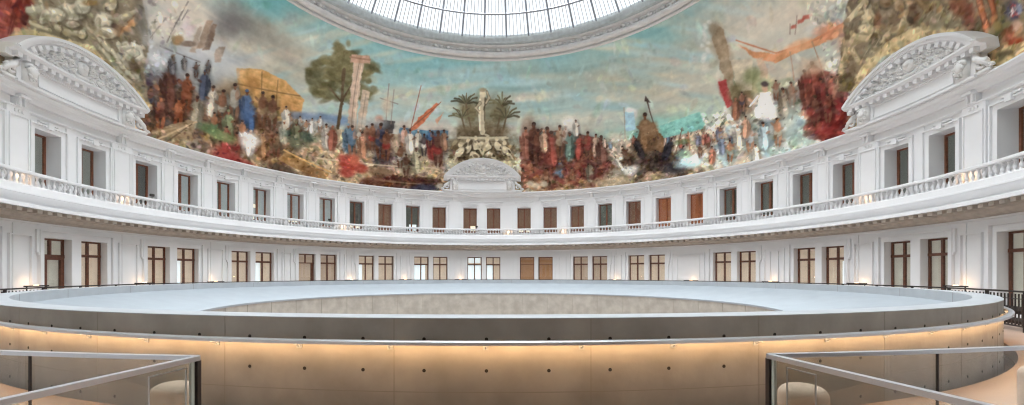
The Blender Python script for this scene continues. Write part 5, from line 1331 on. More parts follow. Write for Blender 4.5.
['F',51.34,8.95,2.45,-0.16,0.25,0.71,[180,90,76],[130,90,70],0.34,1],
['F',59.9,8.64,2.11,-0.16,0.23,0.62,[180,90,76],[130,90,70],0.34,2],
['F',43.33,9.58,3.14,-0.18,0.31,0.89,[170,110,90],[130,90,70],0.34,3],
['F',62.7,8.49,2.52,-0.2,0.28,0.74,[120,120,140],[130,90,70],0.34,0],
['F',56.73,8.79,2.85,-0.21,0.31,0.83,[170,110,90],[130,90,70],0.34,4],
['F',40.9,9.34,2.86,-0.15,0.25,0.82,[206,190,170],[130,90,70],0.34,2],
['F',41.32,9.54,2.61,-0.14,0.24,0.74,[196,170,150],[130,90,70],0.34,4],
['F',57.37,8.85,2.34,-0.17,0.26,0.68,[180,90,76],[130,90,70],0.34,1],
['F',48.65,9.62,2.23,-0.14,0.25,0.63,[196,170,150],[130,90,70],0.34,1],
['F',59.94,8.9,2.61,-0.2,0.31,0.76,[120,120,140],[130,90,70],0.34,1],
['F',45.49,9.69,3.33,-0.2,0.35,0.94,[206,190,170],[130,90,70],0.34,1],
['F',37.1,9.52,3.03,-0.14,0.24,0.86,[206,190,170],[130,90,70],0.34,4],
['F',58.87,8.77,2.41,-0.18,0.27,0.7,[196,170,150],[130,90,70],0.34,2],
['F',62.37,8.61,2.01,-0.16,0.23,0.59,[120,120,140],[130,90,70],0.34,2],
['F',48.6,9.33,2.43,-0.15,0.25,0.7,[110,130,150],[130,90,70],0.34,1],
['F',60.48,8.95,2.6,-0.21,0.32,0.75,[120,120,140],[130,90,70],0.34,3],
['F',43.7,9.79,3.16,-0.18,0.33,0.89,[120,120,140],[130,90,70],0.34,4],
['F',45.82,9.72,2.33,-0.14,0.25,0.66,[110,130,150],[130,90,70],0.34,4],
['P',[[38.76,12.17],[41.37,12.15],[41.2,10.82],[38.63,10.82]],[150,190,206],0.9],
['E',40.36,12.21,1.27,-0.08,-0.11,-0.19,[226,226,222],0.5,0.9],
['L',[[38.9,12.43],[37.95,9.57]],0.065,[150,140,120],1.0],
['P',[[40.09,10.6],[56.89,10.9],[57.34,10.1],[56.27,9.8],[41.87,9.94]],[116,184,172],0.85],
['E',35.93,10.53,2.56,-0.12,-0.14,-0.42,[200,180,160],0.6,0.7],
['E',49.99,7.65,3.22,0.03,0.22,-0.43,[60,58,64],0.5,0.85],
['E',34.2,7.31,4.56,0.04,0.14,-0.39,[168,150,124],0.5,0.8],
['P',[[40.88,10.0],[42.88,11.13],[45.88,11.07],[47.73,9.74],[47.49,9.06],[40.16,9.32]],[120,90,62],1],
['F',43.12,9.16,9.25,-0.5,0.81,2.67,[124,92,62],[112,74,50],0.36,1],
['L',[[46.35,9.96],[45.27,11.77],[44.91,12.75]],0.087,[76,56,46],1.0],
['P',[[44.24,12.55],[45.0,12.87],[45.63,12.33]],[70,56,50],1.0],
['E',44.65,10.61,2.18,-0.14,-0.27,-0.6,[130,98,68],0.4,0.9],
['F',42.02,8.79,4.9,-0.25,-1.1,1.51,[48,42,44],[56,38,34],0.34,0],
['F',47.29,8.37,5.2,-0.29,2.48,1.42,[52,50,58],[70,46,38],0.34,4],
['F',49.55,7.82,4.65,-0.26,2.63,1.26,[66,70,84],[80,56,46],0.34,2],
['F',38.92,8.35,4.98,-0.22,-1.7,1.57,[120,100,80],[90,62,48],0.34,3],
['F',36.86,8.13,3.52,-0.14,-1.58,1.12,[196,190,176],[110,80,60],0.34,1],
['F',44.3,7.95,4.34,-0.22,1.13,1.25,[60,48,42],[80,54,42],0.34,0],
['E',38.87,8.05,1.98,0.02,0.12,-0.3,[206,204,196],0.5,0.85],
['E',53.29,7.88,3.17,-0.06,0.1,-0.41,[176,206,212],0.5,0.9],
['E',54.71,8.06,2.16,0.09,0.24,-0.27,[216,228,226],0.5,0.9],
['E',52.07,8.5,1.83,-0.12,-0.08,-0.27,[150,180,150],0.5,0.7],
['L',[[50.26,8.75],[52.27,10.23]],0.076,[120,90,70],1.0],
['L',[[53.51,8.68],[53.52,9.88]],0.076,[170,110,80],1.0],
['E',51.88,9.33,1.84,-0.03,0.05,-0.2,[84,110,70],0.5,0.7],
['P',[[63.71,14.47],[65.9,14.84],[66.8,14.53],[65.89,13.05],[65.19,11.09],[63.46,11.15],[63.47,12.98]],[150,126,98],0.85],
['E',64.93,14.02,1.71,-0.12,-0.55,-0.77,[142,120,92],0.6,0.7],
['E',64.75,14.76,1.24,-0.14,-0.56,-0.3,[128,108,84],0.5,0.7],
['E',65.49,13.1,1.27,-0.07,-0.22,-0.62,[160,138,108],0.6,0.6],
['E',64.38,15.21,0.5,-0.06,-0.17,-0.08,[206,206,200],0.6,0.6],
['E',63.23,15.18,0.51,-0.05,-0.17,-0.08,[206,206,200],0.6,0.6],
['E',63.19,15.04,0.51,-0.05,-0.16,-0.08,[206,206,200],0.6,0.6],
['E',62.48,14.96,0.51,-0.05,-0.16,-0.09,[206,206,200],0.6,0.6],
['E',62.39,14.81,0.51,-0.05,-0.16,-0.09,[206,206,200],0.6,0.6],
['E',62.39,14.66,0.51,-0.05,-0.15,-0.09,[206,206,200],0.6,0.6],
['E',61.91,14.55,0.51,-0.05,-0.15,-0.09,[206,206,200],0.6,0.6],
['E',62.45,14.34,0.51,-0.05,-0.15,-0.09,[206,206,200],0.6,0.6],
['E',61.03,14.33,0.52,-0.05,-0.14,-0.09,[206,206,200],0.6,0.6],
['E',61.87,14.08,0.51,-0.05,-0.14,-0.09,[206,206,200],0.6,0.6],
['E',61.94,13.91,0.51,-0.05,-0.14,-0.09,[206,206,200],0.6,0.6],
['E',60.92,13.85,0.52,-0.05,-0.13,-0.1,[206,206,200],0.6,0.6],
['E',60.48,13.73,0.52,-0.05,-0.13,-0.1,[206,206,200],0.6,0.6],
['E',60.16,13.6,0.52,-0.05,-0.13,-0.1,[206,206,200],0.6,0.6],
['P',[[68.54,13.6],[70.71,12.92],[75.02,12.27],[80.75,11.99],[86.39,11.91],[88.62,11.92],[87.55,11.44],[82.91,11.58],[79.3,11.79],[74.56,11.91],[70.34,12.64]],[212,140,92],0.95],
['L',[[68.43,13.82],[75.08,12.31],[82.6,11.92],[88.62,11.92]],0.065,[190,110,70],1.0],
['E',84.95,11.95,2.29,-0.09,0.08,-0.36,[206,126,88],0.5,0.8],
['E',79.64,12.05,2.82,-0.13,0.02,-0.24,[222,160,112],0.5,0.8],
['P',[[71.1,12.55],[72.6,12.37],[72.35,10.99],[70.75,11.07]],[204,168,138],0.7],
['P',[[65.89,13.05],[70.22,12.55],[68.64,11.08],[65.78,11.27]],[206,190,164],0.7],
['L',[[81.85,11.93],[82.23,9.88]],0.063,[170,130,100],1.0],
['L',[[77.6,12.03],[76.88,10.67]],0.057,[180,140,110],1.0],
['P',[[80.8,13.17],[82.07,13.07],[81.8,12.92],[80.53,13.01]],[186,84,66],0.8],
['P',[[81.89,13.19],[83.14,13.09],[82.86,12.94],[81.61,13.04]],[186,84,66],0.8],
['P',[[79.23,13.1],[80.53,13.01],[80.26,12.85],[78.96,12.95]],[186,84,66],0.8],
['L',[[79.54,12.66],[81.08,13.32]],0.03,[140,110,90],1.0],
['L',[[78.69,12.79],[79.37,13.18]],0.031,[140,110,90],1.0],
['P',[[62.15,12.21],[63.92,12.15],[64.44,10.7],[63.05,10.59]],[170,58,56],0.95],
['E',62.91,11.56,0.84,-0.0,0.28,-0.58,[176,64,60],0.5,0.8],
['E',65.28,11.2,1.62,-0.17,-0.44,-0.54,[112,100,66],0.6,0.85],
['E',69.33,11.78,1.54,-0.18,-0.41,-0.4,[126,130,84],0.6,0.8],
['E',71.13,11.02,1.7,-0.19,-0.41,-0.45,[150,160,120],0.4,0.8],
['P',[[68.35,9.49],[70.1,10.8],[72.0,10.59],[72.19,9.11]],[226,222,216],1],
['E',71.23,10.9,0.64,-0.07,-0.19,-0.22,[200,160,130],0.4,1],
['E',71.41,11.1,0.75,-0.09,-0.14,-0.15,[70,56,60],0.4,0.9],
['L',[[69.55,10.64],[67.58,10.27]],0.119,[216,212,206],1.0],
['L',[[72.21,10.35],[73.39,9.77]],0.113,[216,212,206],1.0],
['E',61.01,8.89,1.27,-0.02,0.05,-0.13,[120,140,150],0.5,0.75],
['E',68.39,7.74,0.93,-0.23,-0.36,-0.15,[214,206,186],0.5,0.75],
['E',66.53,9.06,1.43,0.04,0.19,-0.22,[150,170,160],0.5,0.75],
['E',70.85,7.4,1.18,0.01,0.15,-0.21,[150,170,160],0.5,0.75],
['E',62.74,9.3,1.17,-0.17,-0.31,-0.26,[170,192,196],0.5,0.75],
['E',71.32,8.01,1.32,-0.06,0.04,-0.23,[150,170,160],0.5,0.75],
['E',75.48,8.54,1.01,0.15,0.49,-0.24,[120,140,150],0.5,0.75],
['E',61.83,7.2,0.64,0.12,0.63,-0.28,[214,206,186],0.5,0.75],
['E',61.79,7.48,0.98,0.18,0.51,-0.22,[140,150,130],0.5,0.75],
['E',65.63,8.0,0.87,0.17,0.4,-0.17,[196,176,150],0.5,0.75],
['E',64.65,8.78,1.17,0.05,0.24,-0.25,[190,160,130],0.5,0.75],
['E',71.44,7.91,0.5,0.08,0.24,-0.12,[120,140,150],0.5,0.75],
['E',61.76,7.54,1.03,-0.24,-0.41,-0.19,[206,206,200],0.5,0.75],
['E',63.53,8.54,1.11,0.13,0.35,-0.2,[120,140,150],0.5,0.75],
['E',73.53,8.64,1.4,0.01,0.11,-0.15,[170,192,196],0.5,0.75],
['E',67.77,9.0,0.59,-0.13,-0.2,-0.09,[150,170,160],0.5,0.75],
['E',60.9,7.75,1.51,0.01,0.15,-0.24,[140,150,130],0.5,0.75],
['E',67.93,8.07,0.81,-0.2,-0.37,-0.15,[140,150,130],0.5,0.75],
['E',72.03,7.34,1.07,-0.06,0.02,-0.22,[206,206,200],0.5,0.75],
['E',75.76,8.27,0.72,0.02,0.17,-0.17,[170,192,196],0.5,0.75],
['E',66.2,7.76,0.71,0.03,0.24,-0.23,[190,160,130],0.5,0.75],
['E',62.74,7.86,1.07,-0.12,-0.2,-0.26,[150,170,160],0.5,0.75],
['E',73.61,7.17,0.72,-0.1,-0.12,-0.16,[170,192,196],0.5,0.75],
['E',65.06,8.08,0.85,-0.19,-0.35,-0.16,[214,206,186],0.5,0.75],
['E',60.38,7.78,0.86,0.12,0.41,-0.22,[170,192,196],0.5,0.75],
['E',77.05,7.32,1.13,-0.25,-0.19,-0.1,[214,206,186],0.5,0.75],
['E',60.8,8.44,0.89,-0.16,-0.2,-0.12,[190,160,130],0.5,0.75],
['E',68.64,7.17,0.85,0.02,0.14,-0.18,[190,160,130],0.5,0.75],
['E',61.07,9.03,1.04,-0.13,-0.18,-0.19,[190,160,130],0.5,0.75],
['E',65.62,7.58,0.62,0.05,0.18,-0.13,[190,160,130],0.5,0.75],
['E',65.26,9.1,1.14,-0.12,-0.13,-0.18,[120,140,150],0.5,0.75],
['E',65.71,8.16,0.72,0.17,0.4,-0.14,[206,206,200],0.5,0.75],
['E',73.09,7.32,0.77,-0.1,-0.19,-0.24,[206,206,200],0.5,0.75],
['E',59.54,7.11,0.96,0.19,0.34,-0.14,[190,160,130],0.5,0.75],
['E',73.81,8.11,1.02,-0.04,0.03,-0.17,[214,206,186],0.5,0.75],
['E',74.17,8.65,1.38,-0.04,0.07,-0.23,[214,206,186],0.5,0.75],
['E',69.4,8.27,1.01,-0.18,-0.34,-0.22,[206,206,200],0.5,0.75],
['E',74.5,8.05,0.9,0.12,0.47,-0.25,[120,140,150],0.5,0.75],
['E',59.46,8.43,1.32,0.22,0.35,-0.16,[120,140,150],0.5,0.75],
['E',71.4,8.71,0.87,-0.19,-0.27,-0.14,[190,160,130],0.5,0.75],
['E',73.48,7.56,0.64,-0.05,-0.03,-0.23,[206,206,200],0.5,0.75],
['E',72.05,7.18,0.79,0.14,0.32,-0.15,[150,170,160],0.5,0.75],
['E',75.84,8.78,0.66,-0.05,-0.03,-0.18,[214,206,186],0.5,0.75],
['E',68.55,7.45,0.8,0.12,0.4,-0.2,[190,160,130],0.5,0.75],
['E',64.98,7.13,1.35,-0.14,-0.16,-0.27,[196,176,150],0.5,0.75],
['E',63.47,9.11,1.08,0.05,0.26,-0.25,[214,206,186],0.5,0.75],
['E',59.4,7.3,0.87,-0.07,-0.09,-0.27,[206,206,200],0.5,0.75],
['E',60.98,7.37,0.71,0.01,0.19,-0.3,[170,192,196],0.5,0.75],
['E',64.98,9.06,1.14,-0.17,-0.16,-0.13,[140,150,130],0.5,0.75],
['E',68.75,7.64,1.08,-0.14,-0.19,-0.22,[140,150,130],0.5,0.75],
['E',61.76,7.68,1.42,-0.32,-0.27,-0.13,[170,192,196],0.5,0.75],
['E',76.42,8.57,1.15,-0.26,-0.39,-0.19,[170,192,196],0.5,0.75],
['E',76.49,8.39,0.47,0.08,0.36,-0.16,[120,140,150],0.5,0.75],
['E',70.41,8.47,1.38,-0.17,-0.11,-0.14,[140,150,130],0.5,0.75],
['E',66.42,8.46,0.67,-0.01,0.11,-0.29,[190,160,130],0.5,0.75],
['E',63.21,8.1,1.13,0.16,0.41,-0.21,[170,192,196],0.5,0.75],
['E',77.52,8.68,1.17,-0.23,-0.18,-0.11,[190,160,130],0.5,0.75],
['E',70.14,7.33,1.33,-0.17,-0.17,-0.22,[150,170,160],0.5,0.75],
['E',70.67,7.78,0.83,-0.16,-0.17,-0.11,[206,206,200],0.5,0.75],
['E',69.36,7.16,0.9,-0.21,-0.34,-0.16,[170,192,196],0.5,0.75],
['E',74.67,8.93,0.87,-0.19,-0.18,-0.09,[150,170,160],0.5,0.75],
['E',70.65,7.8,0.48,-0.13,-0.49,-0.19,[120,140,150],0.5,0.75],
['E',70.71,8.8,1.15,-0.26,-0.48,-0.22,[120,140,150],0.5,0.75],
['E',71.3,8.49,0.89,-0.25,-0.54,-0.19,[206,206,200],0.5,0.75],
['E',66.66,7.67,1.26,-0.16,-0.11,-0.13,[214,206,186],0.5,0.75],
['E',72.81,7.2,1.0,0.04,0.19,-0.18,[206,206,200],0.5,0.75],
['E',76.81,7.32,1.02,-0.05,0.03,-0.15,[206,206,200],0.5,0.75],
['E',67.36,8.55,0.92,-0.11,-0.2,-0.26,[214,206,186],0.5,0.75],
['E',66.06,7.97,1.38,-0.26,-0.41,-0.25,[150,170,160],0.5,0.75],
['E',72.74,7.12,0.65,-0.11,-0.27,-0.21,[150,170,160],0.5,0.75],
['F',58.16,7.44,3.92,-0.25,0.26,1.18,[180,120,96],[130,90,70],0.34,0],
['F',60.48,7.93,3.83,-0.28,0.33,1.14,[120,130,150],[130,90,70],0.34,4],
['F',55.61,8.0,3.11,-0.2,0.25,0.92,[190,150,120],[120,84,64],0.34,3],
['F',64.27,9.76,4.5,-0.41,0.74,1.26,[150,96,70],[140,92,70],0.34,4],
['F',65.76,10.1,4.02,-0.39,0.74,1.11,[90,76,84],[140,96,74],0.34,3],
['F',73.69,8.96,5.54,-0.57,0.88,1.59,[160,140,116],[130,90,68],0.34,1],
['F',72.8,10.06,3.71,-0.41,0.77,1.02,[150,130,110],[130,90,70],0.34,3],
['F',75.45,9.33,4.68,-0.51,0.85,1.33,[150,120,100],[130,90,70],0.34,2],
['F',63.91,7.94,5.36,-0.41,0.5,1.59,[206,196,180],[160,116,90],0.34,4],
['F',66.33,7.62,5.65,-0.44,0.48,1.68,[190,196,196],[170,124,96],0.34,2],
['F',69.15,7.52,5.49,-0.44,0.46,1.64,[170,186,190],[170,124,96],0.34,0],
['F',71.93,7.53,5.33,-0.45,0.48,1.58,[200,190,166],[170,120,90],0.34,3],
['F',62.05,7.31,4.63,-0.32,0.31,1.39,[150,160,140],[150,106,80],0.34,3],
['F',67.38,6.81,4.01,-0.29,0.21,1.21,[214,206,190],[150,106,80],0.34,0],
['F',65.8,8.53,4.44,-0.38,0.53,1.3,[196,150,120],[150,106,80],0.34,0],
['F',57.57,8.53,3.06,-0.22,0.31,0.9,[160,90,80],[120,80,60],0.34,2],
['E',74.74,8.74,1.46,-0.15,-0.52,-1.06,[170,180,170],0.6,0.6],
['E',76.52,7.57,2.52,-0.24,-0.13,-0.43,[136,156,146],0.6,0.6],
['E',81.68,7.81,2.54,-0.13,0.15,-0.73,[126,44,40],0.5,0.95],
['E',83.04,8.47,1.97,-0.23,-0.25,-0.48,[140,66,54],0.5,0.9],
['E',83.53,9.71,1.61,-0.21,-0.36,-0.45,[150,108,90],0.5,0.8],
['F',78.07,9.25,5.92,-0.68,1.1,1.68,[120,66,52],[110,66,48],0.34,0],
['F',79.58,9.29,6.49,-0.76,1.25,1.83,[136,70,54],[110,64,46],0.34,1],
['F',80.7,8.74,5.07,-0.58,0.85,1.46,[120,52,46],[120,70,52],0.34,1],
['F',82.49,8.74,4.62,-0.54,0.8,1.32,[170,90,76],[130,80,60],0.34,2],
['F',81.38,7.94,4.73,-0.5,0.6,1.38,[130,52,46],[120,74,56],0.34,3],
['F',83.39,7.73,4.95,-0.53,0.59,1.45,[124,44,42],[130,80,62],0.34,4],
['F',79.24,7.95,5.21,-0.53,0.64,1.53,[110,60,50],[100,64,50],0.34,3],
['F',83.71,8.99,3.56,-0.44,0.68,1.01,[150,124,104],[130,90,70],0.34,2],
['F',84.86,9.15,3.17,-0.41,0.65,0.9,[130,110,100],[120,80,60],0.34,4],
['E',84.54,7.31,0.76,0.11,0.24,-0.12,[190,136,112],0.5,0.65],
['E',82.74,9.71,0.39,0.01,0.17,-0.2,[96,44,38],0.5,0.65],
['E',82.92,8.31,0.64,-0.23,-0.26,-0.06,[86,56,46],0.5,0.65],
['E',81.45,8.85,0.32,-0.14,-0.44,-0.07,[150,74,60],0.5,0.65],
['E',83.35,9.52,0.67,-0.18,-0.32,-0.12,[190,136,112],0.5,0.65],
['E',84.48,9.35,0.57,-0.14,-0.3,-0.13,[190,136,112],0.5,0.65],
['E',80.62,9.96,0.55,0.05,0.19,-0.12,[150,74,60],0.5,0.65],
['E',77.68,7.7,0.81,0.07,0.25,-0.16,[86,56,46],0.5,0.65],
['E',77.83,8.79,0.77,0.01,0.17,-0.21,[190,136,112],0.5,0.65],
['E',79.21,10.32,0.94,-0.08,-0.04,-0.11,[140,54,48],0.5,0.65],
['E',79.86,7.61,0.57,-0.04,0.01,-0.19,[140,54,48],0.5,0.65],
['E',81.37,9.12,0.65,-0.16,-0.26,-0.11,[96,44,38],0.5,0.65],
['E',79.13,8.44,0.91,0.0,0.13,-0.19,[96,44,38],0.5,0.65],
['E',81.44,8.72,0.34,0.05,0.24,-0.12,[86,56,46],0.5,0.65],
['E',79.91,7.72,0.29,0.06,0.31,-0.12,[150,74,60],0.5,0.65],
['E',84.02,7.42,0.85,0.03,0.12,-0.11,[86,56,46],0.5,0.65],
['E',84.39,9.1,0.56,-0.05,-0.04,-0.12,[96,44,38],0.5,0.65],
['E',84.01,9.05,0.63,-0.22,-0.28,-0.07,[86,56,46],0.5,0.65],
['E',79.58,8.79,0.36,-0.17,-0.35,-0.05,[86,56,46],0.5,0.65],
['E',83.27,9.24,0.44,0.01,0.14,-0.15,[190,136,112],0.5,0.65],
['E',84.93,8.28,0.48,0.05,0.3,-0.18,[140,54,48],0.5,0.65],
['E',84.17,7.45,0.81,0.06,0.21,-0.14,[96,44,38],0.5,0.65],
['E',82.56,7.36,0.48,-0.04,-0.01,-0.1,[96,44,38],0.5,0.65],
['E',79.8,7.91,0.81,0.08,0.24,-0.15,[150,74,60],0.5,0.65],
['E',78.51,8.77,0.72,0.06,0.29,-0.19,[140,54,48],0.5,0.65],
['E',80.58,9.8,0.59,-0.14,-0.18,-0.08,[96,44,38],0.5,0.65],
['E',87.24,11.21,1.49,-0.23,-0.7,-0.55,[190,150,126],0.6,0.7],
['E',80.93,10.86,2.39,-0.2,-0.13,-0.38,[190,160,130],0.6,0.7],
['E',85.46,10.62,2.56,-0.24,-0.14,-0.36,[176,178,168],0.6,0.6],
['P',[[-102.11,9.51],[-94.89,10.95],[-90.06,11.89],[-84.8,12.86],[-82.16,12.13],[-80.39,11.27],[-80.13,10.06],[-78.05,8.65],[-78.54,8.29],[-83.43,9.13],[-90.05,9.49],[-95.32,8.88],[-100.57,7.81]],[126,112,90],0.95],
['P',[[-102.11,9.51],[-97.83,10.37],[-97.49,9.67],[-97.77,9.16],[-99.13,8.62],[-99.19,8.03],[-100.57,7.81]],[132,62,52],0.95],
['L',[[-100.99,9.66],[-100.43,8.33]],0.032,[146,70,58],0.85],
['L',[[-100.61,9.74],[-100.16,8.38]],0.032,[156,82,68],0.85],
['L',[[-100.23,9.82],[-99.89,8.42]],0.032,[146,70,58],0.85],
['L',[[-99.84,9.89],[-99.62,8.47]],0.032,[156,82,68],0.85],
['L',[[-99.46,9.97],[-99.35,8.51]],0.032,[90,38,34],0.85],
['L',[[-99.07,10.05],[-99.08,8.56]],0.032,[90,38,34],0.85],
['L',[[-98.67,10.12],[-98.8,8.61]],0.032,[156,82,68],0.85],
['L',[[-98.28,10.2],[-98.53,8.65]],0.032,[104,42,38],0.85],
['L',[[-97.88,10.28],[-98.25,8.7]],0.033,[146,70,58],0.85],
['P',[[-99.19,8.03],[-99.08,8.56],[-97.7,9.1],[-95.8,9.39],[-92.87,9.61],[-89.52,9.88],[-86.65,9.85],[-82.96,9.38],[-79.99,9.01],[-77.94,8.46],[-78.5,8.2],[-83.3,8.96],[-90.05,9.49],[-94.96,9.1]],[184,164,122],1],
['P',[[-97.73,9.13],[-96.89,9.62],[-93.81,10.18],[-90.48,10.44],[-87.39,10.53],[-83.55,10.04],[-79.93,9.41],[-79.3,9.0],[-83.99,9.42],[-88.6,9.9],[-93.12,9.57],[-96.24,9.28]],[120,108,86],0.95],
['L',[[-97.74,9.74],[-96.41,10.03],[-94.37,10.25]],0.318,[112,100,78],0.6],
['L',[[-97.67,9.72],[-96.33,10.01],[-94.29,10.23]],0.256,[132,126,102],0.9],
['L',[[-97.86,9.75],[-96.54,10.04],[-94.5,10.26]],0.203,[162,156,132],0.9],
['L',[[-98.03,9.77],[-96.71,10.06],[-94.68,10.29]],0.088,[182,176,152],0.6],
['E',-96.54,10.04,0.74,0.05,-0.02,-0.15,[162,156,132],0.5,0.7],
['L',[[-96.78,10.31],[-96.03,10.06],[-95.8,9.63]],0.209,[112,100,78],0.6],
['L',[[-96.79,10.3],[-96.03,10.06],[-95.81,9.63]],0.145,[142,134,110],0.9],
['L',[[-96.91,10.32],[-96.15,10.07],[-95.93,9.64]],0.116,[172,164,140],0.9],
['L',[[-97.0,10.33],[-96.25,10.09],[-96.02,9.66]],0.051,[192,184,160],0.6],
['E',-96.15,10.07,0.39,0.08,0.1,-0.07,[172,164,140],0.5,0.7],
['L',[[-97.09,9.4],[-96.02,9.44],[-94.44,9.56]],0.207,[112,100,78],0.6],
['L',[[-97.1,9.4],[-96.03,9.43],[-94.45,9.55]],0.142,[152,140,108],0.9],
['L',[[-97.21,9.41],[-96.14,9.45],[-94.56,9.57]],0.113,[182,170,138],0.9],
['L',[[-97.29,9.43],[-96.23,9.46],[-94.65,9.58]],0.049,[202,190,158],0.6],
['E',-96.14,9.45,0.37,-0.01,-0.1,-0.08,[182,170,138],0.5,0.7],
['L',[[-95.28,9.81],[-94.49,9.87],[-94.17,10.09]],0.2,[112,100,78],0.6],
['L',[[-95.31,9.8],[-94.51,9.86],[-94.19,10.08]],0.134,[136,128,104],0.9],
['L',[[-95.41,9.81],[-94.62,9.88],[-94.3,10.1]],0.107,[166,158,134],0.9],
['L',[[-95.5,9.83],[-94.7,9.89],[-94.38,10.11]],0.047,[186,178,154],0.6],
['E',-94.62,9.88,0.32,0.09,0.14,-0.05,[166,158,134],0.5,0.7],
['E',-92.69,10.59,2.13,0.29,0.29,-0.38,[84,74,56],0.25,0.9],
['E',-92.85,10.6,1.92,0.27,0.24,-0.32,[180,174,152],0.2,1],
['E',-93.43,10.61,0.95,0.13,0.11,-0.14,[206,200,178],0.5,0.8],
['E',-92.05,10.6,0.97,0.13,0.07,-0.1,[136,130,108],0.5,0.6],
['E',-94.54,10.17,1.58,0.2,0.17,-0.31,[84,74,56],0.25,0.9],
['E',-94.7,10.18,1.37,0.18,0.14,-0.25,[172,166,142],0.2,1],
['E',-95.11,10.19,0.68,0.09,0.06,-0.11,[198,192,168],0.5,0.8],
['E',-94.12,10.18,0.69,0.09,0.04,-0.08,[128,122,98],0.5,0.6],
['E',-91.49,11.07,1.32,0.25,0.47,-0.32,[84,74,56],0.25,0.9],
['E',-91.66,11.07,1.12,0.21,0.39,-0.26,[168,162,140],0.2,1],
['E',-92.06,11.1,0.55,0.1,0.18,-0.12,[194,188,166],0.5,0.8],
['E',-91.11,11.04,0.57,0.1,0.12,-0.08,[124,118,96],0.5,0.6],
['L',[[-94.37,10.61],[-93.58,10.47],[-93.61,10.14]],0.036,[128,120,98],0.8],
['L',[[-93.66,10.74],[-92.85,10.6],[-92.87,10.27]],0.036,[128,120,98],0.8],
['L',[[-92.94,10.88],[-92.12,10.74],[-92.13,10.4]],0.036,[128,120,98],0.8],
['L',[[-92.2,11.02],[-91.37,10.88],[-91.38,10.54]],0.037,[128,120,98],0.8],
['L',[[-93.82,9.79],[-92.21,9.94],[-90.52,10.06]],0.274,[112,100,78],0.6],
['L',[[-93.79,9.77],[-92.19,9.93],[-90.49,10.05]],0.206,[140,130,102],0.9],
['L',[[-93.94,9.8],[-92.34,9.95],[-90.66,10.07]],0.164,[170,160,132],0.9],
['L',[[-94.07,9.82],[-92.48,9.97],[-90.79,10.09]],0.071,[190,180,152],0.6],
['E',-92.34,9.95,0.54,0.11,0.15,-0.1,[170,160,132],0.5,0.7],
['E',-90.23,10.1,0.68,0.11,0.24,-0.22,[84,74,56],0.25,0.9],
['E',-90.4,10.12,0.47,0.08,0.18,-0.16,[178,166,138],0.2,1],
['E',-90.57,10.14,0.23,0.04,0.08,-0.07,[204,192,164],0.5,0.8],
['E',-90.16,10.08,0.24,0.04,0.05,-0.05,[134,122,94],0.5,0.6],
['L',[[-89.73,10.45],[-88.42,10.41],[-87.53,10.21]],0.219,[112,100,78],0.6],
['L',[[-89.76,10.45],[-88.44,10.41],[-87.56,10.2]],0.147,[132,122,96],0.9],
['L',[[-89.87,10.46],[-88.56,10.43],[-87.68,10.22]],0.117,[162,152,126],0.9],
['L',[[-89.97,10.48],[-88.65,10.44],[-87.77,10.24]],0.051,[182,172,146],0.6],
['E',-88.56,10.43,0.42,0.0,-0.06,-0.09,[162,152,126],0.5,0.7],
['E',-91.92,10.23,1.26,0.15,0.09,-0.17,[84,74,56],0.25,0.9],
['E',-92.09,10.25,1.05,0.13,0.06,-0.11,[150,142,118],0.2,1],
['E',-92.37,10.23,0.52,0.06,0.03,-0.05,[176,168,144],0.5,0.8],
['E',-91.68,10.27,0.53,0.06,0.02,-0.03,[106,98,74],0.5,0.6],
['L',[[-86.9,10.22],[-85.37,10.01],[-84.13,9.74]],0.396,[112,100,78],0.6],
['L',[[-86.81,10.2],[-85.28,9.99],[-84.03,9.71]],0.319,[136,128,102],0.9],
['L',[[-87.05,10.23],[-85.52,10.02],[-84.27,9.75]],0.253,[166,158,132],0.9],
['L',[[-87.24,10.27],[-85.72,10.06],[-84.47,9.79]],0.11,[186,178,152],0.6],
['E',-85.52,10.02,0.83,-0.04,-0.22,-0.18,[166,158,132],0.5,0.7],
['L',[[-88.0,10.05],[-85.86,9.84],[-83.91,9.49],[-82.01,9.19]],0.305,[112,100,78],0.6],
['L',[[-87.99,10.03],[-85.85,9.83],[-83.9,9.48],[-82.0,9.18]],0.223,[126,118,92],0.9],
['L',[[-88.14,10.06],[-86.01,9.86],[-84.06,9.51],[-82.16,9.21]],0.178,[156,148,122],0.9],
['L',[[-88.27,10.08],[-86.14,9.88],[-84.18,9.53],[-82.29,9.24]],0.078,[176,168,142],0.6],
['E',-84.06,9.51,0.61,0.02,-0.05,-0.12,[156,148,122],0.5,0.7],
['E',-88.0,11.0,1.15,0.36,1.06,-0.3,[84,74,56],0.25,0.9],
['E',-88.18,11.01,0.97,0.3,0.91,-0.26,[188,180,156],0.2,1],
['E',-88.62,11.07,0.48,0.15,0.41,-0.11,[214,206,182],0.5,0.8],
['E',-87.56,10.94,0.5,0.15,0.27,-0.08,[144,136,112],0.5,0.6],
['E',-87.12,10.71,1.66,0.19,0.16,-0.31,[84,74,56],0.25,0.9],
['E',-87.3,10.72,1.42,0.16,0.13,-0.24,[192,184,160],0.2,1],
['E',-87.72,10.73,0.71,0.08,0.06,-0.11,[218,210,186],0.5,0.8],
['E',-86.71,10.72,0.72,0.08,0.04,-0.07,[148,140,116],0.5,0.6],
['E',-87.89,11.81,0.92,0.12,0.25,-0.29,[84,74,56],0.25,0.9],
['E',-88.07,11.82,0.7,0.09,0.19,-0.22,[186,176,150],0.2,1],
['E',-88.34,11.85,0.35,0.04,0.09,-0.1,[212,202,176],0.5,0.8],
['E',-87.71,11.78,0.35,0.04,0.06,-0.07,[142,132,106],0.5,0.6],
['E',-88.51,11.88,0.52,0.1,0.17,-0.1,[136,124,100],0.4,0.8],
['L',[[-87.67,11.33],[-86.49,11.45],[-85.77,11.66]],0.262,[112,100,78],0.6],
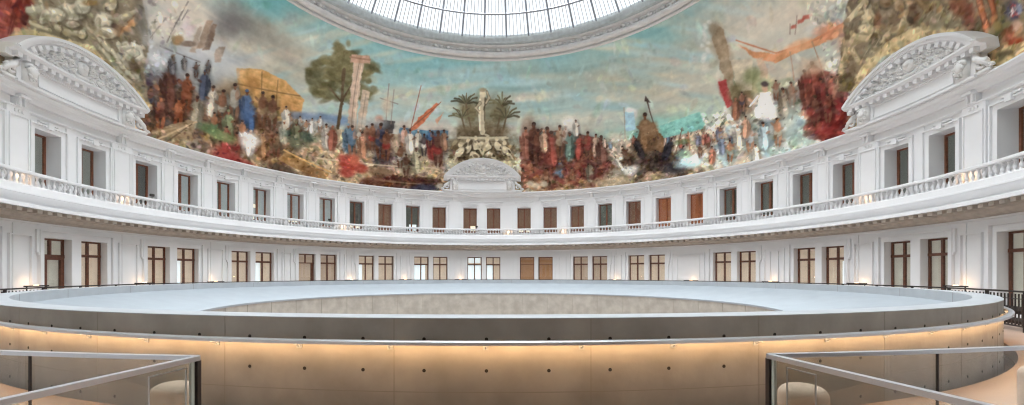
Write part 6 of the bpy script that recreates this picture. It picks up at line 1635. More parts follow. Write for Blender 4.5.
['L',[[-87.65,11.32],[-86.47,11.44],[-85.76,11.65]],0.191,[138,128,102],0.9],
['L',[[-87.82,11.34],[-86.64,11.46],[-85.93,11.67]],0.152,[168,158,132],0.9],
['L',[[-87.95,11.36],[-86.78,11.48],[-86.07,11.69]],0.066,[188,178,152],0.6],
['E',-86.64,11.46,0.58,0.01,-0.06,-0.11,[168,158,132],0.5,0.7],
['L',[[-85.66,11.59],[-85.06,11.88],[-84.11,12.18]],0.242,[112,100,78],0.6],
['L',[[-85.66,11.58],[-85.06,11.87],[-84.11,12.17]],0.172,[144,134,106],0.9],
['L',[[-85.82,11.6],[-85.21,11.89],[-84.27,12.19]],0.137,[174,164,136],0.9],
['L',[[-85.95,11.62],[-85.34,11.9],[-84.41,12.2]],0.06,[194,184,156],0.6],
['E',-85.21,11.89,0.54,0.0,-0.07,-0.1,[174,164,136],0.5,0.7],
['L',[[-88.79,10.96],[-88.32,10.6],[-86.79,10.68]],0.266,[112,100,78],0.6],
['L',[[-88.78,10.95],[-88.31,10.59],[-86.78,10.67]],0.194,[140,130,104],0.9],
['L',[[-88.94,10.97],[-88.47,10.62],[-86.94,10.7]],0.155,[170,160,134],0.9],
['L',[[-89.07,10.99],[-88.6,10.64],[-87.07,10.72]],0.068,[190,180,154],0.6],
['E',-88.47,10.62,0.46,0.13,0.23,-0.07,[170,160,134],0.5,0.7],
['P',[[-85.32,10.87],[-85.29,11.24],[-84.01,12.14],[-83.12,12.15],[-84.06,11.35]],[194,142,96],1.0],
['L',[[-85.32,10.87],[-85.29,11.24],[-84.01,12.14]],0.037,[130,88,60],1.0],
['E',-82.9,10.56,1.94,0.14,0.04,-0.43,[84,74,56],0.25,0.9],
['E',-83.09,10.58,1.69,0.12,0.04,-0.35,[196,190,170],0.2,1],
['E',-83.6,10.61,0.84,0.06,0.02,-0.16,[222,216,196],0.5,0.8],
['E',-82.38,10.54,0.86,0.06,0.01,-0.11,[152,146,126],0.5,0.6],
['L',[[-84.94,10.53],[-83.64,10.27],[-82.21,10.2]],0.349,[112,100,78],0.6],
['L',[[-84.89,10.52],[-83.59,10.25],[-82.16,10.19]],0.27,[148,142,120],0.9],
['L',[[-85.09,10.54],[-83.8,10.29],[-82.37,10.22]],0.215,[178,172,150],0.9],
['L',[[-85.26,10.57],[-83.96,10.32],[-82.54,10.25]],0.094,[198,192,170],0.6],
['E',-83.8,10.29,0.76,0.08,0.06,-0.15,[178,172,150],0.5,0.7],
['L',[[-84.19,10.47],[-82.92,10.85],[-81.55,10.87],[-80.88,10.59],[-81.61,10.29]],0.296,[112,100,78],0.6],
['L',[[-84.18,10.45],[-82.91,10.84],[-81.53,10.86],[-80.86,10.58],[-81.6,10.28]],0.216,[160,154,136],0.9],
['L',[[-84.34,10.48],[-83.07,10.86],[-81.7,10.88],[-81.03,10.6],[-81.77,10.31]],0.172,[190,184,166],0.9],
['L',[[-84.48,10.5],[-83.22,10.88],[-81.85,10.91],[-81.17,10.63],[-81.9,10.33]],0.075,[210,204,186],0.6],
['E',-81.7,10.88,0.39,0.17,0.34,-0.05,[190,184,166],0.5,0.7],
['L',[[-84.43,10.06],[-82.87,9.83],[-80.99,9.61]],0.418,[112,100,78],0.6],
['L',[[-84.34,10.04],[-82.78,9.8],[-80.9,9.59]],0.336,[134,128,106],0.9],
['L',[[-84.58,10.07],[-83.02,9.84],[-81.14,9.63]],0.267,[164,158,136],0.9],
['L',[[-84.78,10.11],[-83.22,9.88],[-81.34,9.67]],0.116,[184,178,156],0.6],
['E',-83.02,9.84,0.93,0.06,-0.0,-0.18,[164,158,136],0.5,0.7],
['L',[[-85.54,10.17],[-83.46,9.74],[-81.23,9.49]],0.249,[112,100,78],0.6],
['L',[[-85.56,10.16],[-83.49,9.74],[-81.26,9.48]],0.166,[146,138,114],0.9],
['L',[[-85.68,10.18],[-83.61,9.76],[-81.38,9.5]],0.133,[176,168,144],0.9],
['L',[[-85.78,10.2],[-83.71,9.78],[-81.48,9.52]],0.058,[196,188,164],0.6],
['E',-83.61,9.76,0.43,-0.02,-0.12,-0.09,[176,168,144],0.5,0.7],
['E',-81.82,10.01,0.77,0.21,0.62,-0.23,[84,66,48],0.5,0.85],
['E',-82.77,11.93,0.8,0.18,1.3,-0.52,[110,108,100],0.6,0.8],
['E',-81.2,11.34,0.75,0.12,0.41,-0.32,[150,146,140],0.6,0.7],
['E',-90.82,11.36,1.0,0.19,0.16,-0.1,[136,104,60],0.5,0.9],
['E',-85.75,11.07,0.7,0.12,0.29,-0.22,[150,108,72],0.5,0.6],
['E',-97.96,9.35,0.46,0.08,0.17,-0.16,[84,40,36],0.5,0.7],
['P',[[90.24,12.82],[111.29,8.72],[109.94,6.7],[106.42,7.84],[102.51,8.86],[97.6,9.69],[92.35,10.04],[88.32,9.64],[86.18,9.07],[85.05,9.42],[85.37,10.54],[88.04,12.01]],[116,98,74],0.95],
['P',[[86.0,8.81],[87.13,9.43],[89.37,10.04],[92.59,10.26],[96.6,10.16],[99.79,9.8],[102.69,9.06],[105.14,8.2],[107.17,7.45],[107.73,7.09],[103.36,8.27],[97.45,9.55],[92.03,9.73],[87.98,9.22]],[188,166,122],1],
['P',[[83.9,9.27],[84.71,9.85],[86.11,9.85],[87.13,9.43],[85.74,8.94]],[96,84,56],0.9],
['E',90.66,10.3,2.29,0.02,0.24,-0.27,[128,116,92],0.4,0.95],
['E',100.67,9.8,2.71,-0.37,-0.19,-0.32,[124,112,88],0.4,0.95],
['L',[[98.4,10.13],[99.55,10.33]],0.026,[90,78,58],0.8],
['L',[[98.84,10.17],[99.95,10.33]],0.026,[90,78,58],0.8],
['L',[[99.29,10.21],[100.35,10.34]],0.025,[160,148,122],0.8],
['L',[[99.36,9.96],[100.74,10.34]],0.025,[160,148,122],0.8],
['L',[[99.79,10.0],[100.79,10.1]],0.026,[90,78,58],0.8],
['L',[[100.23,10.04],[101.18,10.1]],0.025,[160,148,122],0.8],
['L',[[100.31,9.79],[101.57,10.11]],0.025,[160,148,122],0.8],
['L',[[100.73,9.83],[101.95,10.11]],0.025,[90,78,58],0.8],
['L',[[101.15,9.87],[102.01,9.87]],0.025,[90,78,58],0.8],
['L',[[101.24,9.62],[102.39,9.87]],0.025,[160,148,122],0.8],
['L',[[101.65,9.66],[102.76,9.88]],0.025,[160,148,122],0.8],
['L',[[102.07,9.7],[103.14,9.89]],0.025,[160,148,122],0.8],
['L',[[102.16,9.46],[103.21,9.65]],0.025,[90,78,58],0.8],
['L',[[102.56,9.5],[103.57,9.65]],0.025,[90,78,58],0.8],
['L',[[102.97,9.54],[103.94,9.66]],0.024,[160,148,122],0.8],
['L',[[103.06,9.29],[104.3,9.66]],0.024,[90,78,58],0.8],
['L',[[89.16,10.17],[90.46,10.43]],0.031,[160,148,120],0.8],
['L',[[89.52,10.19],[90.81,10.44]],0.031,[90,80,60],0.8],
['L',[[89.88,10.21],[91.17,10.46]],0.03,[90,80,60],0.8],
['L',[[90.23,10.22],[91.52,10.47]],0.03,[90,80,60],0.8],
['L',[[90.59,10.24],[91.87,10.49]],0.03,[90,80,60],0.8],
['L',[[90.94,10.26],[92.22,10.5]],0.03,[160,148,120],0.8],
['L',[[91.29,10.28],[92.56,10.52]],0.029,[90,80,60],0.8],
['L',[[91.64,10.29],[92.91,10.53]],0.029,[90,80,60],0.8],
['L',[[91.99,10.31],[93.25,10.54]],0.029,[90,80,60],0.8],
['L',[[92.33,10.32],[93.59,10.56]],0.029,[90,80,60],0.8],
['E',91.49,11.47,1.06,-0.26,-1.02,-0.38,[84,74,56],0.25,0.9],
['E',91.41,11.53,0.86,-0.21,-0.9,-0.33,[188,170,132],0.2,1],
['E',91.35,11.69,0.43,-0.11,-0.41,-0.15,[214,196,158],0.5,0.8],
['E',91.51,11.32,0.43,-0.11,-0.26,-0.1,[144,126,88],0.5,0.6],
['E',90.59,11.08,1.35,-0.22,-0.43,-0.32,[84,74,56],0.25,0.9],
['E',90.5,11.14,1.12,-0.19,-0.35,-0.26,[188,170,132],0.2,1],
['E',90.33,11.27,0.56,-0.09,-0.16,-0.12,[214,196,158],0.5,0.8],
['E',90.76,10.98,0.56,-0.09,-0.1,-0.08,[144,126,88],0.5,0.6],
['E',91.99,12.1,0.81,-0.15,-0.39,-0.22,[84,74,56],0.25,0.9],
['E',91.92,12.16,0.59,-0.11,-0.3,-0.17,[170,150,112],0.2,1],
['E',91.86,12.23,0.3,-0.05,-0.14,-0.08,[196,176,138],0.5,0.8],
['E',92.01,12.05,0.3,-0.05,-0.09,-0.05,[126,106,68],0.5,0.6],
['L',[[89.85,10.94],[87.42,10.96],[88.2,10.09]],0.376,[112,100,78],0.6],
['L',[[89.87,10.91],[87.43,10.92],[88.22,10.05]],0.298,[144,126,88],0.9],
['L',[[89.78,10.99],[87.34,11.01],[88.11,10.14]],0.237,[174,156,118],0.9],
['L',[[89.71,11.06],[87.27,11.08],[88.03,10.21]],0.104,[194,176,138],0.6],
['E',87.34,11.01,0.79,-0.16,-0.27,-0.13,[174,156,118],0.5,0.7],
['L',[[90.33,10.77],[88.7,11.13],[86.83,10.76],[84.96,9.97]],0.351,[112,100,78],0.6],
['L',[[90.33,10.75],[88.7,11.1],[86.84,10.73],[84.97,9.95]],0.271,[144,126,88],0.9],
['L',[[90.25,10.82],[88.62,11.18],[86.75,10.81],[84.87,10.03]],0.217,[174,156,118],0.9],
['L',[[90.19,10.89],[88.57,11.24],[86.68,10.88],[84.79,10.1]],0.095,[194,176,138],0.6],
['E',86.75,10.81,0.55,-0.2,-0.39,-0.08,[174,156,118],0.5,0.7],
['L',[[92.37,11.51],[93.04,11.04],[92.01,10.77]],0.242,[112,100,78],0.6],
['L',[[92.36,11.5],[93.02,11.03],[91.99,10.76]],0.172,[144,126,88],0.9],
['L',[[92.31,11.55],[92.97,11.08],[91.94,10.82]],0.137,[174,156,118],0.9],
['L',[[92.28,11.6],[92.94,11.13],[91.9,10.86]],0.06,[194,176,138],0.6],
['E',92.97,11.08,0.48,-0.09,-0.14,-0.08,[174,156,118],0.5,0.7],
['L',[[91.12,11.82],[89.49,11.92],[89.4,12.3]],0.225,[112,100,78],0.6],
['L',[[91.1,11.82],[89.47,11.92],[89.38,12.3]],0.154,[144,126,88],0.9],
['L',[[91.06,11.86],[89.42,11.96],[89.34,12.34]],0.123,[174,156,118],0.9],
['L',[[91.03,11.9],[89.4,12.0],[89.32,12.38]],0.054,[194,176,138],0.6],
['E',89.42,11.96,0.49,-0.02,0.03,-0.09,[174,156,118],0.5,0.7],
['P',[[88.45,12.04],[91.38,12.26],[91.74,12.06],[88.79,11.79]],[196,180,142],1.0],
['L',[[88.45,12.04],[91.38,12.26]],0.027,[110,96,70],1.0],
['L',[[97.6,11.24],[96.91,10.78],[95.76,10.39]],0.38,[112,100,78],0.6],
['L',[[97.62,11.19],[96.93,10.73],[95.8,10.34]],0.314,[144,126,88],0.9],
['L',[[97.54,11.28],[96.85,10.82],[95.69,10.44]],0.25,[174,156,118],0.9],
['L',[[97.49,11.36],[96.78,10.91],[95.62,10.52]],0.109,[194,176,138],0.6],
['E',96.85,10.82,0.95,-0.08,-0.03,-0.18,[174,156,118],0.5,0.7],
['L',[[95.76,10.39],[94.27,10.48],[92.84,10.37]],0.283,[112,100,78],0.6],
['L',[[95.76,10.38],[94.27,10.46],[92.84,10.35]],0.212,[144,126,88],0.9],
['L',[[95.69,10.44],[94.2,10.52],[92.77,10.41]],0.169,[174,156,118],0.9],
['L',[[95.65,10.49],[94.15,10.58],[92.72,10.47]],0.074,[194,176,138],0.6],
['E',94.2,10.52,0.44,-0.16,-0.3,-0.06,[174,156,118],0.5,0.7],
['L',[[92.84,10.37],[92.39,10.26]],0.216,[112,100,78],0.6],
['L',[[92.81,10.37],[92.36,10.27]],0.141,[144,126,88],0.9],
['L',[[92.77,10.41],[92.32,10.31]],0.113,[174,156,118],0.9],
['L',[[92.73,10.45],[92.28,10.34]],0.049,[194,176,138],0.6],
['E',92.32,10.31,0.37,-0.08,-0.11,-0.07,[174,156,118],0.5,0.7],
['E',96.31,11.22,1.03,-0.08,-0.04,-0.37,[84,74,56],0.25,0.9],
['E',96.24,11.27,0.81,-0.07,-0.04,-0.31,[150,124,92],0.2,1],
['E',96.17,11.39,0.41,-0.03,-0.02,-0.14,[176,150,118],0.5,0.8],
['E',96.34,11.12,0.41,-0.03,-0.01,-0.09,[106,80,48],0.5,0.6],
['E',94.89,11.57,0.97,-0.18,-0.41,-0.25,[84,74,56],0.25,0.9],
['E',94.82,11.63,0.77,-0.14,-0.33,-0.2,[130,104,76],0.2,1],
['E',94.72,11.72,0.38,-0.07,-0.15,-0.09,[156,130,102],0.5,0.8],
['E',94.95,11.5,0.38,-0.07,-0.1,-0.06,[86,60,32],0.5,0.6],
['L',[[98.95,10.89],[99.55,10.46],[100.67,10.4]],0.237,[112,100,78],0.6],
['L',[[98.94,10.88],[99.54,10.45],[100.66,10.39]],0.173,[96,72,40],0.9],
['L',[[98.9,10.94],[99.49,10.5],[100.61,10.45]],0.138,[126,102,70],0.9],
['L',[[98.87,10.98],[99.45,10.55],[100.58,10.49]],0.06,[146,122,90],0.6],
['E',99.49,10.5,0.44,-0.12,-0.18,-0.07,[126,102,70],0.5,0.7],
['E',97.5,10.62,0.62,-0.11,-0.45,-0.33,[84,60,44],0.5,0.8],
['E',92.8,11.2,0.54,-0.09,-0.4,-0.28,[122,80,54],0.5,0.8],
['E',94.76,10.94,0.91,-0.16,-0.29,-0.21,[120,100,78],0.5,0.8],
['L',[[105.86,9.63],[105.75,9.07],[105.86,8.33]],0.264,[80,48,36],0.6],
['L',[[105.86,9.61],[105.76,9.05],[105.87,8.31]],0.204,[134,70,38],0.9],
['L',[[105.8,9.67],[105.69,9.11],[105.79,8.37]],0.163,[164,100,68],0.9],
['L',[[105.76,9.72],[105.64,9.16],[105.73,8.43]],0.071,[184,120,88],0.6],
['E',105.69,9.11,0.52,-0.13,-0.17,-0.09,[164,100,68],0.5,0.7],
['L',[[107.14,9.38],[107.06,8.83],[106.47,8.3]],0.236,[80,48,36],0.6],
['L',[[107.13,9.36],[107.06,8.81],[106.47,8.29]],0.176,[126,62,32],0.9],
['L',[[107.08,9.42],[107.0,8.87],[106.4,8.34]],0.141,[156,92,62],0.9],
['L',[[107.04,9.46],[106.95,8.91],[106.35,8.39]],0.062,[176,112,82],0.6],
['E',107.0,8.87,0.46,0.01,0.12,-0.11,[156,92,62],0.5,0.7],
['E',104.13,9.4,0.93,-0.12,-0.19,-0.48,[112,62,46],0.5,0.85],
['E',103.3,9.86,0.79,-0.15,-0.38,-0.31,[124,76,52],0.5,0.8],
['E',107.48,8.57,0.65,-0.12,-0.32,-0.36,[96,88,62],0.5,0.7],
['P',[[103.88,8.26],[108.01,8.61],[108.33,8.41],[105.0,8.0]],[94,92,64],0.9],
['E',107.32,8.39,1.46,0.01,0.2,-0.18,[112,106,72],0.5,0.8],
['E',108.68,7.55,1.09,-0.18,-0.14,-0.24,[150,66,44],0.5,0.9],
['E',108.0,8.0,0.65,-0.11,-0.11,-0.15,[130,74,52],0.5,0.8],
['E',109.23,8.59,0.93,-0.17,-0.26,-0.29,[70,66,84],0.4,0.95],
['L',[[108.91,8.72],[109.68,8.27]],0.029,[170,70,66],0.9],
['L',[[108.85,8.86],[109.11,8.65]],0.029,[170,70,66],0.9],
['L',[[109.0,8.81],[108.99,8.82]],0.028,[40,38,60],0.9],
['L',[[109.02,8.89],[109.6,8.61]],0.028,[170,70,66],0.9],
['L',[[108.7,8.49],[109.36,8.42]],0.029,[170,70,66],0.9],
['L',[[108.89,8.56],[108.97,8.43]],0.029,[170,70,66],0.9],
['L',[[108.87,8.67],[108.97,8.58]],0.029,[206,198,190],0.9],
['L',[[108.9,8.62],[109.32,8.72]],0.028,[206,198,190],0.9],
['L',[[109.45,8.7],[108.99,8.75]],0.029,[170,70,66],0.9],
['L',[[108.71,8.6],[109.18,8.63]],0.029,[206,198,190],0.9],
['L',[[109.54,8.41],[109.97,8.37]],0.028,[206,198,190],0.9],
['L',[[109.38,8.56],[109.23,8.61]],0.029,[170,70,66],0.9],
['L',[[108.8,8.47],[109.4,8.68]],0.028,[206,198,190],0.9],
['L',[[109.56,8.68],[109.07,8.76]],0.028,[170,70,66],0.9],
['L',[[108.85,8.51],[109.98,8.63]],0.028,[206,198,190],0.9],
['L',[[109.31,8.58],[109.22,8.73]],0.028,[40,38,60],0.9],
['E',109.26,8.05,0.63,-0.11,-0.13,-0.18,[178,140,120],0.4,0.8],
['P',[[104.96,7.51],[106.83,7.71],[110.26,7.42],[109.81,6.2],[106.79,6.47]],[182,162,118],0.95],
['L',[[105.46,7.5],[109.52,7.34]],0.036,[120,102,76],1.0],
['L',[[106.45,6.93],[109.34,6.98]],0.031,[140,122,90],1.0],
['E',107.4,7.41,1.58,-0.13,0.05,-0.14,[90,78,58],0.5,0.8],
['E',14.08,7.46,1.09,-0.01,-0.01,-0.25,[186,180,160],0.5,0.7],
['E',16.25,7.59,1.08,-0.02,-0.01,-0.25,[186,180,160],0.5,0.7],
['E',12.45,7.64,1.09,-0.01,-0.01,-0.25,[186,180,160],0.5,0.7],
['E',-12.11,7.41,1.08,0.02,0.01,-0.25,[186,180,160],0.5,0.7],
['E',-9.42,7.78,1.09,0.01,0.01,-0.25,[186,180,160],0.5,0.7],
['P',[[-100.02,8.11],[-99.1,8.26],[-98.95,7.63],[-99.65,7.52]],[120,100,80],0.9]]
def dabs(n, seed, hmax, size, contrast, al, ranges=((-128, 128),)):
    r_ = random.Random(seed)
    for _ in range(n):
        q_ = r_.choice(ranges); t = r_.uniform(*q_); h = H0+0.2+(hmax-0.2)*(r_.random()**1.2); 
        c = img[min(NR-1, int((h-H0)/DH)), int((t-T0)/DT)].copy()
        k = 1+r_.uniform(-contrast, contrast); c = np.clip(c*k + np.array([r_.uniform(-.04, .05), r_.uniform(-.03, .03), r_.uniform(-.05, .04)], np.float32), 0.03, 0.95)
        a = r_.uniform(-1.3, 1.3); L_ = r_.uniform(0.4, 1.0)*size; W_ = L_*r_.uniform(0.25, 0.7); g = 180/PI/RW
        ell(t, h, L_*math.cos(a)*g, L_*math.sin(a), -W_*math.sin(a)*g, W_*math.cos(a), c, 0.45, al, 0.4)
for i, q in enumerate(ROWS):
    if i == 237: dabs(1500, 1, 9.5, 0.5, 0.12, 0.5)
    if i == 294: dabs(9000, 2, 4.2, 0.26, 0.42, 0.7)
    if q[0] == 'E': ell(*q[1:])
    elif q[0] == 'L': line(*q[1:])
    elif q[0] == 'P': poly(*q[1:])
    else: figure(*q[1:], seed=i)
dabs(3500, 4, 4.0, 0.13, 0.38, 0.65)
dabs(3500, 6, 7.0, 0.17, 0.30, 0.6, ((-112, -76), (83, 112)))
# brushwork and age
img += N3[..., None]*0.012 + N1[..., None]*0.012 + (N4*0.05)[..., None]*np.array([1.2, 0.9, 0.7], np.float32)
grey = img.mean(axis=2, keepdims=True); img = img*0.78 + (grey*0.7 + 0.18)*0.22
img *= (1 + 0.05*(vnoise(200, 60, 9)-0.5)[..., None])
con = np.clip(1-yy/0.55, 0, 1)*0.25+1.02; img = (img-0.48)*con + 0.47
img = np.clip(img, 0.03, 0.90)
PAINT_GAIN = 1.62
lin = np.where(img <= 0.04045, img/12.92, ((img+0.055)/1.055)**2.4)*PAINT_GAIN
tt = np.radians(T0 + DT*np.arange(NC)); hh = H0 + DH*np.arange(NR)
rr_ = np.array([prof_r(h) for h in hh])
co_ = np.empty((NR, NC, 3), np.float32)
co_[..., 0] = rr_[:, None]*np.sin(tt)[None]; co_[..., 1] = rr_[:, None]*np.cos(tt)[None]; co_[..., 2] = (hh+EYE)[:, None]
idx = np.arange(NR*NC, dtype=np.int32).reshape(NR, NC)
quads = np.stack([idx[:-1, :-1], idx[:-1, 1:], idx[1:, 1:], idx[1:, :-1]], -1).reshape(-1, 4)
# rim strip gives the canvas its thickness
me = bpy.data.meshes.new('mural')
me.vertices.add(NR*NC); me.vertices.foreach_set('co', co_.ravel())
nq = len(quads)
me.loops.add(nq*4); me.loops.foreach_set('vertex_index', quads.ravel())
me.polygons.add(nq); me.polygons.foreach_set('loop_start', np.arange(nq, dtype=np.int32)*4)
me.polygons.foreach_set('use_smooth', np.ones(nq, bool))
me.update(calc_edges=True)
ca = me.color_attributes.new('paint', 'FLOAT_COLOR', 'POINT')
rgba = np.ones((NR*NC, 4), np.float32); rgba[:, :3] = lin.reshape(-1, 3); ca.data.foreach_set('color', rgba.ravel())
pm = bpy.data.materials.new('oil_paint_on_canvas'); pm.use_nodes = True
nt = pm.node_tree; pb = nt.nodes['Principled BSDF']; at = nt.nodes.new('ShaderNodeAttribute'); at.attribute_name = 'paint'
nz = nt.nodes.new('ShaderNodeTexNoise'); nz.inputs['Scale'].default_value = 3.5; nz.inputs['Detail'].default_value = 8
tcn = nt.nodes.new('ShaderNodeTexCoord'); nt.links.new(tcn.outputs['Object'], nz.inputs['Vector'])
mr = nt.nodes.new('ShaderNodeMapRange'); mr.inputs['To Min'].default_value = 0.93; mr.inputs['To Max'].default_value = 1.07; nt.links.new(nz.outputs['Fac'], mr.inputs['Value'])
mm = nt.nodes.new('ShaderNodeMix'); mm.data_type = 'RGBA'; mm.blend_type = 'MULTIPLY'; mm.inputs[0].default_value = 1.0
nt.links.new(at.outputs['Color'], mm.inputs[6]); nt.links.new(mr.outputs['Result'], mm.inputs[7]); nt.links.new(mm.outputs[2], pb.inputs['Base Color'])
pb.inputs['Roughness'].default_value = 0.75; pb.inputs['Specular IOR Level'].default_value = 0.2
me.materials.append(pm)
mo = bpy.data.objects.new('mural', me); C.objects.link(mo)
tag(mo, 'vast painted mural of harbours, crowds and sky covering the curved dome', 'mural')


# ------------------------------------------------------------------ oculus ring
b = MB()
b.sweep(0, 360, [(14.35,16.18),(13.84,16.24),(13.80,16.34),(13.88,16.40),(13.84,16.46),(13.70,16.44),(13.58,16.46),(13.50,16.54),(13.48,16.66),(13.54,16.76),(13.74,16.82),(13.74,17.14),(13.50,17.16),(13.46,17.24),(13.52,17.30),(13.9,17.35),(14.5,17.0),(14.5,16.2)], step=1.2, closed=True)
for i in range(92):
    t = 360*i/92
    x, y, z = pol(t, 13.68, EYE+16.98)
    b.blob((x, y, z), 0.17, 0.17, 0.13, nu=8, nv=6)
    for q in (-1.25, 1.25):
        x, y, z = pol(t+q, 13.70, EYE+16.97); b.blob((x, y, z), 0.10, 0.10, 0.10, nu=6, nv=4)
struct(b.build('trim_7', M['ring'], smooth=False), 'moulded ring with carved beads round the glass roof')
b = MB()
b.sweep(0, 360, [(13.6,17.28),(13.3,17.34),(13.12,17.80),(13.6,17.85)], step=1.2, closed=True)
struct(b.build('trim_8', M['ringw']), 'pale gutter band under the glass roof')

# ------------------------------------------------------------------ glass roof
dome = empty('glass_roof', (0,0,EYE+17.75)); tag(dome, 'domed glass roof of steel ribs and clear panes over the oculus', 'skylight')
RG, HG = 20.15, 2.44
def gp(t, r, dz=0.0):
    h = HG + math.sqrt(RG*RG - r*r) + dz
    x, y, _ = pol(t, r); return (x, y, h-17.75)
def rs(k): return [13.15 - 13.0*i/k for i in range(k+1)]
for i in range(50):
    t = -0.48 + 7.2*i
    b = MB(); b.tube([gp(t, r, -0.05) for r in rs(14)], 0.065, 4)
    b.build('rib', M['steel'], dome)
b = MB()
for i in range(50):
    for j in range(1, 6):
        t = -0.48 + 7.2*i + 1.2*j
        b.tube([gp(t, r) for r in rs(10)[:8]], 0.024, 3)
tag(b.build('glazing_bars', M['steel'], dome), kind='stuff')
for r in (11.9, 9.9, 7.9, 5.9, 3.9, 1.9):
    b = MB(); b.tube([gp(3.6*i, r, -0.07) for i in range(101)], 0.075, 4); b.build('ring_beam', M['steel'], dome)
b = MB(); vs = []; fs = []; N = 100; rr = [13.3 - 13.25*i/20 for i in range(21)]
for r in rr:
    for i in range(N): vs.append(gp(3.6*i, r, 0.05))
for a in range(len(rr)-1):
    for i in range(N): fs.append((a*N+i, a*N+(i+1) % N, (a+1)*N+(i+1) % N, (a+1)*N+i))
b.add(vs, fs); b.build('glass', M['roof_pane'], dome, smooth=True)

# ------------------------------------------------------------------ pediments
PR = 17.35
ped = empty('pediment', (0, PR, EYE+6.93))
def PX(u, d, z):            # u along the wall, d outward into the wall (0 = r PR), z height above cornice
    a = u/PR; r = PR + d
    return (r*math.sin(a), r*math.cos(a)-PR, z)
ZB = 1.30; HWD = 3.18; RISE = 1.50
RAD = (HWD*HWD+RISE*RISE)/(2*RISE)
def arch(b, rad_o, rad_i, d0, d1, n=32, mi=0, zc=ZB+RISE-RAD, zmin=ZB):
    vs = []; fs = []
    a = math.acos(min(1, (zmin-zc)/rad_o)); ai = math.acos(min(1, (zmin-zc)/rad_i))
    for i in range(n+1):
        s = -1 + 2*i/n
        for rd, aa in ((rad_o, a), (rad_i, ai)):
            for d in (d0, d1):
                vs.append(PX(rd*math.sin(s*aa), d, zc+rd*math.cos(s*aa)))
    for i in range(n):
        o = i*4; p = o+4
        fs += [(o, p, p+1, o+1), (o+2, o+3, p+3, p+2), (o, o+2, p+2, p), (o+1, p+1, p+3, o+3)]
    fs += [(0,1,3,2), (n*4, n*4+2, n*4+3, n*4+1)]
    b.add(vs, fs, mi)
b = MB(); arch(b, RAD, RAD-0.13, -0.22, 0.45); arch(b, RAD-0.13, RAD-0.27, -0.15, 0.45); arch(b, RAD-0.27, RAD-0.36, -0.07, 0.45)
b.build('arched_moulding', M['plaster'], ped)
def ubox(b, u0, u1, d0, d1, z0, z1, n=None, mi=0):
    n = n or max(1, int(abs(u1-u0)/0.35)); 
    for i in range(n):
        b.box(u0+(u1-u0)*i/n, u0+(u1-u0)*(i+1)/n, d0, d1, z0, z1, mi, PX)
def usweep(b, u0, u1, prof, n=24, mi=0):
    vs = []; fs = []; k = len(prof)
    for i in range(n+1):
        for d, z in prof: vs.append(PX(u0+(u1-u0)*i/n, d, z))
    for i in range(n):
        for j in range(k): fs.append((i*k+j, i*k+(j+1) % k, (i+1)*k+(j+1) % k, (i+1)*k+j))
    fs += [tuple(range(k)), tuple(reversed(range(n*k, n*k+k)))]
    b.add(vs, fs, mi)
b = MB(); usweep(b, -HWD-0.02, HWD+0.02, [(0.5,ZB+0.02),(-0.16,ZB+0.02),(-0.16,ZB-0.06),(-0.1,ZB-0.10),(-0.04,ZB-0.15),(0.12,ZB-0.17),(0.14,ZB-0.38),(0.5,ZB-0.38)])
b.build('base_moulding', M['plaster'], ped)
b = MB()
zc = ZB+RISE-RAD
amax = math.acos((ZB-zc)/(RAD-0.45))
for i in range(15):
    s = (i-7)/7*0.90*amax; rd = RAD-0.44
    X = lambda x, y, z, s=s, rd=rd: PX(rd*math.sin(s)+x*math.cos(s)+z*math.sin(s), y, zc+rd*math.cos(s)-x*math.sin(s)+z*math.cos(s))
    b.box(-0.10, 0.10, -0.13, 0.3, -0.08, 0.10, 0, X)
for i in range(17):
    u = (i-8)/8*2.85; b.box(u-0.095, u+0.095, -0.06, 0.4, ZB-0.34, ZB-0.16, 0, PX)
b.build('dentils', M['plaster'], ped)
b = MB()                                   # tympanum wall
vs = []; fs = []; n = 24; rd = RAD-0.3
for i in range(n+1):
    u = (-1+2*i/n)*2.92; zt = zc + math.sqrt(max(0, rd*rd-u*u))
    for z in (ZB-0.05, max(zt, ZB)):
        vs.append(PX(u, 0.07, z)); vs.append(PX(u, 0.6, z))
for i in range(n):
    o = i*4; p = o+4; fs += [(o, p, p+2, o+2), (o+1, o+3, p+3, p+1), (o+2, p+2, p+3, o+3), (o, o+1, p+1, p)]
b.add(vs, fs); b.build('tympanum', M['plaster'], ped)
random.seed(5)
b = MB()
def curl(b, u, z, R0, turns, sgn, rad, d=0.05, n=18):
    pts = []; rads = []
    for i in range(n+1):
        q = turns*2*PI*i/n; rr = R0*(1-0.8*i/n)
        pts.append(PX(u+sgn*rr*math.cos(q), d, z+rr*math.sin(q))); rads.append(rad*(1-0.45*i/n))
    b.tube(pts, rads, 5)
b.blob((0, 0.02, ZB+0.62), 0.26, 0.16, 0.34, PX); b.blob((0, -0.05, ZB+0.66), 0.16, 0.16, 0.2, PX); b.blob((0, 0.05, ZB+0.2), 0.4, 0.13, 0.11, PX)
for s in (-1, 1):
    for u, z, R0 in ((0.5,0.62,0.19),(0.85,0.32,0.17),(0.95,0.72,0.15),(1.3,0.5,0.17),(1.45,0.2,0.13),(1.8,0.32,0.14),(2.15,0.16,0.09),(0.45,0.22,0.14),(0.45,0.93,0.09)):
        curl(b, s*u, ZB+z, R0, 1.5, s, 0.06, 0.03)
    for _ in range(46):
        u = random.uniform(0.3, 2.45); lim = zc + math.sqrt((RAD-0.62)**2-u*u) - ZB
        z = random.uniform(0.06, max(0.1, lim)); b.blob((s*u, 0.04, ZB+z), random.uniform(0.05,0.13), random.uniform(0.05,0.12), random.uniform(0.035,0.07), PX, random.uniform(0, PI), nu=6, nv=4)
b.build('carved_relief', M['relief'], ped, smooth=True)
b = MB()                                   # attic block with framed panel
ubox(b, -2.72, 2.72, 0.16, 0.6, 0.0, ZB-0.29)
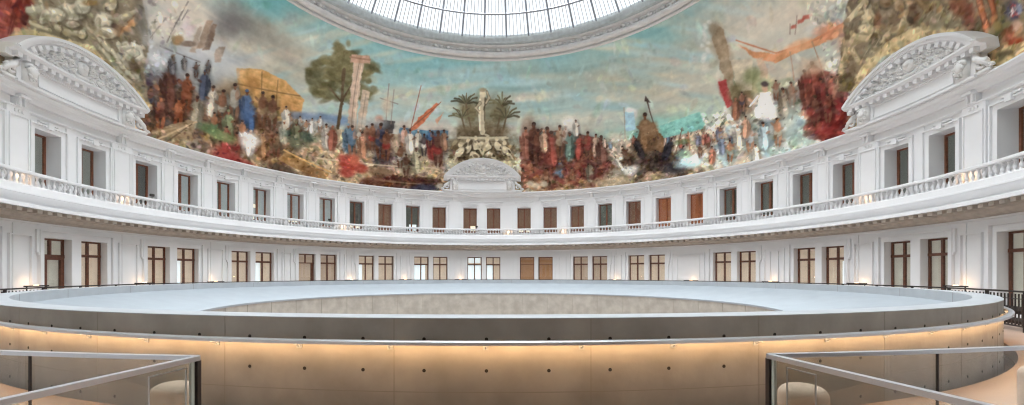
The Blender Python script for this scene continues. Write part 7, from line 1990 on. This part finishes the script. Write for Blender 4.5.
for z0, z1 in ((0.2, 0.25), (0.82, 0.87)): ubox(b, -1.85, 1.85, 0.08, 0.17, z0, z1)
for s in (-1, 1): ubox(b, s*1.85-0.025, s*1.85+0.025, 0.08, 0.17, 0.2, 0.87, 1)
ubox(b, -2.85, 2.85, 0.02, 0.7, 0.0, 0.1)
b.build('panel_block', M['plaster'], ped)
for s in (-1, 1):
    b = MB(); ubox(b, s*2.28-0.24, s*2.28+0.24, 0.0, 0.3, 0.1, 0.95, 1)
    b.blob((s*2.28, -0.02, 0.62), 0.2, 0.12, 0.26, PX); curl(b, s*2.28, 0.66, 0.27, 1.4, s, 0.06, -0.02); curl(b, s*2.28, 0.28, 0.16, 1.4, -s, 0.05, -0.02)
    for q in range(6): b.blob((s*2.28+0.2*math.cos(q), -0.03, 0.6+0.25*math.sin(q)), 0.06, 0.07, 0.09, PX, q, nu=6, nv=4)
    b.build('console', M['relief'], ped, smooth=True)
    b = MB(); ubox(b, s*3.0-0.28, s*3.0+0.28, 0.1, 0.55, 0.0, 0.16, 1)
    curl(b, s*2.98, 0.40, 0.22, 1.3, s, 0.09, 0.15); curl(b, s*3.32, 0.16, 0.13, 1.3, s, 0.06, 0.15)
    b.tube([PX(s*2.74, 0.15, 0.95), PX(s*2.80, 0.12, 0.72), PX(s*2.95, 0.12, 0.58), PX(s*3.15, 0.14, 0.42), PX(s*3.3, 0.16, 0.2)], [0.10,0.12,0.13,0.10,0.07], 6)
    b.build('side_scroll', M['relief'], ped, smooth=True)
tag(ped, 'white arched pediment under the palm group, at the far side of the rotunda', 'pediment', 'arched pediments')
for c, lab in ((-0.62, None), (-90.2, 'large white arched pediment at the left end of the cornice'), (96.3, 'large white arched pediment at the right end of the cornice')):
    o = ped if lab is None else copy_tree(ped)
    if lab: o['label'] = lab; o.scale = (1, 1, 0.90)
    x, y, z = pol(c, PR, EYE+6.93); o.location = (x, y, z); o.rotation_euler = (0, 0, -math.radians(c))

# ------------------------------------------------------------------ concrete drum
RC = 14.65
drum = empty('concrete_drum', (0,0,0)); tag(drum, 'huge round cast concrete drum with warm lit handrail in the middle of the hall', 'concrete wall')
b = MB(); b.sweep(-180, 180, [(RC,-0.47),(RC,-1.86),(RC-0.35,-1.86),(RC-0.35,-0.47)], step=0.75, closed=True)
h1 = -1.236
b.arc(-180, 180, RC-0.01, RC+0.0015, h1-0.004, h1+0.004, step=0.75, mi=1, closed=True)
holes = [-177.4 + 360/141*i for i in range(141)]
def hole(b, t, h, r, sgn):
    c = Vector(pol(t, r, EYE+h)); rad = Vector(pol(t, 1.0)); tan = Vector((rad.y, -rad.x, 0)); n = 10
    vs = []
    for q in range(n):
        a = 2*PI*q/n
        for d in (0.004*sgn, -0.03*sgn): vs.append(c + tan*(0.019*math.cos(a)) + Vector((0,0,0.019*math.sin(a))) + rad*d)
    fs = [tuple(2*q for q in range(n)), tuple(2*q+1 for q in reversed(range(n)))] + [(2*q, 2*((q+1) % n), 2*((q+1) % n)+1, 2*q+1) for q in range(n)]
    b.add(vs, fs, 2)
for t in holes:
    for h in (-0.680, -1.01, -1.475): hole(b, t, h, RC, 1)
for i in range(47):
    t = -173.6 + i*7.65
    b.arc(t-0.018, t+0.018, RC-0.01, RC+0.0015, -1.86, -0.46, step=1, mi=1)
b.build('outer_wall', [M['concrete'], M['joint'], M['hole']], drum)
b = MB(); b.sweep(-180, 180, [(RC+0.002,-0.47),(RC+0.002,-0.46),(RC-0.40,-0.46),(RC-0.40,-0.73),(RC-0.36,-0.73),(RC-0.36,-0.47)], step=0.75, closed=True)
for i in range(24):
    t = -172 + 15*i; b.arc(t-0.03, t+0.03, RC-0.403, RC-0.38, -0.74, -0.462, step=1, mi=1)
b.build('parapet_coping', [M['coping'], M['joint']], drum)
b = MB(); b.sweep(-180, 180, [(RC-0.39,-0.72),(11.0,-1.30),(11.0,-1.38),(RC-0.35,-0.82)], step=0.75, closed=True)
b.build('walkway', M['deck'], drum)
b = MB(); b.sweep(-180, 180, [(11.02,-1.37),(11.02,-5.4),(11.32,-5.4),(11.32,-1.32)], step=0.75, closed=True)
for i in range(40):
    t = -176 + 9*i; b.arc(t-0.02, t+0.02, 11.005, 11.03, -5.4, -1.38, step=1, mi=1)
b.build('inner_wall', [M['concrete'], M['joint']], drum)
hr = MB(); rr0 = RC+0.09
hr.sweep(118, 242, [(rr0-0.035,-0.685),(rr0+0.03,-0.685),(rr0+0.04,-0.693),(rr0+0.04,-0.728),(rr0+0.032,-0.728),(rr0+0.03,-0.712),(rr0-0.035,-0.712)], step=0.75)
rail = hr.build('handrail', M['metal'], drum)
b = MB(); b.sweep(118, 242, [(rr0-0.005,-0.720),(rr0+0.028,-0.720),(rr0+0.028,-0.713),(rr0-0.005,-0.713)], step=0.75)
tag(b.build('light_strip', M['led'], rail), 'glowing warm light strip')
proto = None
for i in range(31):
    t = 178.7 + 3.93*(i-15)
    if not 120 < t < 240: continue
    if proto is None:
        b = MB(); b.box(-0.007, 0.007, -0.10, 0.0, -0.02, 0.01); b.box(-0.028, 0.028, -0.012, 0.0, -0.07, 0.0)
        b.tube([(0,-0.10,-0.005),(0,-0.05,-0.03),(0,-0.01,-0.055)], 0.008, 6)
        proto = b.build('bracket', M['coping'], rail); o = proto
    else:
        o = proto.copy(); C.objects.link(o); o.parent = rail
    # local -Y points outward from the drum
    o.location = pol(t, RC, EYE-0.722); o.rotation_euler = (0, 0, -math.radians(t)+PI)

# ------------------------------------------------------------------ iron railing of the passage beyond
RI = 15.84
ir = empty('iron_railing', (0,0,0)); tag(ir, 'dark iron railing along the passage beyond the concrete drum', 'railing')
b = MB(); b.arc(-132, 132, RI-0.03, RI+0.03, -0.48, -0.435, step=1.5); b.build('top_rail', M['dark'], ir)
b = MB(); b.arc(-132, 132, RI-0.02, RI+0.02, -1.38, -1.34, step=1.5); b.arc(-132, 132, RI-0.015, RI+0.015, -0.66, -0.64, step=1.5); b.build('lower_rail', M['dark'], ir)
b = MB()
t = -132
while t < 132:
    if abs(t) > 78:
        x, y, z = pol(t, RI, 0); b.box(x-0.012, x+0.012, y-0.012, y+0.012, 0.14, 0.98)
        x, y, z = pol(t+0.3, RI, EYE-0.95); b.blob((x, y, z), 0.05, 0.05, 0.12, nu=6, nv=4)
        b.blob((x, y, z-0.28), 0.05, 0.05, 0.1, nu=6, nv=4)
    t += 0.6
tag(b.build('bars', M['dark'], ir), kind='stuff')
proto = None
for i in range(41):
    t = -130 + 6.5*i
    if proto is None:
        b = MB(); b.box(-0.03, 0.03, -0.03, 0.03, 0.0, 1.06); proto = b.build('post', M['dark'], ir); o = proto
    else: o = proto.copy(); C.objects.link(o); o.parent = ir
    x, y, z = pol(t, RI, 0); o.location = (x, y, 0)

# ------------------------------------------------------------------ uplights
def lamp_data(name, e, col=(1.0, 0.60, 0.30), rad=0.05, spot=None):
    l = bpy.data.lights.new(name, 'SPOT' if spot else 'POINT'); l.energy = e; l.color = col; l.shadow_soft_size = rad
    if spot: l.spot_size = spot; l.spot_blend = 0.8
    return l
LOWL = [-96.3,-79.5,-66.2,-35.5,-21.6,-6.6,35.3,54.0,71.2,87.2,102.4]
WHERE = ['at the left end beside the first window pair','between the first and second window pairs','between the second and third window pairs','between the fourth and fifth window pairs','between the fifth and sixth window pairs','left of the white daylit window pair','between the ninth and tenth window pairs','in the wide plain bay right of centre','left of the second last full window pair','between the last two full window pairs','at the right end of the wall']
up0 = None
b = MB(); b.box(-0.5, 0.5, -0.04, 0.04, 1.02, 1.07); lb = b
for t, wh in zip(LOWL, WHERE):
    if up0 is None:
        up0 = empty('uplight'); lb.build('lamp_bar', M['dark'], up0)
        for s in (-1, 1):
            b = MB(); b.box(s*0.42-0.015, s*0.42+0.015, -0.015, 0.015, 0.0, 1.03); b.box(s*0.42-0.05, s*0.42+0.05, -0.08, 0.08, 0.0, 0.015); b.build('leg', M['dark'], up0)
        b = MB(); b.box(-0.10, 0.10, 0.0, 0.03, 1.07, 1.085); b.build('lens', M['lens'], up0)
        r = up0
    else: r = copy_tree(up0)
    tag(r, 'slim black bar uplight on two legs ' + wh, 'uplight', 'bar uplights along the lower wall')
    x, y, z = pol(t, RW-0.42, 0); r.location = (x, y, 0); r.rotation_euler = (0, 0, -math.radians(t))
    l = bpy.data.objects.new('uplight_glow', lamp_data('uplight_glow', 2.6)); C.objects.link(l); l.location = pol(t, RW-0.24, EYE-0.33)
UPL = [(-97.6,'left edge'),(-82.3,'between the second and third windows'),(-37.4,''),(6.6,''),(21.5,''),(88.1,''),(103.4,'')]
WH2 = ['left of the first upper window','between the second and third upper windows','between the eighth and ninth upper windows','just right of the centre pediment windows','three windows right of the centre pediment','just left of the right pediment windows','right of the right pediment windows']
fl0 = None
for (t, _), wh in zip(UPL, WH2):
    if fl0 is None:
        fl0 = empty('floodlight'); b = MB(); b.box(-0.09, 0.09, -0.05, 0.05, 0.03, 0.12); b.box(-0.05, 0.05, -0.03, 0.03, 0.0, 0.03); b.build('housing', M['dark'], fl0)
        b = MB(); b.box(-0.07, 0.07, -0.04, 0.04, 0.12, 0.128); b.build('lens', M['lens'], fl0); r = fl0
    else: r = copy_tree(fl0)
    tag(r, 'small warm floodlight behind the balcony balusters ' + wh, 'floodlight', 'warm floodlights on the balcony')
    r.location = pol(t, RW-0.16, EYE+3.02); r.rotation_euler = (0, 0, -math.radians(t))
    l = bpy.data.objects.new('floodlight_glow', lamp_data('floodlight_glow', 2.0)); C.objects.link(l); l.location = pol(t, RW-0.2, EYE+3.55)

# small black projectors on the balustrade
pj = None
for t, wh in ((-78.0,'below the third upper window from the left'),(-40.9,'below the eighth upper window from the left'),(-2.2,'below the centre pediment')):
    if pj is None:
        pj = empty('projector'); b = MB(); b.lathe([(0.05,0),(0.05,0.03),(0.015,0.04),(0.015,0.12)], n=10); b.build('base', M['dark'], pj)
        b = MB(); b.lathe([(0.05,-0.10),(0.07,-0.08),(0.07,0.08),(0.05,0.10)], n=12, X=lambda x, y, z: (z, x, y+0.18)); b.build('lamp_head', M['dark'], pj); r = pj
    else: r = copy_tree(pj)
    tag(r, 'small black projector on the balustrade rail ' + wh, 'spotlight', 'black projectors on the balustrade')
    r.location = pol(t, RB, EYE+3.83); r.rotation_euler = (0, 0, -math.radians(t)-0.5)

# ------------------------------------------------------------------ glass guardrails near the viewer
CAMX, CAMY, YAW = -0.78, -19.15, 0.0453
def cw(X, Dp, z=0.0):          # right / ahead of the viewer -> world
    return (CAMX + X*math.cos(YAW) + Dp*math.sin(YAW), CAMY - X*math.sin(YAW) + Dp*math.cos(YAW), z)
def bar(b, p, q, w, z0, z1):
    p = Vector(p); q = Vector(q); d = (q-p).normalized(); n = Vector((d.y, -d.x, 0))*w/2
    vs = []
    for s in (p-n, p+n, q+n, q-n):
        vs += [(s.x, s.y, z0), (s.x, s.y, z1)]
    b.add(vs, [(0,2,4,6),(1,7,5,3),(0,1,3,2),(2,3,5,4),(4,5,7,6),(6,7,1,0)])
for side in (-1, 1):
    corner = cw(-1.62, 2.36) if side < 0 else cw(1.53, 2.42)
    frontend = cw(-2.02, 0.05) if side < 0 else cw(1.92, 0.05)
    rc = math.hypot(corner[0], corner[1]); tc = math.degrees(math.atan2(corner[0], corner[1]))
    if side < 0: th = [tc + 1.4*i for i in range(19)]       # swings left around the passage
    else: th = [tc - 1.4*i for i in range(19)]
    arcp = [pol(t, rc, 0) for t in th]
    g = empty('glass_guardrail', (corner[0], corner[1], 0))
    tag(g, ('clear glass guardrail with grey handrail at the left foreground' if side < 0 else 'clear glass guardrail with grey handrail at the right foreground'), 'guardrail')
    def gb(mb, name, m, lab=None, smooth=False):
        mb.v = [(x-corner[0], y-corner[1], z) for x, y, z in mb.v]
        o = mb.build(name, m, g, smooth=smooth)
        if lab: o['label'] = lab
        return o
    b = MB(); bar(b, corner, frontend, 0.036, 1.030, 1.055); gb(b, 'handrail', M['metal'])
    b = MB(); b.sweep(min(th), max(th), [(rc-0.017,1.032-EYE),(rc+0.017,1.032-EYE),(rc+0.017,1.055-EYE),(rc-0.017,1.055-EYE)], step=1.4); gb(b, 'handrail', M['metal'])
    fd = (Vector(frontend)-Vector(corner)).normalized()
    p0 = Vector(corner)+fd*0.05
    b = MB(); bar(b, p0, frontend, 0.016, 0.03, 1.03); gb(b, 'glass_panel', M['rail_glass'])
    b = MB(); bar(b, Vector(corner)+fd*0.028, Vector(corner)+fd*0.046, 0.016, 0.03, 1.03); gb(b, 'glass_edge', M['edge_glass'])
    tp = -50.2 if side < 0 else 0
    # back glass in two panels with a slim dark post between
    tpost = None
    want = -1.0758 if side < 0 else 1.0227; best = 9
    for q in range(400):
        a_ = th[0] + (th[-1]-th[0])*q/399; x, y, _ = pol(a_, rc); dx, dy = x-CAMX, y-CAMY
        X_ = dx*math.cos(YAW)-dy*math.sin(YAW); D_ = dx*math.sin(YAW)+dy*math.cos(YAW)
        if D_ > 0.5 and abs(X_/D_-want) < best: best = abs(X_/D_-want); tpost = a_
    lo, hi = min(th), max(th)
    if tpost < lo - 20: tpost += 360
    if tpost > hi + 20: tpost -= 360
    d = 0.15
    for a0, a1 in ((lo+0.1, tpost-d*0.5), (tpost+d*0.5, hi)):
        b = MB(); b.arc(min(a0,a1), max(a0,a1), rc-0.008, rc+0.008, 0.03-EYE, 1.03-EYE, step=1.4); gb(b, 'glass_panel', M['rail_glass'])
    b = MB(); b.arc(tpost-0.014, tpost+0.014, rc-0.006, rc+0.006, 0.0-EYE, 1.03-EYE, step=1); gb(b, 'post', M['dark'])
    b = MB(); x, y, _ = corner; b.box(x-0.012, x+0.012, y-0.02, y+0.012, 0, 1.03); gb(b, 'post', M['dark'])
    ca, cb = (cw(-1.664, 2.106), cw(-1.628, 2.313)) if side < 0 else (cw(1.546, 2.324), cw(1.574, 2.150))
    ca, cb = Vector(ca), Vector(cb); off = Vector((0.02*side, 0, 0)); b = MB(); bar(b, ca+off, cb+off, 0.004, 0.45, 1.0); gb(b, 'clear_panel', M['rail_glass'])
    b = MB(); bar(b, ca+off, cb+off, 0.007, 0.996, 1.001); bar(b, ca+off, ca+off+(cb-ca)*0.02, 0.007, 0.45, 1.0); bar(b, cb+off, cb+off+(ca-cb)*0.02, 0.007, 0.45, 1.0); gb(b, 'panel_edge', M['metal'])
    b = MB(); bar(b, p0, frontend, 0.06, 0.0, 0.03); b.sweep(lo, hi, [(rc-0.03,-EYE),(rc+0.03,-EYE),(rc+0.03,0.03-EYE),(rc-0.03,0.03-EYE)], step=1.4); gb(b, 'floor_channel', M['metal'])

def pouf(X, Dp, w, h, lab):
    b = MB(); n = 10; pr = [(0.01, 0.0), (w*0.86, 0.0), (w*0.97, 0.06)]
    pr += [(w, 0.15), (w, h-w*0.55)]
    for i in range(1, n+1):
        a = PI/2*i/n; pr.append((w*math.cos(a)**0.55 if i < n else 0.004, h-w*0.55+w*0.55*math.sin(a)))
    b.lathe(pr, n=28)
    x, y, z = cw(X, Dp); o = b.build('pouf', M['cream'], None, smooth=True); o.location = (x, y, 0)
    tag(o, lab, 'pouf', 'cream poufs')
pouf(-0.742*3.2, 3.2, 0.148, 0.70, 'tall rounded cream pouf behind the left glass guardrail')
pouf(0.711*3.3, 3.3, 0.165, 0.66, 'tall rounded cream pouf behind the right glass guardrail corner')
pouf(1.272*3.6, 3.6, 0.155, 0.735, 'rounded cream pouf cut off by the right edge of the view')

# ------------------------------------------------------------------ light, sky, camera
w = bpy.data.worlds.new('World'); bpy.context.scene.world = w; w.use_nodes = True
nt = w.node_tree; bg = nt.nodes['Background']
tc = nt.nodes.new('ShaderNodeTexCoord'); nz = nt.nodes.new('ShaderNodeTexNoise'); nz.inputs['Scale'].default_value = 2.0
rp = nt.nodes.new('ShaderNodeValToRGB'); rp.color_ramp.elements[0].color = (0.88, 0.94, 1.0, 1); rp.color_ramp.elements[1].color = (0.98, 0.99, 1.0, 1)
nt.links.new(tc.outputs['Generated'], nz.inputs['Vector']); nt.links.new(nz.outputs['Fac'], rp.inputs['Fac']); nt.links.new(rp.outputs['Color'], bg.inputs['Color'])
# thin overcast: bright towards the zenith, dimmer near the horizon
sx = nt.nodes.new('ShaderNodeSeparateXYZ'); nt.links.new(tc.outputs['Generated'], sx.inputs[0])
mrw = nt.nodes.new('ShaderNodeMapRange'); mrw.inputs['From Min'].default_value = 0.62; mrw.inputs['From Max'].default_value = 1.0
mrw.inputs['To Min'].default_value = 1.25; mrw.inputs['To Max'].default_value = 33.0; mrw.interpolation_type = 'SMOOTHSTEP'
nt.links.new(sx.outputs['Z'], mrw.inputs['Value']); nt.links.new(mrw.outputs[0], bg.inputs['Strength'])
pl = bpy.data.lights.new('sky_portal', 'AREA'); pl.shape = 'DISK'; pl.size = 27; pl.cycles.is_portal = True
po = bpy.data.objects.new('sky_portal', pl); C.objects.link(po); po.location = (0, 0, EYE+17.6)

cam = bpy.data.cameras.new('camera'); co = bpy.data.objects.new('camera', cam); C.objects.link(co)
cam.sensor_width = 36; cam.lens = 433.17/1024*36; cam.clip_start = 0.05; cam.clip_end = 300
cam.shift_x = (512-495.0)/1024; cam.shift_y = (274.0-202.5)/1024
co.location = (CAMX, CAMY, EYE); co.rotation_euler = (PI/2, 0, -YAW)
bpy.context.scene.camera = co
sc = bpy.context.scene
sc.view_settings.view_transform = 'Standard'; sc.view_settings.look = 'None'; sc.view_settings.exposure = 0.0; sc.view_settings.gamma = 1
sc.view_settings.use_curve_mapping = False
sc.cycles.use_denoising = True; sc.cycles.use_adaptive_sampling = True; sc.cycles.adaptive_threshold = 0.012; sc.cycles.filter_width = 1.2; sc.cycles.max_bounces = 8; sc.cycles.diffuse_bounces = 5; sc.cycles.transparent_max_bounces = 16; sc.cycles.sample_clamp_indirect = 6
